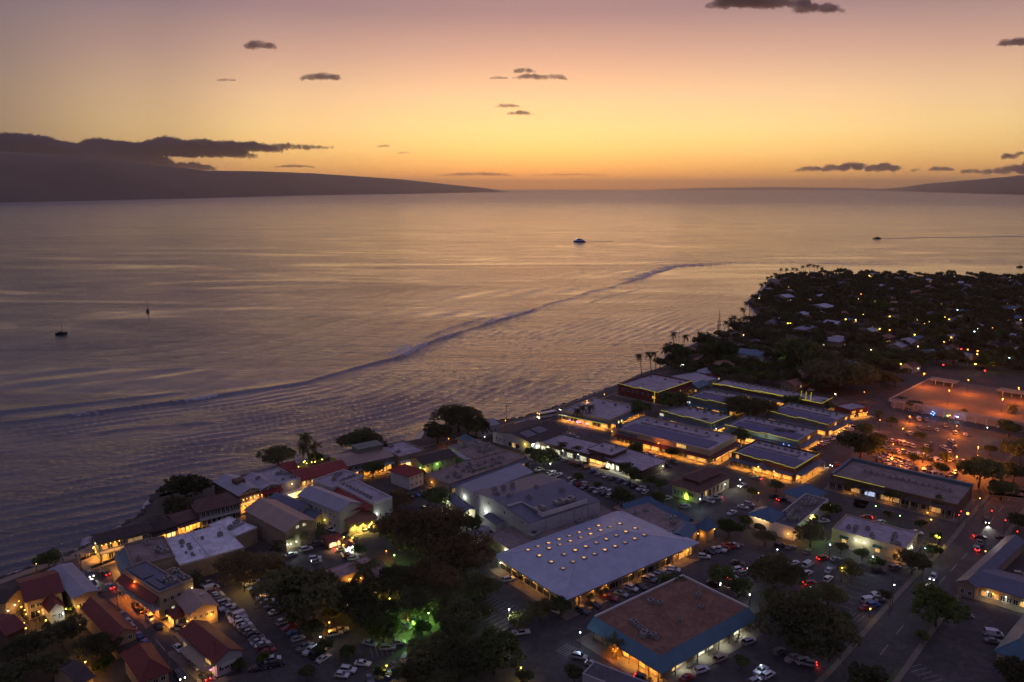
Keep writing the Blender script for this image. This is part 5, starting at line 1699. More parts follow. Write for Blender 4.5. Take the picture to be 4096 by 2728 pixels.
# left car parks
T(K3, 170, 640, 460, 'wide dark tree over the top of the big parking lot', 'dome', L_rust)
T(K3, 620, 860, 590, 'largest dark tree of the parking lot, before the pink roofs', 'round', L_dark)
T(K3, 1080, 500, 130, 'round small tree beside the glowing booth')
palm(K3(1130, 640), 11., 'lone palm standing before the pink apartment roofs', 1.7)
palm(K2(1130, 1003), 5.5, 'palm before the tan warehouse, middle', .8)
palm(K2(1240, 972), 6., 'palm before the tan warehouse, right', .8)
palm(K2(1020, 1045), 4.5, 'palm before the tan warehouse, left and shortest', .8)
palm(K2(1365, 928), 5., 'palm at the warehouse corner by the kiosk', .9)
for x, y, w, lab, k, m in ((1570, 330, 640, 'huge rust-tinted rain tree, topmost of the central grove', 'dome', L_rust), (1860, 510, 560, 'huge rust-tinted rain tree at the right of the central grove', 'dome', L_rust),
                           (1690, 690, 480, 'rust-tinted rain tree in the middle of the central grove', 'dome', L_rust), (1380, 100, 270, 'rain tree beside the curved white wing', 'dome', L_rust),
                           (1420, 760, 420, 'rain tree at the left of the central grove', 'dome', L_olive), (1060, 900, 380, 'dark tree below the pink apartment wing', 'round', L_dark),
                           (1230, 1010, 350, 'dark tree beside the white rooftop lamp of the lower lot', 'dome', L_dark), (1270, 1130, 290, 'green-lit tree above the lower parking lot', 'round', L_bright),
                           (880, 1000, 170, 'tree at the apartment wing\'s lower corner', 'round', L_dark), (700, 1130, 190, 'tree between the two car columns', 'round', L_dark),
                           (1760, 1030, 200, 'tree lit green along the path', 'round', L_olive), (1930, 1010, 270, 'tree right of the green-lit path', 'round', L_olive), (1640, 1330, 350, 'dark tree at the bottom centre-left', 'round', L_dark),
                           (1900, 1370, 520, 'broad dark tree at the bottom centre', 'dome', L_dark), (1500, 1500, 270, 'dark tree at the bottom edge by the blue car', 'round', L_dark), (660, 1490, 140, 'small tree on the kerb at the bottom edge', 'round', L_dark),
                           (1720, 75, 200, 'pale round tree before the cinema lobby', 'round', L_green), (1960, 290, 190, 'round tree beside the grey hall', 'round', L_green), (1250, 1490, 110, 'little tree beside the lit post at the bottom', 'small', L_green),
                           (110, 1430, 110, 'shrub by the red store wall', 'small', L_green), (790, 1280, 150, 'hedge bush behind the white pickup', 'small', L_green), (560, 1050, 110, 'shrub between dark trees in the lot', 'small', L_green),
                           (1560, 860, 340, 'rain tree low in the central grove, left of the path', 'dome', L_olive), (1770, 860, 320, 'rain tree low in the central grove, right of the path', 'dome', L_olive), (1850, 1160, 300, 'dark tree beside the iron gate', 'round', L_dark), (1480, 960, 260, 'dark tree above the silver suv by the path', 'round', L_dark), (1590, 1130, 150, 'bush glowing green beside the path lamp', 'small', L_bright), (1130, 1040, 260, 'dark tree above the tan cars', 'round', L_dark), (980, 1330, 150, 'dark bush on the lower lot\'s upper kerb', 'small', L_green), (1990, 800, 260, 'tree behind the market\'s left wall', 'round', L_olive),
                           (430, 640, 120, 'small palm-like tree at the lot\'s top', 'small', L_dark)):
    T(K3, x, y, w, lab, k, m)
# middle lots
for x, y, w, lab in ((1050, 615, 95, 'small tree before the solar hall'), (1140, 510, 95, 'tree at the solar hall\'s corner'), (1150, 665, 230, 'wide tree at the head of the middle lot'), (290, 975, 195, 'tree by the wooden posts left of the hall'),
                     (535, 1190, 150, 'round tree below the hall\'s lamp'), (1790, 980, 195, 'round tree in the middle lot by the blue band'), (1440, 820, 90, 'small tree in the double car row'), (1590, 885, 70, 'smallest tree in the double car row'),
                     (1820, 745, 120, 'tree before the inland strip shop'), (1890, 815, 125, 'tree right of another before the inland strip shop'), (150, 805, 115, 'tree before the red hip villa'), (1905, 590, 120, 'street tree before the clock pylon outlet')):
    T(K4, x, y, w, lab)
for x, y, h_, lab in ((1470, 255, 9, 'tall palm of the beachfront restaurant, middle'), (1428, 282, 8, 'palm of the beachfront restaurant, left'), (1535, 250, 9, 'palm of the beachfront restaurant, right'), (1310, 550, 6, 'palm over the seaward strip shop'), (1422, 588, 5, 'low palm over the seaward strip shop')):
    palm(K4(x, y), h_, lab, .95)
for x, y, lab in ((465, 810, 'leftmost little palm before the long low arcade'), (575, 780, 'second little palm before the long low arcade'), (620, 765, 'third little palm before the long low arcade'), (670, 760, 'rightmost little palm before the long low arcade')):
    palm(K4(x, y), 4.5, lab, .7)
for x, y, w, lab, m in ((80, 800, 230, 'tree left of the skylit market', L_dark), (690, 945, 172, 'round tree at the skylit market\'s near corner', L_green), (525, 980, 215, 'loose tree left of the market corner tree', L_olive), (375, 1070, 195, 'tree over the white pickup in the empty lot', L_olive),
                        (1585, 755, 200, 'tree in the car row beside the skylit market', L_green), (150, 1330, 440, 'big tree at the bottom left of the empty lot', L_green), (1960, 690, 165, 'tree by the headlights right of the mansard store', L_green), (30, 1000, 200, 'tree at the empty lot\'s left end', L_dark),
                        (400, 1520, 140, 'shrub at the bottom edge below the big tree', L_green), (800, 1490, 150, 'low tree at the bottom edge by the grey roof', L_olive)):
    T(K5, x, y, w, lab, 'round', m)
palm(K5(1110, 1240), 4.5, 'palm against the teal mansard', 1.1)
for i, x in enumerate((920, 1000, 1060)):
    T(K5, x, 870 - i * 26, 70, ['first', 'second', 'third'][i] + ' low hedge bush along the skylit market, from the near end', 'small', L_green)
# outlets
for x, y, w, lab, k in ((320, 665, 175, 'round tree between the beachfront restaurant and the curved outlet', 'round'), (570, 610, 250, 'tree clump before the red waterfront hall', 'round'), (1200, 655, 350, 'great dark tree in the outlet courtyard', 'dome'), (870, 790, 115, 'round tree by the curved outlet\'s end', 'round'),
                        (1140, 890, 165, 'leafy tree between the two middle outlets', 'round'), (300, 985, 120, 'street tree before the blue fascia outlet', 'round'), (578, 1025, 110, 'street tree lit red from below', 'round'), (1550, 615, 150, 'tree before the three lit palms', 'round'),
                        (1835, 648, 115, 'round tree at the rear outlet\'s end', 'round'), (250, 1185, 130, 'tree before the inland flat shop\'s doorway', 'round'), (455, 1395, 155, 'round tree beside the green panel bank', 'round'), (730, 1365, 85, 'small tree at the bank wall', 'round'),
                        (1425, 1290, 115, 'round tree on the corner before the blue pavilion', 'round'), (1230, 1340, 85, 'small tree by the cross street lamp', 'round'), (390, 1250, 120, 'tree right of the inland flat shop', 'round'), (490, 1280, 110, 'tree left of the bank', 'round'),
                        (1620, 235, 350, 'huge round dark tree beyond the rear outlets', 'round'), (1222, 320, 155, 'dense round tree before the church hall', 'tall'), (1040, 215, 150, 'tree at the church hall\'s left', 'round'), (1930, 390, 480, 'enormous dark tree mass right of the pink gable roof', 'dome'),
                        (600, 205, 180, 'dark tree clump on the shore bend', 'round'), (1390, 420, 150, 'tree by the garden path behind the outlets', 'round'), (960, 385, 130, 'tree before the terracotta roof', 'round'), (1140, 440, 190, 'low tree behind the rear outlet', 'dome'), (1770, 480, 160, 'tree behind the rear outlet\'s parked cars', 'dome')):
    T(K6, x, y, w, lab, k, L_dark if k == 'dome' else None)
for x, y, h_, lab in ((1520, 860, 6, 'palm before the facing outlet, right'), (1450, 850, 6, 'palm before the facing outlet, left'), (1555, 735, 5, 'palm at the street bend outlet'), (690, 735, 5, 'palm by the curved outlet'), (760, 740, 5, 'palm right of another by the curved outlet'), (800, 625, 4, 'first palm before the blue-cornered outlet'), (850, 635, 4, 'second palm before the blue-cornered outlet'), (930, 650, 4, 'third palm before the blue-cornered outlet'), (990, 665, 4, 'fourth palm before the blue-cornered outlet'), (1040, 905, 4.5, 'palm at the maroon awning corner'), (320, 480, 6, 'palm before the red waterfront hall')):
    palm(K6(x, y), h_, lab, .9)
# right side
for K, x, y, w, lab, k, m in ((K7, 640, 310, 200, 'spreading tree before the corner tower', 'dome', L_green), (K7, 770, 265, 115, 'round tree left of the arched front', 'round', L_green), (K7, 1300, 370, 250, 'dense tree between the white hall and the cream restaurant', 'round', L_dark),
                              (K7, 930, 390, 170, 'low tree before the arched front', 'dome', L_olive), (K7, 1450, 175, 150, 'yellow-lit tree behind the cream restaurant', 'round', L_bright), (K7, 1320, 250, 90, 'yellow-lit bush at the white hall\'s wall', 'small', L_bright), (K7, 1000, 680, 420, 'wide dark tree in the middle of the right lot', 'dome', L_olive),
                              (K7, 560, 700, 220, 'tree beside the brake lights near the mansard store', 'round', L_green), (K7, 720, 800, 200, 'tree behind the mansard store\'s back corner', 'round', L_green), (K7, 1000, 895, 185, 'tree left of two white cars in the right lot', 'round', L_green), (K7, 1620, 660, 195, 'tree with a lamp inside, before the cream restaurant', 'round', L_olive),
                              (K7, 1270, 915, 220, 'tree right of two white cars in the right lot', 'round', L_green), (K7, 1440, 860, 270, 'tree in the middle of the right lot\'s island', 'dome', L_olive), (K7, 1268, 1110, 690, 'giant dome-shaped tree beside the main road', 'dome', L_dark), (K7, 740, 1400, 130, 'small tree on a grass island at the bottom', 'round', L_green),
                              (K7, 1540, 480, 110, 'left round tree before the cream restaurant', 'round', L_dark), (K7, 1712, 530, 120, 'right round tree before the cream restaurant', 'round', L_green), (K8, 1120, 590, 240, 'dark round tree on the main road verge', 'round', L_dark), (K8, 1320, 960, 400, 'big leafy tree right of the main road', 'round', L_bright),
                              (K8, 1315, 395, 95, 'flowering bush lit by yellow lamps at the crossing', 'small', L_bright), (K8, 740, 1530, 290, 'tree at the bottom edge of the main road', 'round', L_dark), (K8, 1990, 1500, 320, 'dark tree in the bottom right corner', 'round', L_dark), (K8, 900, 865, 110, 'small tree by the road lamp pole', 'round', L_dark),
                              (K8, 1280, 510, 130, 'green-lit shrub beside the cream restaurant', 'small', L_bright), (K8, 1190, 290, 85, 'small tree on the restaurant\'s back kerb', 'small', L_green), (K8, 920, 215, 80, 'smaller tree on the restaurant\'s back kerb', 'small', L_green), (K8, 1200, 1200, 130, 'low bush on the verge below the leafy tree', 'small', L_green),
                              (K8, 1980, 270, 160, 'dark tree at the right edge above the crossing', 'round', L_dark), (K8, 820, 600, 120, 'low hedge before the cream restaurant', 'small', L_green), (K8, 580, 1040, 95, 'shrub right of the giant dome tree', 'small', L_green)):
    T(K, x, y, w, lab, k, m)
for x, y, w, lab in ((705, 970, 315, 'great round tree between street and orange car park'), (1665, 1175, 320, 'great tree at the orange car park\'s near corner'), (950, 770, 95, 'small tree in the orange car park\'s far corner'), (850, 905, 105, 'small tree behind the street row'), (1130, 1070, 100, 'tree amid the orange-lit cars'), (1900, 825, 165, 'orange-lit tree at the right of the car park'),
                     (1990, 1010, 270, 'dark tree at the right edge beside the car park'), (620, 1290, 115, 'leftmost tree before the long flat store'), (730, 1322, 105, 'second tree before the long flat store'), (960, 1370, 135, 'third tree before the long flat store'), (1335, 1425, 150, 'fourth tree before the long flat store'), (1030, 600, 85, 'tree at the parking deck\'s lit corner'),
                     (1380, 1060, 95, 'tree right of the orange-lit cars'), (1230, 1010, 85, 'small tree behind the orange-lit cars'), (1530, 710, 90, 'dark tree beside the coloured festive lights'), (740, 840, 130, 'orange-tinted tree by the street'), (1130, 640, 110, 'low tree under the parking deck wall'), (1840, 1320, 200, 'dark tree between car park and main road'), (1940, 1180, 200, 'dark tree beside the upper main road'), (1740, 1000, 100, 'small dark tree in the car park\'s right part'), (1180, 890, 90, 'brown tree in the car park\'s upper part'), (1350, 1150, 120, 'tree above two white vans')):
    T(K9, x, y, w, lab)
palm(K9(1925, 650), 9., 'tall palm before the parking deck', 1.1)
palm(K9(850, 700), 5., 'palm on the street beside the outlets', 1.)
# slender palms and trees along the far shore
for i, (x, y, h_) in enumerate(((130, 990, 17), (222, 970, 17), (268, 968, 16), (375, 940, 15))):
    palm(K10(x, y), h_, ['leftmost', 'second', 'third', 'rightmost'][i] + ' of four slender palms leaning over the water', .95, 3, .4, 'slender shore palms')
for i, (x, y, h_) in enumerate(((460, 795, 16), (572, 820, 14), (705, 795, 11), (935, 790, 8), (955, 690, 13), (1000, 660, 14), (1030, 640, 15), (1075, 665, 13), (1125, 650, 10), (1155, 640, 9), (1108, 565, 12), (1150, 505, 13), (1180, 505, 14), (1210, 520, 13), (1240, 530, 13), (1270, 525, 12), (1285, 335, 10), (1320, 320, 11), (1345, 270, 13), (1380, 260, 13), (1415, 235, 11), (1470, 190, 11), (1525, 190, 12), (1585, 185, 12), (1620, 190, 12), (1675, 165, 14), (1720, 155, 15), (1745, 150, 15), (1780, 155, 14), (1815, 160, 13), (1855, 180, 11))):
    palm(K10(x, y - 14), h_ + 4, 'palm silhouette in the line of palms along the far shore and point', 1.0, i % 3, None, 'palms along the far shore and point')
g = at(K10(880, 800))
t = thing('pine_tree', 'thin dark column-like pine standing among the shore palms', 'tree', (g.x, g.y, 0))
mb = MB()
for k in range(16):
    z, r_ = 3 + k * 1.3, 2.1 * (1 - k / 17)
    for i in range(9):
        a = i * .698 + k * .3
        mb.poly([(0, 0, z), (r_ * math.cos(a - .14), r_ * math.sin(a - .14), z + .25), (r_ * math.cos(a + .14), r_ * math.sin(a + .14), z + .25)])
        mb.poly([(0, 0, z + .5), (r_ * math.cos(a), r_ * math.sin(a), z - .1), (r_ * .9 * math.cos(a), r_ * .9 * math.sin(a), z + .5)])
mb.build('crown', L_dark, t)
MB().tube((0, 0, 0), (0, 0, 24), .3, .05, 7).build('trunk', barkm, t)

# ------------------------------------------------------------------ the far neighbourhood: houses and trees among each other
FAR = px((2600, 1478), K10(420, 1080), K10(440, 1000), K10(640, 920), K10(900, 830), K10(1060, 790), K10(1200, 690), K10(1300, 600), K10(1200, 490), K10(1300, 420), K10(1400, 310), K10(1500, 250), K10(1900, 245), K10(2330, 245), K11(1500, 262), K11(2355, 272), (4700, 1130), (4700, 1700), K9(2100, 420), K9(1250, 330), K9(900, 560), K6(1960, 560), K6(1200, 470), K6(800, 440))


def inside(x, y, poly):
    c = False
    for (x0, y0), (x1, y1) in zip(poly, poly[1:] + poly[:1]):
        if (y0 > y) != (y1 > y) and x < (x1 - x0) * (y - y0) / (y1 - y0) + x0:
            c = not c
    return c


rf = random.Random(21)
taken = []
for o in list(bpy.data.objects):
    if o.parent is None and o.get('category') in ('house', 'building', 'parking deck', 'tree') and o.location.y > 420:
        rr = 13 if o['category'] == 'house' else 4
        if o['category'] in ('building', 'parking deck'):
            rr = 10
        taken.append((o.location.x, o.location.y, rr))
_dk = [Vector((DECK.e.location.x, DECK.e.location.y))]
dl, dw, da = DECK.l, DECK.w, DECK.ang


def on_deck(x, y, mg=5):
    gx, gy = x - DECK.e.location.x, y - DECK.e.location.y
    lx, ly = gx * math.cos(-da) - gy * math.sin(-da), gx * math.sin(-da) + gy * math.cos(-da)
    return -mg < lx < dl + mg and -mg < ly < dw + mg


houses = []
for _try in range(6000):
    if len(houses) >= 190:
        break
    x, y = rf.uniform(90, 1000), rf.uniform(500, 1320)
    if inside(x, y, FAR) and not on_deck(x, y, 14) and all((x - a) ** 2 + (y - b_) ** 2 > (14 + c) ** 2 for a, b_, c in taken):
        houses.append((x, y))
        taken.append((x, y, 12))
HROOF = [R_grey, R_slate, R_terra, R_dark, R_brownred, R_metal, R_blue, R_tan, R_beige]


def house_set(i):
    r = random.Random(i)
    l, w, z = r.uniform(9, 16), r.uniform(7, 10), r.uniform(3, 5.2)
    wall = MB().box(0, 0, 0, l, w, z)
    roof = MB()
    o, h = .6, w * .24
    if i % 2:
        for q in ([(-o, -o, z), (l + o, -o, z), (l + o, w / 2, z + h), (-o, w / 2, z + h)], [(-o, w / 2, z + h), (l + o, w / 2, z + h), (l + o, w + o, z), (-o, w + o, z)]):
            roof.slab(q, .15)
        wall.poly([(0, 0, z), (0, w, z), (0, w / 2, z + h)]).poly([(l, 0, z), (l, w, z), (l, w / 2, z + h)])
    else:
        c = [(-o, -o, z), (l + o, -o, z), (l + o, w + o, z), (-o, w + o, z)]
        a, b_ = (w / 2, w / 2, z + h), (l - w / 2, w / 2, z + h)
        for f in ([c[0], c[1], b_, a], [c[1], c[2], b_], [c[2], c[3], a, b_], [c[3], c[0], a], c[::-1]):
            roof.poly(f)
    return l, w, z, wall.mesh('wall', (W_tan, W_grey, W_cream, W_brown)[i % 4]), roof.mesh('roof', HROOF[i % len(HROOF)])


HS = [house_set(i) for i in range(18)]
RC = ['grey metal', 'slate', 'terracotta', 'dark shingle', 'brown shingle', 'pale metal', 'blue metal', 'tan metal', 'beige gravel']


def region(x, y):
    return 'close behind the outlets' if y < 640 else 'out on the point' if y > 900 and x < 520 else 'at the far right of the neighbourhood' if x > 520 else 'in the middle of the far neighbourhood'


for i, (x, y) in enumerate(houses):
    l, w, z, wm_, rm_ = HS[i % 18]
    t = thing('far_house', f'low house with {RC[(i % 18) % 9]} roof among trees {region(x, y)}', 'house', (x, y, 0), rf.choice((.62, 2.2, .7, 3.8, 5.35)) + rf.uniform(-.1, .1), 'houses of the far neighbourhood')
    link('wall', wm_, t)
    link('roof', rm_, t)
    if rf.random() < .6:
        cl_ = rf.choice(('amber', 'amber', 'warm', 'yellow'))
        link('porch_lamp', cached(('bulb', cl_, .34), lambda: MB().ball((0, 0, 0), .34, 8).mesh('lamp', bulbmat(cl_))), t, (rf.uniform(1, l - 1), -.6, 2.7))
    if rf.random() < .55:
        pm_ = rf.choice((G_dim, G_dim, G_warm, panem))
        for k in range(2):
            link('window', cached(('farwin', pm_.name), lambda: MB().box(-.8, -.06, 0, .8, 0, 1.2).mesh('window', pm_)), t, (l * (.3 + .4 * k), -.01, 1.2))
cand = []
grid = {}
for a, b_, c in taken:
    grid.setdefault((int(a // 20), int(b_ // 20)), []).append((a, b_, c))
for _ in range(26000):
    x, y = rf.uniform(90, 1050), rf.uniform(490, 1330)
    r = rf.choice((3.2, 4., 4.5, 5., 6., 7.)) * rf.uniform(.8, 1.15)
    gx, gy = int(x // 20), int(y // 20)
    if not inside(x, y, FAR) or on_deck(x, y, 4):
        continue
    if all((x - a) ** 2 + (y - b_) ** 2 > (r * .62 + c * .7) ** 2 for i in (-1, 0, 1) for j in (-1, 0, 1) for a, b_, c in grid.get((gx + i, gy + j), ())):
        cand.append((x, y, r))
        grid.setdefault((gx, gy), []).append((x, y, r * .8))
cand.sort(key=lambda c: math.hypot(c[0], c[1]) / c[2])
near_, rest = cand[:150], cand[150:]
for x, y, r in near_:
    kd_, lm_ = rf.choice(('round', 'round', 'dome', 'tall')), rf.choice((L_dark, L_olive, L_green))
    tree(None, 0, f"{dict(leaf_dark='dark', leaf_olive='olive', leaf_green='green')[lm_.name]} {dict(round='rounded', dome='flat-topped', tall='upright')[kd_]} tree among houses {region(x, y)}", kd_, lm_, 'trees of the far neighbourhood', world=(x, y, 0), rad=r)
# the rest read as one mass of crowns
pr = [crown_mesh('crown_low', 70 + i, 60, 5, .16, .8, .6, 5, (L_dark, L_olive, L_green)[i]) for i in range(3)]
pv_ = []
pf_ = []
for me in pr:
    a = np.zeros(len(me.vertices) * 3, np.float32)
    me.vertices.foreach_get('co', a)
    pv_.append(a.reshape(-1, 3))
    pf_.append(np.arange(len(me.vertices)).reshape(-1, 4))
VV, FF, off = [], [], 0
for i, (x, y, r) in enumerate(rest):
    v = pv_[i % 3]
    a = rf.uniform(0, 6.28)
    c, s = math.cos(a) * r, math.sin(a) * r
    VV.append(np.stack([v[:, 0] * c - v[:, 1] * s + x, v[:, 0] * s + v[:, 1] * c + y, v[:, 2] * r + r * .95 + 1], -1))
    FF.append(pf_[i % 3] + off)
    off += len(v)
if VV:
    me = bpy.data.meshes.new('far_trees')
    me.from_pydata(np.concatenate(VV).tolist(), [], np.concatenate(FF).tolist())
    me.materials.append(L_olive)
    me.update()
    tag(link('far_trees', me), 'dark mass of tree crowns covering the far neighbourhood and point', 'trees', None, 'stuff')
print('FAR', len(houses), len(cand), len(near_), len(rest))
# ------------------------------------------------------------------ cars
PAINT = {n: mat('paint_' + n, c, .32, .05, 1., spec=.55) for n, c in dict(white=(.46, .46, .48), silver=(.26, .26, .285), grey=(.12, .12, .135), black=(.02, .02, .024), red=(.26, .02, .02), blue=(.03, .07, .24), tan=(.30, .24, .16)).items()}
carglass = mat('car_glass', (.015, .018, .024), .12, .1, 1., spec=.7)
tyrem = mat('tyre', (.018, .018, .018), .9, .2, 3.)
rimm = mat('rim', (.3, .3, .32), .4, .1, 3., metal=.6)
lensm = mat('lamp_lens', (.55, .55, .55), .2, .1, 3.)
tailm = mat('tail_lens', (.22, .01, .01), .3, .1, 3.)
G_tail = glowmat('tail_light_on', (1., .02, .01), 7.)
G_head = glowmat('headlight_on', (1., .93, .70), 9.)


def car_profile(kind):
    """side outline (x forward, z up), beltline z, cabin outline, half width"""
    return {'sedan': ([(-2.3, .35), (2.25, .35), (2.3, .62), (2.15, .78), (1.1, .95), (-1.6, .98), (-2.25, .92), (-2.35, .6)], [(1.0, .94), (.25, 1.42), (-1.05, 1.44), (-1.75, .97)], .90),
            'suv': ([(-2.3, .42), (2.25, .42), (2.32, .7), (2.2, .98), (1.15, 1.10), (-2.2, 1.12), (-2.35, .9)], [(1.1, 1.08), (.45, 1.68), (-1.9, 1.72), (-2.25, 1.10)], .95),
            'hatchback': ([(-2., .35), (1.95, .35), (2.02, .6), (1.9, .8), (1.0, .98), (-1.85, 1.0), (-2.05, .8)], [(.95, .96), (.25, 1.48), (-1.35, 1.50), (-1.9, 1.0)], .87),
            'pickup': ([(-2.75, .5), (2.6, .5), (2.68, .8), (2.55, 1.02), (1.4, 1.12), (-2.7, 1.10), (-2.78, .8)], [(1.3, 1.10), (.75, 1.72), (-.75, 1.74), (-.95, 1.10)], .96),
            'van': ([(-2.6, .4), (2.5, .4), (2.58, .75), (2.4, 1.05), (1.7, 1.2), (-2.55, 1.25), (-2.65, .8)], [(1.9, 1.15), (1.2, 1.98), (-2.4, 2.05), (-2.6, 1.22)], .98)}[kind]


def car_meshes(kind):
    body, cab, hw = car_profile(kind)
    mb = MB()

    def loft(pts, rings):
        n = len(pts)
        k = len(mb.v)
        for (yy, sx, sz) in rings:
            cx = sum(p[0] for p in pts) / n
            cz = sum(p[1] for p in pts) / n
            mb.v += [((p[0] - cx) * sx + cx, yy, (p[1] - cz) * sz + cz) for p in pts]
        for r_ in range(len(rings) - 1):
            for i in range(n):
                mb.f.append((k + r_ * n + i, k + r_ * n + (i + 1) % n, k + (r_ + 1) * n + (i + 1) % n, k + (r_ + 1) * n + i))
                mb.m.append(0)
        mb.f.append(tuple(range(k + n - 1, k - 1, -1)))
        mb.f.append(tuple(range(k + (len(rings) - 1) * n, k + len(rings) * n)))
        mb.m += [0, 0]
    loft(body, [(-hw, .965, .86), (-hw * .9, 1., 1.), (hw * .9, 1., 1.), (hw, .965, .86)])
    # roof panel over the glass
    c = cab
    ht = hw * .74
    z1, z2 = c[1][1], c[2][1]
    mb.slab([(c[1][0] - .06, -ht, z1 + .05), (c[1][0] - .06, ht, z1 + .05), (c[2][0] + .08, ht, z2 + .05), (c[2][0] + .08, -ht, z2 + .05)], .07)
    for sgn in (-1, 1):                                # roof pillars
        mb.tube((c[0][0], sgn * hw * .86, c[0][1]), (c[1][0], sgn * ht * .98, z1), .05, n=4)
        mb.tube((c[3][0], sgn * hw * .86, c[3][1]), (c[2][0], sgn * ht * .98, z2), .07, n=4)
    if kind == 'van':
        mb.box(c[2][0] + .1, -hw * .93, 1.2, .4, hw * .93, 2.06)
    if kind == 'pickup':
        mb.box(-2.7, -hw * .93, 1.08, -.98, -hw * .8, 1.25).box(-2.7, hw * .8, 1.08, -.98, hw * .93, 1.25).box(-2.76, -hw * .93, 1.08, -2.66, hw * .93, 1.25)
    bodym = mb.mesh('body', PAINT['white'])
    g = MB()
    wb, wt_ = hw * .90, hw * .73
    q = [(c[0][0], -wb, c[0][1]), (c[1][0], -wt_, z1), (c[2][0], -wt_, z2), (c[3][0], -wb, c[3][1])]
    p = [(x, -y, z) for x, y, z in q]
    g.poly(q).poly(p[::-1]).poly([q[0], p[0], p[1], q[1]]).poly([q[2], p[2], p[3], q[3]]).poly([q[1], p[1], p[2], q[2]])
    glassm = g.mesh('windows', carglass)
    rad = .34 if kind in ('sedan', 'hatchback') else .38
    wx = [body[1][0] - .85, body[0][0] + .85]
    w = MB().tube((0, -.12, 0), (0, .12, 0), rad, n=12).mesh('wheel', tyrem)
    rim = MB().tube((0, -.13, 0), (0, .13, 0), rad * .58, n=10).mesh('rim', rimm)
    head = MB().box(-.06, -.2, -.09, .06, .2, .09).mesh('headlight', lensm)
    tail = MB().box(-.06, -.2, -.12, .06, .2, .12).mesh('tail_light', tailm)
    return dict(body=bodym, glass=glassm, wheel=w, rim=rim, rad=rad, wx=wx, hw=hw, head=head, tail=tail, fx=body[1][0] + .02, bx=body[0][0] - .02, hz=body[2][1] + .06, tz=body[-2][1] - .08)


CARS = {k: car_meshes(k) for k in ('sedan', 'suv', 'hatchback', 'pickup', 'van')}
headon = MB().ball((0, 0, 0), .20, 8).mesh('headlight', G_head)
tailon = MB().ball((0, 0, 0), .17, 8).mesh('tail_light', G_tail)


def car(x, y, ang, kind, colr, label, group, lights=None, z=.03, detail=2, power=1.):
    c = CARS[kind]
    t = thing({'pickup': 'pickup_truck', 'van': 'van'}.get(kind, 'car'), label, {'pickup': 'pickup', 'van': 'van'}.get(kind, 'car'), (x, y, z), ang, group)
    o = link('body', c['body'], t)
    o.material_slots[0].link = 'OBJECT'
    o.material_slots[0].material = PAINT[colr]
    link('windows', c['glass'], t)
    if detail >= 1:
        for wx in c['wx']:
            for s in (-1, 1):
                w = link('wheel', c['wheel'], t, (wx, s * (c['hw'] - .1), c['rad']))
                if detail >= 2:
                    link('rim', c['rim'], w)
        for s in (-1, 1):
            link('headlight', headon if lights in ('head', 'both') else c['head'], t, (c['fx'], s * c['hw'] * .66, c['hz']))
            link('tail_light', tailon if lights in ('tail', 'both') else c['tail'], t, (c['bx'], s * c['hw'] * .68, c['tz']))
    if lights in ('head', 'both'):
        l = bpy.data.lights.new('headlight_beam', 'SPOT')
        l.energy, l.color, l.spot_size, l.spot_blend, l.shadow_soft_size = 900 * LP * power, (1., .95, .82), math.radians(55), .7, .15
        lo = bpy.data.objects.new('headlight_beam', l)
        COL.objects.link(lo)
        lo.parent, lo.location, lo.rotation_euler = t, (c['fx'] + .3, 0, .75), (math.radians(83), 0, math.radians(-90))
    if lights in ('tail', 'both'):
        point(t, (c['bx'] - .45, 0, .6), 'red', 22 * power, .2)
    return t


ORD = 'first second third fourth fifth sixth seventh eighth ninth tenth eleventh twelfth thirteenth fourteenth fifteenth sixteenth seventeenth eighteenth nineteenth twentieth twenty-first twenty-second twenty-third twenty-fourth twenty-fifth twenty-sixth'.split()
rc = random.Random(99)
CW = ['white'] * 8 + ['silver'] * 6 + ['grey'] * 6 + ['black'] * 5 + ['red'] * 2 + ['blue'] * 2
KW_ = ['suv'] * 5 + ['sedan'] * 5 + ['hatchback'] * 3 + ['pickup'] * 2 + ['van']


def lines(pts, ang, ln=5.2, parent=None):
    me = cached(('pline', ln), lambda: MB().box(-ln / 2, -.06, 0, ln / 2, .06, .004).mesh('parking_line', paintm))
    for p in pts:
        link('parking_line', me, parent or LOTS[0], (p[0], p[1], .03), ang)


def carrow(p0, p1, n, end, where, group, heading=None, flip=False, skip=(), detail=2, colors=None, kinds=None, stripe=True, jit=.25, skew=0.):
    a, b_ = at(p0, .6), at(p1, .6)
    d = b_ - a
    ang = (math.atan2(d.y, d.x) + PI / 2 + skew) if heading is None else heading
    L = []
    for i in range(n):
        t = i / max(1, n - 1)
        g = a + d * t
        L.append((g.x, g.y))
        if i in skip:
            continue
        k, c = (kinds or {}).get(i) or rc.choice(KW_), (colors or {}).get(i) or rc.choice(CW)
        th = ang + (PI if (flip or rc.random() < .25) else 0) + rc.uniform(-.03, .03)
        car(g.x + rc.uniform(-jit, jit), g.y + rc.uniform(-jit, jit), th, k, c, f'{c} {k} parked {ORD[i]} from the {end} {where}', group, None, .03, detail)
    if stripe and n > 2:
        h = d / (n - 1) / 2
        lines([(x - h.x, y - h.y) for x, y in L] + [(L[-1][0] + h.x, L[-1][1] + h.y)], ang)


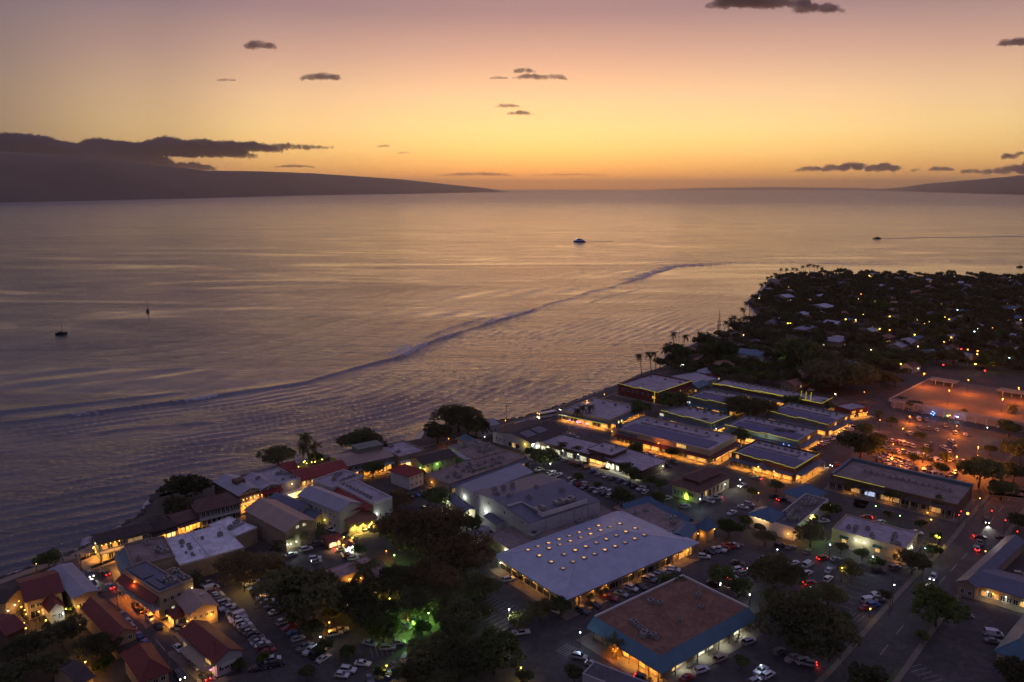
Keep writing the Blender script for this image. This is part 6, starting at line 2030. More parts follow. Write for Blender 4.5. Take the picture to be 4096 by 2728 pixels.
G1 = 'cars parked in the left lot'
carrow(K1(1668, 778), K3(345, 1322), 24, 'sea end', 'of the long left lot column', G1, colors={22: 'black', 23: 'red'}, kinds={23: 'sedan'})
carrow(K3(215, 770), K3(590, 1215), 12, 'sea end', 'of the lot column under the dark trees', G1, colors={8: 'white', 9: 'red', 10: 'blue', 4: 'white'}, skip=(7,))
carrow(K3(640, 1290), K3(795, 1372), 4, 'kerb end', 'of the short row by the lit hedge', G1, colors={0: 'grey', 1: 'white', 2: 'black', 3: 'white'}, kinds={1: 'pickup', 3: 'sedan'})
_u = math.radians(37)


def lone(K, x, y, ang, kind, colr, label, group='cars around the town', lights=None, detail=2, power=1.):
    g = at(K(x, y), .7)
    return car(g.x, g.y, ang, kind, colr, label, group, lights, .03, detail, power)


# lower lots, single cars
lone(K3, 1110, 1415, math.radians(-8), 'sedan', 'white', 'white convertible-like sedan alone in the lower lot')
lone(K3, 992, 1468, math.radians(-10), 'suv', 'white', 'white suv, upper of two parked side by side at the bottom')
lone(K3, 942, 1508, math.radians(-10), 'hatchback', 'white', 'white hatchback, lower of two parked side by side at the bottom')
lone(K3, 1163, 1545, math.radians(-60), 'hatchback', 'grey', 'grey hatchback cut by the bottom edge')
lone(K3, 1312, 1288, math.radians(8), 'suv', 'silver', 'silver suv under the green-lit tree, lower one')
lone(K3, 1402, 1246, math.radians(8), 'hatchback', 'silver', 'silver hatchback under the green-lit tree, upper one')
lone(K3, 1168, 1252, math.radians(-20), 'sedan', 'silver', 'silver sedan half under the green-lit tree')
lone(K3, 1455, 1112, math.radians(-35), 'suv', 'silver', 'silver suv parked by the green path lamp')
lone(K3, 1515, 1062, math.radians(20), 'sedan', 'black', 'black sedan above the silver suv by the green path')
lone(K3, 1335, 1492, math.radians(70), 'sedan', 'blue', 'blue car beside the lit post at the bottom')
lone(K3, 1372, 1432, math.radians(-55), 'sedan', 'grey', 'grey sedan above the blue car at the bottom')
lone(K3, 1715, 1210, math.radians(30), 'sedan', 'blue', 'dark blue sedan beside the iron gate')
lone(K3, 1450, 1370, math.radians(80), 'suv', 'silver', 'silver suv half hidden by the bottom centre-left tree')
lone(K3, 885, 1175, math.radians(20), 'suv', 'tan', 'tan suv lit amber beside the low wall')
lone(K3, 935, 1145, math.radians(20), 'sedan', 'tan', 'tan sedan lit amber beside the low wall')
lone(K3, 385, 1385, math.radians(20), 'suv', 'white', 'white suv beside the parking booth')
lone(K3, 410, 1420, math.radians(20), 'suv', 'black', 'black suv right of the white one by the booth')
lone(K3, 260, 1455, math.radians(15), 'sedan', 'black', 'black sedan in the street by the red store')
lone(K3, 655, 495, math.radians(30), 'suv', 'white', 'white suv before the tan warehouse')
lone(K3, 535, 538, math.radians(40), 'sedan', 'silver', 'silver sedan left of the white suv before the warehouse')
lone(K3, 725, 572, math.radians(20), 'suv', 'white', 'white suv, upper of two in the small court')
lone(K3, 735, 596, math.radians(20), 'hatchback', 'silver', 'silver hatchback, lower of two in the small court')
lone(K3, 935, 495, math.radians(30), 'sedan', 'silver', 'silver sedan with tail lamps on at the glowing booth', lights='tail')
lone(K3, 985, 530, math.radians(20), 'sedan', 'white', 'white sedan below the glowing booth')
lone(K3, 1035, 568, math.radians(25), 'hatchback', 'white', 'white hatchback at the pink roof\'s edge')
lone(K3, 1000, 550, math.radians(25), 'sedan', 'red', 'red sedan between two white cars by the booth')
lone(K3, 850, 335, math.radians(-40), 'sedan', 'white', 'white sedan behind the kiosk')
lone(K3, 1110, 332, math.radians(-45), 'suv', 'silver', 'silver suv before the red entrance hall')
lone(K3, 1160, 325, math.radians(-45), 'suv', 'black', 'black suv before the red entrance hall')
lone(K3, 1205, 305, math.radians(-20), 'sedan', 'white', 'white sedan before the red entrance hall')
lone(K3, 415, 485, math.radians(15), 'sedan', 'black', 'black sedan beside the warehouse palms')
lone(K3, 755, 450, math.radians(30), 'suv', 'grey', 'grey suv beside the warehouse corner')
lone(K3, 1640, 530, math.radians(30), 'suv', 'white', 'white suv glinting under the rain trees')
lone(K3, 1480, 65, math.radians(-30), 'pickup', 'white', 'white pickup in the lane by the red hip villa')
lone(K3, 1540, 55, math.radians(-30), 'sedan', 'blue', 'blue sedan in the lane by the red hip villa')
lone(K3, 1590, 40, math.radians(-30), 'sedan', 'grey', 'grey sedan in the lane by the red hip villa')
lone(K3, 1660, 195, math.radians(-20), 'sedan', 'white', 'white sedan by the wooden posts')
lone(K3, 1620, 155, math.radians(-20), 'sedan', 'black', 'black sedan by the wooden posts')
lone(K4, 255, 780, math.radians(-20), 'sedan', 'tan', 'tan sedan behind the villa tree')
lone(K4, 410, 728, math.radians(20), 'suv', 'white', 'white suv behind the long low arcade')
carrow(K4(720, 825), K4(1018, 708), 7, 'near end', 'before the long low arcade', 'cars before the low arcade', skip=(2,), colors={0: 'silver', 6: 'white'})
carrow(K4(1275, 668), K4(1500, 745), 5, 'sea end', 'before the seaward strip shops', 'cars of the middle lot')
carrow(K4(1555, 775), K4(1945, 915), 8, 'sea end', 'before the inland strip shops', 'cars of the middle lot')
carrow(K4(1125, 765), K4(1690, 940), 12, 'sea end', 'of the double row, shop side', 'cars of the middle lot', skip=(4, 8))
carrow(K4(1205, 800), K4(1700, 975), 11, 'sea end', 'of the double row, hall side', 'cars of the middle lot', skip=(2, 3))
lone(K4, 1975, 940, math.radians(60), 'suv', 'white', 'white suv at the lot\'s lamp by the round tree')
lone(K4, 1375, 482, math.radians(-40), 'sedan', 'white', 'white car parked on the cross street, seaward one')
lone(K4, 1410, 494, math.radians(-40), 'sedan', 'silver', 'silver car parked on the cross street next to the white one')
for i, (x, y) in enumerate(((1460, 1230), (1610, 1265), (1770, 1320), (1930, 1360))):
    g = at(KA(x, y), .7)
    car(g.x, g.y, math.radians(-42), ('suv', 'suv', 'sedan', 'pickup')[i], ('white', 'white', 'silver', 'grey')[i], f'{("white", "white", "silver", "grey")[i]} vehicle parked {ORD[i]} from the sea end behind the inland strip shop', 'cars on the cross street', None, .05)
# skylit market
carrow(K5(1605, 662), K5(1395, 748), 6, 'far end', 'beside the skylit market', 'cars along the skylit market', skew=.5, colors={0: 'white', 1: 'white', 2: 'silver', 3: 'silver', 4: 'white', 5: 'grey'}, kinds={i: 'suv' for i in range(6)})
lone(K5, 1845, 556, math.radians(-8), 'suv', 'white', 'white suv alone near the market\'s orange sign')
lone(K5, 1325, 795, math.radians(-38), 'sedan', 'black', 'black sedan between the market hedge and a white wagon')
lone(K5, 1262, 810, math.radians(-38), 'suv', 'white', 'white wagon in the market\'s near row')
lone(K5, 1182, 852, math.radians(-40), 'sedan', 'silver', 'silver sedan in the market\'s near row')
lone(K5, 1085, 888, math.radians(-30), 'pickup', 'red', 'dark red pickup in the market\'s near row')
lone(K5, 955, 942, math.radians(-38), 'suv', 'black', 'black suv in the market\'s near row')
lone(K5, 868, 995, math.radians(-38), 'suv', 'black', 'black suv nearest the market corner tree')
lone(K5, 640, 985, math.radians(-40), 'sedan', 'white', 'white car half hidden by the market corner tree')
lone(K5, 270, 738, math.radians(30), 'suv', 'white', 'white suv at the market\'s left wall')
lone(K5, 372, 1168, math.radians(12), 'pickup', 'white', 'white pickup under a tree in the empty lot')
lone(K5, 842, 1362, math.radians(-18), 'suv', 'silver', 'silver suv with bright roof before the mansard store')
lone(K5, 950, 1420, math.radians(-25), 'sedan', 'silver', 'silver sedan by the mansard store\'s garden')
lone(K5, 1825, 1468, math.radians(25), 'suv', 'white', 'white suv with sunroof beside the mansard store')
lone(K7, 570, 1375, math.radians(32), 'suv', 'tan', 'tan suv at the mansard store\'s bright windows')
lone(K7, 800, 1240, math.radians(30), 'suv', 'silver', 'silver suv at the mansard store\'s far end')
lone(K7, 300, 1530, math.radians(30), 'sedan', 'red', 'dark red sedan at the bottom beside the mansard store')
lone(K5, 1355, 1540, math.radians(-25), 'suv', 'black', 'black suv with tail lamps at the mansard store\'s lit corner', lights='tail', power=.5)
carrow(K7(478, 522), K7(705, 452), 7, 'near end', 'beside the corner tower', 'cars by the corner tower', skew=.45)
# right lot
for x, y, a_, k, c, lab, li in ((705, 605, -15, 'sedan', 'black', 'black sedan with headlamp glow near the lot lamp', None), (690, 665, -160, 'suv', 'white', 'white suv with brake lights beside the right lot tree', 'tail'), (750, 690, 30, 'suv', 'grey', 'grey suv beside the braking white one', None), (672, 728, 30, 'hatchback', 'white', 'white hatchback with red tail lamps below the braking suv', 'tail'),
                                (510, 770, -20, 'sedan', 'black', 'dark car with both headlights on near the mansard store', 'head'), (335, 772, 100, 'suv', 'red', 'red lit car driving away behind the mansard store', 'tail'), (1265, 515, 55, 'sedan', 'grey', 'grey sedan at the right lot\'s top', None), (1160, 605, 25, 'sedan', 'white', 'white sedan washed red at the right lot\'s top', None),
                                (1275, 620, 40, 'van', 'white', 'white van in the right lot', None), (1265, 690, 35, 'suv', 'white', 'white suv below the white van', None), (1290, 770, 20, 'suv', 'red', 'red suv with tail lamps in the right lot', 'tail'), (1395, 568, 20, 'suv', 'red', 'dark car with fierce brake lights reddening the right lot', 'tail'), (1440, 665, 55, 'sedan', 'white', 'white sedan with open door right of the lot\'s middle', None),
                                (1435, 735, 45, 'suv', 'white', 'white suv with yellow side lamp in the right lot', None), (1100, 865, 35, 'sedan', 'white', 'white sedan at the right lot\'s lower edge, left', None), (1180, 900, 35, 'suv', 'white', 'white suv at the right lot\'s lower edge, right', None), (910, 575, 35, 'pickup', 'grey', 'grey pickup beside the wide lot tree', None), (1500, 580, 20, 'sedan', 'grey', 'grey sedan right of the braking car', None),
                                (1820, 865, 25, 'suv', 'white', 'white suv, topmost of five by the road lamp', None), (1845, 895, -15, 'suv', 'silver', 'silver suv, second of five by the road lamp', None), (1765, 910, 15, 'van', 'white', 'pale van, leftmost of five by the road lamp', None), (1800, 945, 15, 'suv', 'blue', 'blue suv, fourth of five by the road lamp', None), (1740, 965, 15, 'sedan', 'red', 'dark red car, lowest of five by the road lamp', None),
                                (1040, 1320, 35, 'suv', 'grey', 'grey suv beneath the giant dome tree', None), (1150, 1375, 35, 'pickup', 'silver', 'silver pickup at the bottom of the dome tree', None), (1235, 1395, 20, 'suv', 'white', 'white suv beside the silver pickup', None), (1270, 1415, 160, 'suv', 'silver', 'silver suv with tail lights at the dome tree\'s foot', 'tail'), (895, 1475, 40, 'pickup', 'white', 'white pickup at the bottom, left of two', None),
                                (950, 1510, 35, 'suv', 'white', 'white suv at the bottom, right of two', None), (845, 1560, 35, 'suv', 'silver', 'silver suv cut by the bottom edge', None), (1395, 270, 10, 'pickup', 'white', 'white pickup with amber lamp between hall and restaurant', None), (1740, 240, 160, 'suv', 'red', 'car with red tail lamps on the restaurant\'s back kerb', 'tail'), (1860, 280, 35, 'suv', 'white', 'white suv behind the cream restaurant', None),
                                (660, 205, 40, 'pickup', 'white', 'white pickup beside the low tree row', None), (750, 155, -30, 'sedan', 'white', 'white sedan near the blue pavilion, left', None), (800, 135, -30, 'suv', 'silver', 'silver suv near the blue pavilion, right', None), (1060, 95, 30, 'suv', 'black', 'black suv with tail lamps by the blue pavilion', 'tail'), (1000, 70, 30, 'suv', 'black', 'black suv left of the braking one by the blue pavilion', None),
                                (285, 150, 15, 'suv', 'silver', 'silver suv before the green panel bank', None), (475, 105, -50, 'van', 'white', 'white van by the bank\'s white lamp', None), (530, 80, 170, 'pickup', 'white', 'white pickup with tail lamps by the bank', 'tail'), (140, 85, 30, 'suv', 'silver', 'silver suv beside the bank\'s round tree', None), (180, 205, 30, 'pickup', 'white', 'white pickup behind the blue band', None),
                                (1050, 465, 30, 'suv', 'black', 'black suv before the white hall', None), (1135, 480, 30, 'sedan', 'grey', 'grey sedan before the white hall', None)):
    lone(K7, x, y, math.radians(a_), k, c, lab, 'cars of the right lots', li)
for x, y, a_, k, c, lab, li in ((1712, 268, -112, 'suv', 'black', 'car with blazing headlights facing down the crossing', 'head'), (1665, 398, -15, 'sedan', 'black', 'black car crossing the headlight beam', 'tail'), (1635, 488, 62, 'suv', 'silver', 'silver suv driving up toward the crossing', 'tail'), (1282, 722, -128, 'suv', 'white', 'white suv with headlights coming down the main road', 'head'),
                                (1660, 445, 62, 'pickup', 'grey', 'grey pickup just before the crossing', None), (1150, 360, -20, 'sedan', 'white', 'white sedan at the restaurant\'s corner', None), (1545, 1028, -10, 'sedan', 'silver', 'silver sedan in the motel yard', None), (1770, 1178, -15, 'van', 'white', 'white passenger van at the right edge', None), (1770, 1235, -15, 'sedan', 'grey', 'grey car beside the passenger van', None),
                                (1840, 405, -20, 'sedan', 'black', 'dark sedan beside the motel at the crossing', None), (1980, 700, -15, 'suv', 'tan', 'tan suv in the motel court', None), (975, 645, 20, 'suv', 'grey', 'grey suv at the restaurant\'s front kerb', None), (840, 670, -15, 'suv', 'black', 'black suv in the empty lot by the road', None)):
    lone(K8, x, y, math.radians(a_), k, c, lab, 'cars on the main road side', li, 2, 1.6 if 'blazing' in lab else 1.)
# street cars, left
_sd = math.atan2((at(K1(875, 790)) - at(K1(1110, 1050))).y, (at(K1(875, 790)) - at(K1(1110, 1050))).x)
for x, y, a_, k, c, lab, li in ((722, 700, PI, 'suv', 'grey', 'car with headlights on turning at the beach end', 'head'), (842, 688, .2, 'sedan', 'black', 'dark car with red tail lamps, farther up the street', 'tail'), (888, 792, 0, 'sedan', 'silver', 'silver car with red tail lamps in mid street', 'tail'), (1213, 1052, PI, 'suv', 'white', 'white suv parked at the sidewalk mid street', None),
                                (1440, 1292, PI, 'sedan', 'white', 'white sedan in front of the purple-lit van', None), (1512, 1348, PI, 'van', 'white', 'white delivery van with purple-lit rear', None), (1580, 1432, PI, 'sedan', 'silver', 'silver sedan behind the delivery van', None), (1445, 1512, PI, 'suv', 'black', 'car with headlights on at the street\'s bottom', 'head'), (1648, 1520, 0, 'sedan', 'black', 'dark car with tail lamps at the bottom edge', 'tail'),
                                (1440, 1125, .6, 'suv', 'grey', 'grey suv in the side lane by the kiosk', None), (1480, 1140, .6, 'sedan', 'tan', 'tan sedan in the side lane by the kiosk', None)):
    lone(K1, x, y, _sd + a_, k, c, lab, 'cars in the beach street', li)
for i, (x, y) in enumerate(((740, 760), (775, 815), (990, 1020), (1030, 1075), (1065, 1125), (1115, 1185), (1175, 1250), (1230, 1320))):
    c = ('black', 'white', 'grey', 'white', 'white', 'blue', 'blue', 'grey')[i]
    lone(K1, x, y, _sd, 'sedan', c, f'{c} sedan parked {ORD[i]} from the beach along the left kerb', 'cars in the beach street')
for i, (x, y) in enumerate(((1090, 945), (1130, 985), (1275, 1110))):
    lone(K1, x, y, _sd, 'sedan', 'black', f'black sedan parked {ORD[i]} from the beach along the right kerb', 'cars in the beach street')
# outlets street row and single cars
carrow(K9(312, 1000), K9(655, 812), 16, 'near end', 'of the outlet street row', 'cars before the outlets', skew=.5, detail=1, stripe=False)
lone(K9, 490, 1128, math.radians(205), 'suv', 'red', 'dark red suv with headlights near the long flat store', 'cars before the outlets', 'head', 1)
g = at(KB(890, 1415), .7)
car(g.x, g.y, math.radians(135), 'sedan', 'silver', 'silver sedan braking on the cross street', 'cars on the cross street', 'tail', .05)
g = at(KB(665, 1530), .7)
car(g.x, g.y, math.radians(220), 'sedan', 'white', 'white car with bright headlights turning by the bank', 'cars on the cross street', 'head', .05)
g = at(KA(1840, 1420), .7)
car(g.x, g.y, math.radians(-45), 'suv', 'black', 'dark car with one glaring tail light beside the flat shops', 'cars on the cross street', 'tail', .05)
g = at(KA(10, 735), .7)
car(g.x, g.y, math.radians(30), 'sedan', 'black', 'dark car with red lamps behind the bus', 'cars on the shore street', 'tail', .05)
g = at(KA(205, 535), .7)
car(g.x, g.y, math.radians(215), 'sedan', 'black', 'car with greenish headlights meeting the bus', 'cars on the shore street', 'head', .05)
for i, (x, y) in enumerate(((560, 1075), (672, 1034))):
    lone(K10, x, y, math.radians(225), 'sedan', 'grey', ['nearer', 'farther'][i] + ' oncoming car on the shore street beyond the slender palms', 'cars on the shore street', 'head', 1)
lone(K10, 1632, 1295, math.radians(20), 'suv', 'white', 'white suv behind the rear outlets, left', 'cars around the town', None, 1)
lone(K10, 1752, 1320, math.radians(20), 'suv', 'white', 'white suv behind the rear outlets, right', 'cars around the town', None, 1)
# orange car park
G2 = 'cars in the orange car park'
_pd = math.atan2((at(K9(1540, 1120)) - at(K9(840, 1080))).y, (at(K9(1540, 1120)) - at(K9(840, 1080))).x)
pk = [(255, 1075, 830, 1265, 9, 'nearest row', .0), (255, 1140, 680, 1250, 7, 'second row', 0.), (345, 1065, 720, 1165, 6, 'third row', 0.), (330, 940, 1010, 1090, 10, 'fourth row', 0.), (340, 985, 960, 1050, 9, 'fifth row', 0.), (385, 820, 780, 910, 7, 'sixth row', 0.), (1010, 1105, 1230, 1150, 4, 'short right row', 0.)]
for x0, y0, x1, y1, n, wh, _ in pk:
    carrow(KC(x0, y0), KC(x1, y1), n, 'street end', f'of the orange car park\'s {wh}', G2, heading=_pd + PI / 2, detail=1, jit=.4, stripe=False)
for i, (x, y, c, k) in enumerate(((120, 760, 'silver', 'sedan'), (205, 715, 'silver', 'suv'), (740, 715, 'white', 'suv'), (800, 725, 'silver', 'sedan'), (880, 490, 'white', 'van'), (1000, 500, 'silver', 'suv'), (740, 460, 'tan', 'sedan'), (715, 345, 'silver', 'suv'), (775, 350, 'silver', 'sedan'), (850, 340, 'white', 'sedan'), (910, 385, 'silver', 'suv'), (895, 620, 'silver', 'sedan'), (1030, 635, 'tan', 'suv'), (1165, 660, 'white', 'sedan'), (1295, 590, 'silver', 'sedan'),
                                  (1480, 625, 'tan', 'sedan'), (1455, 705, 'white', 'suv'), (1615, 735, 'white', 'sedan'), (1400, 840, 'white', 'suv'), (1065, 880, 'grey', 'suv'), (1005, 910, 'white', 'hatchback'), (1275, 935, 'white', 'suv'), (1445, 935, 'grey', 'suv'), (1360, 990, 'white', 'sedan'), (1325, 1125, 'white', 'suv'), (1475, 1150, 'grey', 'sedan'), (1565, 1155, 'silver', 'suv'), (1050, 1255, 'grey', 'pickup'), (965, 1310, 'white', 'van'), (1045, 1330, 'grey', 'sedan'),
                                  (1125, 1345, 'white', 'van'), (1195, 1360, 'white', 'van'), (1455, 1320, 'silver', 'sedan'), (1410, 1360, 'silver', 'suv'), (1370, 1400, 'silver', 'sedan'), (1845, 405, 'white', 'sedan'), (890, 240, 'red', 'sedan'))):
    g = at(KC(x, y), .7)
    hi = ['far left corner', 'far middle', 'far right part', 'left part', 'middle', 'right part', 'near left corner', 'near middle', 'near right part'][min(2, int(y / 480)) * 3 + min(2, int(x / 560))]
    near = ['a lone spot', 'a loose pair', 'a ragged row'][i % 3]
    car(g.x, g.y, _pd + PI / 2 + rc.uniform(-.3, .3), k, c, f'{c} {k} standing loose in the {hi} of the orange car park', G2, None, .03, 1)

# the bus on the shore street
g = at(K4(1185, 322), 1.5)
bus = thing('bus', 'long white tour coach with amber marker lamps on the shore street', 'bus', (g.x, g.y, .05), math.radians(212))
MB().box(-6, -1.28, .45, 6, 1.28, 3.3).box(-5.8, -1.2, 3.3, 5.8, 1.2, 3.45).build('body', PAINT['white'], bus)
for s in (-1, 1):
    for k in range(6):
        MB().box(-.85, -.02, 0, .85, .02, 1.).build('window', carglass, bus, (-4.8 + k * 1.9, s * 1.30, 1.9))
MB().box(-.02, -1.15, 0, .02, 1.15, 1.6).build('windscreen', carglass, bus, (6.03, 0, 1.4))
for wx in (-3.8, 3.9):
    for s in (-1, 1):
        link('wheel', CARS['van']['wheel'], bus, (wx, s * 1.15, .5), 0, 1.3)
for s in (-1, 1):
    link('headlight', headon, bus, (6.1, s * .9, .9), 0, 1.3)
    link('marker_lamp', cached(('bulb', 'amber', .22), lambda: MB().ball((0, 0, 0), .22, 8).mesh('lamp', bulbmat('amber'))), bus, (6.05, s * 1., 3.2))
l = point(bus, (7.2, 0, 1.), 'warm', 260)

# parking bays painted on the empty lots
for p0, p1, n in ((K5(330, 770), K5(560, 900), 9), (K5(120, 900), K5(330, 1010), 8), (K5(60, 1010), K5(300, 1150), 8), (K5(700, 1290), K5(770, 1330), 5), (K8(760, 660), K8(560, 960), 9), (K8(600, 1020), K8(700, 1060), 4), (K3(1180, 1330), K3(1340, 1300), 5), (K8(1130, 1440), K8(1300, 1560), 5), (K4(560, 860), K4(690, 830), 3)):
    a, c = at(p0), at(p1)
    dd_ = c - a
    lines([tuple((a + dd_ * (i / (n - 1)))[:2]) for i in range(n)], math.atan2(dd_.y, dd_.x) + PI / 2)
# ------------------------------------------------------------------ lamps on poles
poleme = {}


def lamp(p, hgt, c, power, label, group='street lamps', r=.24, arm=0., bulbz=0., cat='street lamp', pole=True):
    g = at(p, hgt)
    t = thing('street_lamp', label, cat, (g.x, g.y, 0), 0, group)
    if pole:
        link('pole', cached(('pole', round(hgt, 1)), lambda: MB().tube((0, 0, 0), (0, 0, hgt - .25), .11, .07, 7).tube((0, 0, 0), (0, 0, .5), .2, .2, 8).box(-.12, -.12, hgt - .3, .12, .12, hgt - .2).mesh('pole', darkm)), t)
        link('lamp_head', cached(('head', r), lambda: MB().tube((0, 0, r * .7), (0, 0, r * 1.1), r * 1.15, r * .5, 9).mesh('lamp_head', darkm)), t, (0, 0, hgt))
    link('bulb', cached(('bulb', c, r), lambda: MB().ball((0, 0, 0), r, 8).mesh('bulb', bulbmat(c))), t, (0, 0, hgt))
    if power:
        point(t, (0, -.05, hgt - r - .25), c, power)
    return t


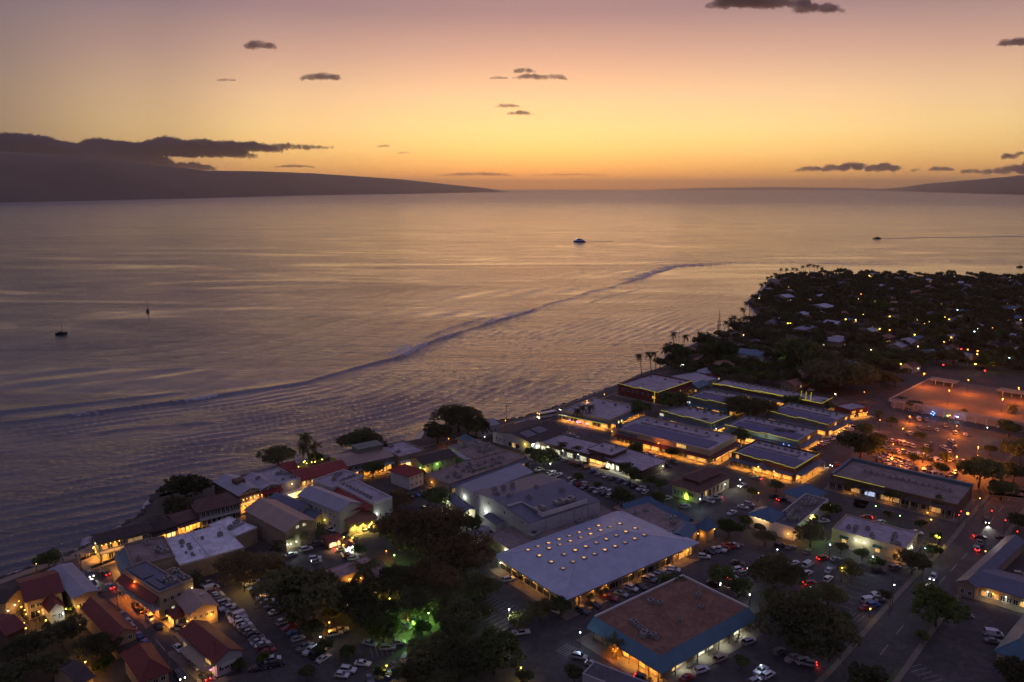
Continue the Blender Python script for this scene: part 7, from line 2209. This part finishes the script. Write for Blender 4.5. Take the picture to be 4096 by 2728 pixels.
for p, h_, c, pw, lab in (
        (K2(1830, 745), 7, 'yellow', 900, 'tall yellow lamp post beside the red entrance hall'), (K2(1562, 1002), 4, 'yellow', 300, 'yellow lamp left of the glowing booth'), (K2(1632, 1008), 4, 'yellow', 200, 'yellow lamp right of the glowing booth'), (K3(150, 742), 4.5, 'warm', 700, 'yellow lamp throwing a pool on the big lot'),
        (K3(1365, 543), 5, 'green', 1260, 'green lamp by the garden wall'), (K3(1712, 672), 5, 'green', 1260, 'green lamp among the rain trees'), (K3(1326, 893), 5, 'yellow', 500, 'yellow lamp between the grove and the lower lot'), (K3(1322, 980), 3, 'warm', 300, 'low warm lamp under the grove edge'), (K3(840, 1085), 3.6, 'amber', 420, 'amber lamp at the low wall of the apartments'),
        (K3(1515, 1078), 4, 'green', 2100, 'white-green lamp beside the silver suv'), (K3(1302, 1432), 3.6, 'yellow', 420, 'yellow lamp beside the blue car'), (K3(768, 1200), 3.4, 'cool', 200, 'white lamp post on the hedge corner'), (K3(1300, 510), 3, 'sodium', 260, 'orange umbrella-like lamp at the garden wall'), (K3(1640, 1010), 3.2, 'green', 1500, 'green light washing the garden path'),
        (K4(1212, 715), 6, 'white', 700, 'white lamp at the head of the double car row'), (K4(1985, 1000), 5, 'yellow', 420, 'yellow lamp by the round tree in the middle lot'), (K4(1075, 555), 5, 'white', 600, 'white lamp beside the solar hall'), (K4(682, 497), 4, 'white', 200, 'white lamp by the gazebo'), (K4(850, 365), 5, 'sodium', 500, 'sodium lamp by the shore utility pole'),
        (K4(392, 512), 4, 'sodium', 500, 'sodium lamp under the largest shore tree'), (K4(1647, 155), 6, 'amber', 200, 'upper amber lamp on the shore walk'), (K4(1507, 208), 6, 'amber', 200, 'lower amber lamp on the shore walk'),
        (K5(275, 978), 7, 'white', 700, 'white twin lamp in the empty lot'), (K5(848, 1165), 5, 'cool', 300, 'white lamp at the mansard store\'s left corner'), (K5(370, 1448), 3.6, 'yellow', 300, 'yellow lamp at the big bottom tree'), (K5(1112, 1300), 3., 'sodium', 300, 'sodium lamp on the mansard store\'s left wall'),
        (K6(808, 1400), 5, 'cool', 420, 'white lamp beside the bank\'s white van'), (K6(1130, 1245), 5, 'white', 420, 'white lamp on the cross street by the bank'), (K6(1278, 1352), 4, 'amber', 260, 'amber lamp before the blue pavilion'), (KA(1700, 1065), 6, 'sodium', 900, 'sodium street lamp before the maroon awning'), (KB(1160, 1310), 6, 'sodium', 900, 'sodium street lamp before the light string outlet'), (KA(280, 715), 5, 'amber', 400, 'amber street lamp before the beachfront restaurant'),
        (KA(970, 880), 5, 'amber', 160, 'dim street lamp before the clock pylons'), (KB(255, 645), 5, 'white', 260, 'white lamp in the passage between outlets'), (KB(985, 835), 4, 'white', 700, 'bright white lamp before the small gable stall'), (KB(1310, 885), 4, 'blue', 60, 'blue festive lamp on the outlet lane, left'), (KB(1395, 905), 4, 'blue', 80, 'blue festive lamp on the outlet lane, right'),
        (K9(855, 765), 6, 'sodium', 900, 'orange lamp on the street beside the outlets'), (K9(728, 540), 6, 'sodium', 500, 'orange lamp at the street behind the rear outlets'), (K9(962, 958), 6, 'sodium', 9000, 'amber lamp above the car park\'s sixth row'), (K9(1065, 620), 4, 'sodium', 500, 'orange lamp left under the parking deck'), (K9(1452, 682), 4, 'sodium', 500, 'orange lamp beside the festive lights'), (K9(1856, 747), 4, 'sodium', 500, 'orange lamp right under the parking deck'),
        (K9(1720, 826), 6, 'white', 300, 'white lamp in the car park\'s right part'), (K9(1645, 1050), 7, 'sodium', 15600, 'orange lamp beside the great corner tree'), (KC(470, 1090), 7, 'sodium', 15600, 'orange lamp over the glowing near rows'), (KC(1480, 1080), 5, 'sodium', 5400, 'orange lamp by the right rows of the car park'), (KC(960, 1030), 5, 'sodium', 7200, 'orange lamp amid the middle rows'), (KC(740, 450), 4, 'sodium', 4200, 'orange lamp in the far left car park'), (KC(1815, 930), 9, 'sodium', 5200, 'tall orange lamp in the empty right part of the car park'), (KC(640, 640), 8, 'sodium', 4200, 'orange lamp on the car park\'s left lane'), (KC(1480, 600), 5, 'sodium', 5400, 'orange lamp in the far middle car park'),  # the left-lane lamp is added to brighten the dark part of the lot
        (K9(1660, 1395), 5, 'amber', 160, 'amber lamp by the main road\'s upper bend'), (K9(1238, 1512), 3, 'amber', 260, 'amber lamp under the long store\'s trees'), (K7(1455, 140), 5, 'yellow', 700, 'yellow lamp inside the lit tree'), (K7(1318, 232), 4, 'yellow', 500, 'yellow lamp at the white hall\'s wall'), (K7(1358, 345), 4, 'green', 400, 'green lamp by the dense tree'), (K7(1575, 232), 4, 'cool', 100, 'white lamp behind the cream restaurant'),
        (K7(1820, 148), 6, 'green', 160, 'greenish lamp on the cross street'), (K8(1015, 226), 6, 'green', 160, 'second greenish lamp on the cross street'), (K8(1267, 257), 6, 'yellow', 160, 'yellowish lamp on the cross street near the crossing'), (K7(1452, 458), 5, 'cool', 300, 'white lamp between dense tree and restaurant'), (K7(1797, 556), 5, 'cool', 260, 'white lamp before the restaurant\'s middle'), (K7(1726, 440), 5, 'white', 260, 'greenish white lamp on the restaurant\'s wall walk'), (K8(1218, 488), 6, 'cool', 300, 'white lamp at the restaurant\'s road corner'),
        (K7(1027, 498), 6, 'cool', 200, 'white lamp before the white hall'), (K7(788, 650), 6, 'cool', 260, 'white lamp by the black sedan'), (K7(1298, 800), 4, 'cool', 160, 'low white lamp beside the red suv'), (K7(1550, 646), 5, 'yellow', 200, 'yellow lamp inside the restaurant lot tree'), (K7(805, 860), 4, 'white', 200, 'white lamp behind the mansard store'), (K8(970, 783), 9, 'cool', 200, 'tall road lamp pole by the five parked cars'), (K7(1776, 975), 3, 'yellow', 60, 'small yellow lamp below the five parked cars'), (K7(1452, 1243), 6, 'cool', 120, 'white lamp in front of the giant dome tree'), (K7(895, 1430), 3, 'cool', 60, 'small white lamp above the bottom pickup'),
        (K8(1310, 385), 3.4, 'yellow', 400, 'upper yellow lamp in the flowering bush'), (K8(1335, 400), 3., 'yellow', 300, 'lower yellow lamp in the flowering bush'), (K8(1705, 512), 2.5, 'amber', 60, 'amber marker lamp by the main road'), (K8(1605, 645), 3., 'warm', 100, 'warm lamp at the motel\'s road side'),
        (K1(150, 915), 3.2, 'amber', 160, 'first courtyard lamp from the sea'), (K1(172, 960), 3.2, 'amber', 160, 'second courtyard lamp from the sea'), (K1(200, 985), 3.2, 'amber', 160, 'third courtyard lamp from the sea'), (K1(210, 1020), 3.2, 'amber', 120, 'fourth courtyard lamp from the sea'), (K1(192, 1090), 3.2, 'amber', 160, 'fifth courtyard lamp from the sea'), (K1(208, 1132), 3.2, 'amber', 160, 'sixth courtyard lamp from the sea'), (K1(28, 958), 3.2, 'warm', 120, 'left edge courtyard lamp, upper'), (K1(65, 992), 3.2, 'warm', 120, 'left edge courtyard lamp, lower'),
        (K1(370, 1068), 3., 'yellow', 200, 'yellow lamp at the courtyard\'s right'), (K1(312, 998), 3.2, 'amber', 200, 'amber lamp below the cream gable'), (K1(640, 1105), 3., 'amber', 100, 'red-amber lamp behind the forked tree'), (K1(688, 1402), 2.6, 'amber', 420, 'amber lamp on the orange-lit wall'), (K1(612, 1300), 3., 'warm', 80, 'small warm lamp among the left trees'), (K1(755, 478), 3.2, 'amber', 400, 'amber lamp at the promenade\'s end'), (K1(290, 612), 3., 'amber', 60, 'tiny lamp on the sand by the round tree'), (K1(1968, 742), 4., 'yellow', 300, 'yellow lamp left of the big lot\'s pool of light'),
        (K1(1700, 1465), 2.4, 'purple', 40, 'small purple lamp beside the red store')):
    lamp(p, h_, c, pw, lab)
for i, (p, pb) in enumerate(((K9(1212, 390), 0), (K9(1567, 442), 0), (K9(1973, 505), 0), (K9(1412, 526), 0), (K9(1845, 593), 0))):
    t = lamp(p, 13.5, 'sodium', 8000, ['far left', 'far middle', 'far right', 'near left', 'near right'][i] + ' orange lamp mast on the raised parking deck', 'parking deck lamp masts', .4)
# festive lights at the car park
for i, (x, y, c) in enumerate(((1100, 375, 'blue'), (1075, 405, 'blue'), (1130, 400, 'blue'), (1110, 425, 'blue'), (1325, 375, 'blue'), (1335, 440, 'green'), (1370, 435, 'sodium'), (1480, 410, 'blue'), (1460, 450, 'purple'), (1490, 460, 'cool'))):
    lamp(KC(x, y), 2.6, c, 60, ['blue festive light, topmost of the left blue cluster', 'blue festive light, leftmost of the left cluster', 'blue festive light, rightmost of the left cluster', 'blue festive light, lowest of the left cluster', 'blue festive light at the top of the middle cluster', 'green festive light of the middle cluster', 'orange festive light of the middle cluster', 'blue festive light at the top of the right cluster', 'purple festive light of the right cluster', 'pale blue festive light of the right cluster'][i], 'festive lights by the car park', .38, cat='festive light')
# far neighbourhood lamps
FARL = [(130, 690, 'yellow'), (155, 690, 'yellow'), (172, 686, 'yellow'), (675, 652, 'yellow'), (770, 657, 'warm'), (930, 720, 'white'), (995, 742, 'yellow'), (1090, 752, 'sodium'), (950, 480, 'yellow'), (820, 415, 'sodium'), (660, 497, 'sodium'), (910, 203, 'amber'), (765, 232, 'yellow'), (808, 235, 'amber'), (1230, 398, 'sodium'), (1580, 508, 'yellow'), (1728, 563, 'cool'), (1608, 632, 'yellow'),
        (1650, 652, 'amber'), (1415, 693, 'amber'), (1535, 672, 'green'), (1815, 728, 'cool'), (1915, 740, 'cool'), (1888, 767, 'cool'), (1922, 797, 'cool'), (1943, 822, 'cool'), (1670, 822, 'amber'), (1325, 797, 'yellow'), (1065, 862, 'amber'), (758, 824, 'amber'), (152, 862, 'yellow'), (318, 885, 'cool'), (635, 960, 'yellow'), (700, 988, 'amber'), (1195, 1072, 'amber'), (1555, 933, 'amber'), (1667, 942, 'amber'),
        (1713, 950, 'amber'), (1765, 932, 'red'), (1825, 937, 'sodium'), (1918, 950, 'sodium'), (1915, 980, 'amber'), (1985, 958, 'sodium'), (1985, 988, 'amber'), (2105, 1005, 'amber'), (2215, 1018, 'cool'), (2055, 1063, 'yellow'), (1898, 1073, 'yellow'), (1595, 1080, 'red'), (1988, 1135, 'red'), (2198, 662, 'amber'), (2165, 357, 'cool'), (1357, 907, 'warm'), (915, 938, 'warm'), (82, 1005, 'green'), (578, 1355, 'warm'), (2060, 735, 'sodium'), (1280, 645, 'warm'), (1350, 655, 'warm'), (1465, 675, 'warm'), (1090, 625, 'yellow'), (975, 632, 'amber'), (840, 608, 'yellow')]
for x, y, c in FARL:
    cn = {'sodium': 'orange', 'cool': 'bluish white', 'warm': 'warm white'}.get(c, c)
    lamp(K11(x, y), 6.5, c, 260, f'small {cn} lamp among the far neighbourhood\'s trees', f'{cn} lamps of the far neighbourhood', .55 if c not in ('warm',) else .42)
for i, (x, y, c) in enumerate(((775, 993, 'yellow'), (830, 968, 'amber'), (848, 968, 'green'))):
    lamp(K10(x, y), 5, c, 120, ['yellow lamp on the shore street past the oncoming cars', 'amber signal lamp far up the shore street', 'green signal lamp far up the shore street'][i], 'lamps on the far shore street', .4)
# traffic signals at the crossing
for i, (p, h_) in enumerate(((KE(452, 455), 6.), (KE(425, 502), 5.), (KE(535, 482), 5.5), (KE(838, 447), 6.5), (KE(1008, 566), 5.), (KE(1158, 708), 5.))):
    g = at(p, h_)
    t = thing('traffic_light', ['upper left', 'lower left', 'largest round', 'overhead upper', 'right-hand', 'lower right'][i] + ' red traffic signal at the main road crossing', 'traffic light', (g.x, g.y, 0), 0, 'traffic signals at the crossing')
    MB().tube((0, .25, 0), (0, .25, h_ + .6), .1, .08, 7).build('pole', darkm, t)
    MB().box(-.28, 0, h_ - .9, .28, .24, h_ + .45).build('signal_box', darkm, t)
    MB().ball((0, -.04, h_), .22 if i != 2 else .5, 8).build('red_lens', bulbmat('red' if i != 2 else 'sodium'), t)
# utility poles and masts
for p0, h_, lab in ((K1(955, 1010), 10, 'tall utility pole on the left kerb of the beach street'), (K1(1365, 1500), 9, 'utility pole near the bottom of the beach street'), (K1(1750, 1480), 9, 'utility pole beside the red store'), (K1(660, 690), 7, 'thin pole on the promenade'), (K4(858, 390), 11, 'utility pole on the shore by the bus'), (K8(925, 1040), 14, 'tall road pole beside the five parked cars'), (K8(1190, 740), 14, 'tall pole beside the dark verge tree'), (KB(1265, 1450), 10, 'dark pole before the light string outlet'), (K10(508, 880), 15, 'bare mast on the shore bend')):
    g = at(p0)
    t = thing('utility_pole', lab, 'pole', (g.x, g.y, 0), 0, 'utility poles')
    MB().tube((0, 0, 0), (0, 0, h_), .16, .11, 7).build('pole', woodm, t)
    MB().box(-1.1, -.07, h_ - 1., 1.1, .07, h_ - .85).build('crossarm', woodm, t)

# ------------------------------------------------------------------ boats


def hull(mb, L, w, h, mi=0):
    """a boat hull: pointed bow, flat stern, flared sides"""
    st = [(-.5, .80, .95), (-.3, .96, .92), (0, 1., .95), (.25, .78, 1.05), (.42, .34, 1.2), (.5, .02, 1.32)]
    rows = []
    for t, ww, hh in st:
        k = len(mb.v)
        mb.v += [(t * L, -w / 2 * ww, h * hh), (t * L * .96, -w / 2 * ww * .62, -.2), (t * L * .96, w / 2 * ww * .62, -.2), (t * L, w / 2 * ww, h * hh)]
        rows.append(k)
    for a, b_ in zip(rows[:-1], rows[1:]):
        for i in range(3):
            mb.f.append((a + i, a + i + 1, b_ + i + 1, b_ + i))
            mb.m.append(mi)
        mb.f.append((a, b_, b_ + 3, a + 3))
        mb.m.append(mi)
    mb.f.append((rows[0] + 3, rows[0] + 2, rows[0] + 1, rows[0]))
    mb.m.append(mi)


hullm = mat('boat_hull', (.03, .03, .035), .5, .2, .5)
for K, lab, rz, L, mh in ((K0(340, 716), 'dark sailboat at anchor, farther of two, seen end-on', 1.9, 11, 15), (K0(141, 768), 'dark sailboat at anchor, nearer of two at left', .35, 10, 15)):
    g = at(K, SEA_Z)
    t = thing('sailboat', lab, 'sailboat', (g.x, g.y, SEA_Z), rz, 'sailboats at anchor')
    mb = MB()
    hull(mb, L, 3.6, 1.5)
    mb.build('hull', hullm, t)
    MB().prism([(-2.6, -1.1), (1.8, -.8), (1.8, .8), (-2.6, 1.1)], 1.3, 2.3).build('cabin', hullm, t)
    MB().tube((.8, 0, 1.2), (.8, 0, mh), .24, .14, 6).build('mast', darkm, t)
    MB().tube((.8, 0, 2.9), (-3.9, 0, 2.8), .16, .12, 6).build('boom', darkm, t)
    mb = MB()
    for q in ((L * .49, 0, 1.9), (-L * .48, 0, 1.5)):
        mb.tube((.8, 0, mh - .3), q, .03, n=4)
    mb.build('rigging', darkm, t)
g = at(K0(1332, 556), SEA_Z)
t = thing('ferry', 'white passenger boat lit blue at the bow with a wake', 'boat', (g.x, g.y, SEA_Z), PI - .1)
mb = MB()
hull(mb, 30, 9, 2.6)
mb.build('hull', hullm, t)
MB().prism([(-12, -3.6), (8, -3.6), (11, -1.6), (11, 1.6), (8, 3.6), (-12, 3.6)], 2.4, 5.4).build('cabin', PAINT['grey'], t)
MB().prism([(-6, -2.6), (5, -2.6), (7, 0), (5, 2.6), (-6, 2.6)], 5.4, 8.).build('bridge', PAINT['grey'], t)
for k in range(7):
    MB().box(-.8, -.05, 0, .8, .05, 1.1).build('window', glowmat('boat_window', (.15, .25, 1.), .5), t, (-9 + k * 2.6, 3.64, 3.4))
MB().ball((7, 0, 8.2), .35, 8).build('lamp', bulbmat('cool'), t)
MB().ball((9, 3, 5.), .7, 8).build('lamp', bulbmat('blue'), t)
for K, lab, L in ((K0(2016, 549), 'small dark motor boat at right trailing a wake', 22), (K0(2344, 614), 'small dark boat off the point at the right edge', 12)):
    g = at(K, SEA_Z)
    t = thing('motor_boat', lab, 'boat', (g.x, g.y, SEA_Z), PI)
    mb = MB()
    hull(mb, L, L * .3, L * .1)
    mb.build('hull', hullm, t)
    MB().prism([(-L * .3, -L * .1), (L * .15, -L * .08), (L * .15, L * .08), (-L * .3, L * .1)], L * .09, L * .22).build('cabin', hullm, t)
    MB().tube((0, 0, L * .2), (0, 0, L * .42), .2).build('mast', darkm, t)

wakem = mat('wake_foam', (.34, .29, .29), .6, .35, .05)
for lab, pts, w_ in (('pale wake trailing behind the small boat at right', ((3530, 954), (3700, 950), (3900, 948), (4150, 944)), 5.), ('faint wake behind the passenger boat', ((2345, 967), (2400, 966), (2450, 965)), 3.)):
    P = [at(p, SEA_Z + .35) for p in pts]
    mb = MB()
    for i, (a, c) in enumerate(zip(P[:-1], P[1:])):
        wa, wb = w_ * (1 + i * .3), w_ * (1.3 + i * .3)
        mb.slab([(a.x, a.y - wa, a.z), (c.x, c.y - wb, c.z), (c.x, c.y + wb, c.z), (a.x, a.y + wa, a.z)], .3)
    tag(mb.build('wake', wakem), lab, 'wake', None, 'stuff')
# ------------------------------------------------------------------ people on the promenade and the sand


def person_mesh(seed):
    """one continuous standing figure grown from joint chains"""
    r = random.Random(seed)
    st = r.uniform(-.12, .12)
    V = [(0, 0, .95), (0, 0, 1.18), (0, 0, 1.42), (0, 0, 1.52), (0, .01, 1.66), (.09, 0, .92), (.10, st, .50), (.10, st * 1.7 - .03, .07), (.10, st * 1.7 + .12, .04), (-.09, 0, .92), (-.10, -st, .50), (-.10, -st * 1.7 - .03, .07), (-.10, -st * 1.7 + .12, .04),
         (.19, 0, 1.40), (.24, -.03, 1.13), (.25, .07, .88), (-.19, 0, 1.40), (-.24, -.03, 1.13), (-.25, .07, .88)]
    E = [(0, 1), (1, 2), (2, 3), (3, 4), (0, 5), (5, 6), (6, 7), (7, 8), (0, 9), (9, 10), (10, 11), (11, 12), (2, 13), (13, 14), (14, 15), (2, 16), (16, 17), (17, 18)]
    R = [.14, .13, .14, .06, .11, .09, .065, .045, .04, .09, .065, .045, .04, .065, .05, .035, .065, .05, .035]
    me = bpy.data.meshes.new('person')
    me.from_pydata(V, E, [])
    o = bpy.data.objects.new('tmp', me)
    COL.objects.link(o)
    o.modifiers.new('skin', 'SKIN')
    for v, rr in zip(me.skin_vertices[0].data, R):
        v.radius = (rr, rr)
    me.skin_vertices[0].data[0].use_root = True
    s = o.modifiers.new('sub', 'SUBSURF')
    s.levels = s.render_levels = 1
    dg = bpy.context.evaluated_depsgraph_get()
    out = bpy.data.meshes.new_from_object(o.evaluated_get(dg))
    bpy.data.objects.remove(o)
    out.name = 'person'
    out.materials.clear()
    out.materials.append(mat('clothes_%d' % seed, [(.05, .05, .07), (.25, .24, .22), (.16, .04, .04)][seed % 3], .9, .3, 6.))
    return out


PM = [person_mesh(i) for i in range(3)]
for i, (p, lab) in enumerate(((K1(610, 548), 'person in dark clothes standing on the promenade near the sand, left'), (K1(650, 545), 'person in pale clothes on the promenade, second from the left'), (K1(690, 555), 'person in a red top on the promenade, third from the left'), (K1(505, 585), 'person in dark clothes by the round beach tree'), (K1(720, 545), 'person in pale clothes nearest the lit restaurant corner'), (K1(985, 760), 'person in a red top on the lit sidewalk of the beach street'),
                              (KA(685, 262), 'person in dark clothes on the shore wall above the restaurant'), (K1(1185, 1000), 'person in pale clothes under the red awning'))):
    g = at(p, .9)
    tag(link('person', PM[i % 3], None, (g.x, g.y, .03), i * 1.1), lab, 'person', 'people on foot')
# ------------------------------------------------------------------ clouds: soft puffs of vapour far beyond the islands
cloudm = bpy.data.materials.new('cloud_vapour')
cloudm.use_nodes = True
_nt = cloudm.node_tree
_nt.nodes.clear()
_pv = _nt.nodes.new('ShaderNodeVolumePrincipled')
_pv.inputs['Color'].default_value = (.40, .33, .36, 1)
_pv.inputs['Density'].default_value = .0012
_pv.inputs['Anisotropy'].default_value = .2
_ou = _nt.nodes.new('ShaderNodeOutputMaterial')
_nt.links.new(_pv.outputs[0], _ou.inputs['Volume'])
bankm = cloudm.copy()
bankm.node_tree.nodes['Principled Volume'].inputs['Density'].default_value = .0022
CL_D = 70000.
_ctex = bpy.data.textures.new('cloud_puffs', 'CLOUDS')
_ctex.noise_scale = 300
_ctex.noise_depth = 6


def cloud(label, boxes, seed, dist=CL_D, group='small dark clouds in the dusk sky'):
    """boxes: (u0, v_top, u1, v_base) lumps that make up one cloud"""
    r = random.Random(seed)
    mb = MB()
    k = dist / FPX
    for u0, vt, u1, vb in boxes:
        w, hgt = u1 - u0, vb - vt
        n = max(3, int(w / max(hgt, 6) * 4.2))
        for i in range(n):
            f = (i + .5) / n
            env = math.sin(PI * min(1, max(0, f))) ** .55
            rr = hgt * .5 * r.uniform(.6, 1.12) * (.35 + .65 * env)
            u = u0 + w * f + r.uniform(-.3, .3) * hgt
            v = vb - rr - r.uniform(0, max(0, hgt * env - 2 * rr))
            c = atd((u, v), dist + r.uniform(-.8, .8) * hgt * k)
            mb.ball(c, rr * k * 1.35, 10, 0, .5)
    o = mb.build('cloud', bankm if 'bank lying' in label or label.startswith('low ') or 'heaped' in label or 'puff' in label or 'cap' in label or 'ragged' in label else cloudm)
    cen = np.mean(np.array(mb.v), 0)
    o.data.transform(Matrix.Translation(-Vector(cen)))
    o.location = cen
    md = o.modifiers.new('merge', 'REMESH')
    md.mode = 'VOXEL'
    hmax = max(b[3] - b[1] for b in boxes)
    md.voxel_size = max(24., min(hmax, 60) * k / 24)
    md2 = o.modifiers.new('puffs', 'DISPLACE')
    md2.texture = _ctex
    md2.strength = min(hmax, 55) * k * .55
    md2.mid_level = .5
    tag(o, label, 'cloud', group)
    return o


cloud('long dark cloud bank lying over the island at left', [(-500, 500, 180, 700), (-300, 548, 700, 690), (300, 556, 1000, 636), (-700, 540, 100, 720), (600, 556, 1120, 612), (-60, 520, 330, 690), (250, 535, 620, 680), (520, 538, 780, 640), (700, 548, 930, 622), (850, 560, 1110, 608), (1040, 572, 1240, 600), (1150, 578, 1330, 596), (740, 606, 990, 632), (640, 640, 860, 686)], 1)
cloud('small dark cloud high at left, topmost on that side', [(975, 158, 1090, 200)], 2)
cloud('flat dark cloud below the topmost left one', [(1205, 288, 1365, 324)], 3)
cloud('faint wisp left of the flat left cloud', [(865, 312, 945, 326)], 4)
cloud('dark cloud pair at centre, the larger one', [(2050, 268, 2140, 294), (2060, 290, 2180, 318), (2140, 292, 2262, 322)], 5)
cloud('pale wisp left of the large centre cloud', [(1955, 302, 2035, 318)], 6)
cloud('small dark cloud low at centre, upper of two', [(1985, 410, 2080, 432)], 7)
cloud('small dark cloud low at centre, lower of two', [(2025, 438, 2130, 462)], 8)
cloud('broad dark cloud cut by the top edge right of centre', [(2840, -40, 3120, 40), (3020, -20, 3260, 36), (3180, 6, 3370, 54)], 9)
cloud('dark cloud at the right edge high in the sky', [(3995, 146, 4200, 188)], 10)
cloud('tiny dark cloud above the cloud bank\'s tip', [(1505, 576, 1560, 590)], 11)
cloud('tiny dark cloud right of the cloud bank\'s tip', [(1590, 605, 1640, 616)], 12)
cloud('low flat cloud streak above the left island\'s far end', [(1100, 655, 1260, 672)], 13)
cloud('low lumpy cloud row near the right horizon, widest', [(3175, 662, 3330, 688), (3290, 652, 3380, 687), (3355, 642, 3455, 686)], 14)
cloud('heaped small cloud right of the widest low row', [(3478, 648, 3585, 690)], 15)
cloud('tiny round cloud between the low right clouds', [(3645, 670, 3680, 688)], 16)
cloud('low ragged cloud, third of the right horizon row', [(3715, 662, 3815, 686)], 17)
cloud('small ragged cloud before the right island\'s slope', [(3840, 670, 3925, 696)], 18)
cloud('dark puff just above the right island\'s slope', [(3930, 664, 4000, 700)], 19)
cloud('cloud cap sitting on the right island\'s crest', [(4000, 650, 4160, 702), (4080, 630, 4300, 700)], 20)
cloud('broken dark cloud above the right island\'s cap', [(4005, 608, 4065, 640), (4060, 604, 4096, 622)], 21)
cloud('long thin cloud streak on the horizon at centre', [(1760, 686, 2050, 706), (2130, 692, 2430, 704)], 22)

# ------------------------------------------------------------------ evening haze: one box of air round the whole place
hz = MB().box(-64500, -4100, -14, 64500, 64500, 700)
hm = bpy.data.materials.new('haze_air')
hm.use_nodes = True
hm.node_tree.nodes.clear()
_v = hm.node_tree.nodes.new('ShaderNodeVolumePrincipled')
_v.inputs['Color'].default_value = (.95, .86, .82, 1)
_v.inputs['Density'].default_value = 2.7e-5
_v.inputs['Anisotropy'].default_value = .75
_q = hm.node_tree.nodes.new('ShaderNodeOutputMaterial')
hm.node_tree.links.new(_v.outputs[0], _q.inputs['Volume'])
tag(hz.build('haze', hm), 'thin evening haze over sea and town', None, None, 'stuff')
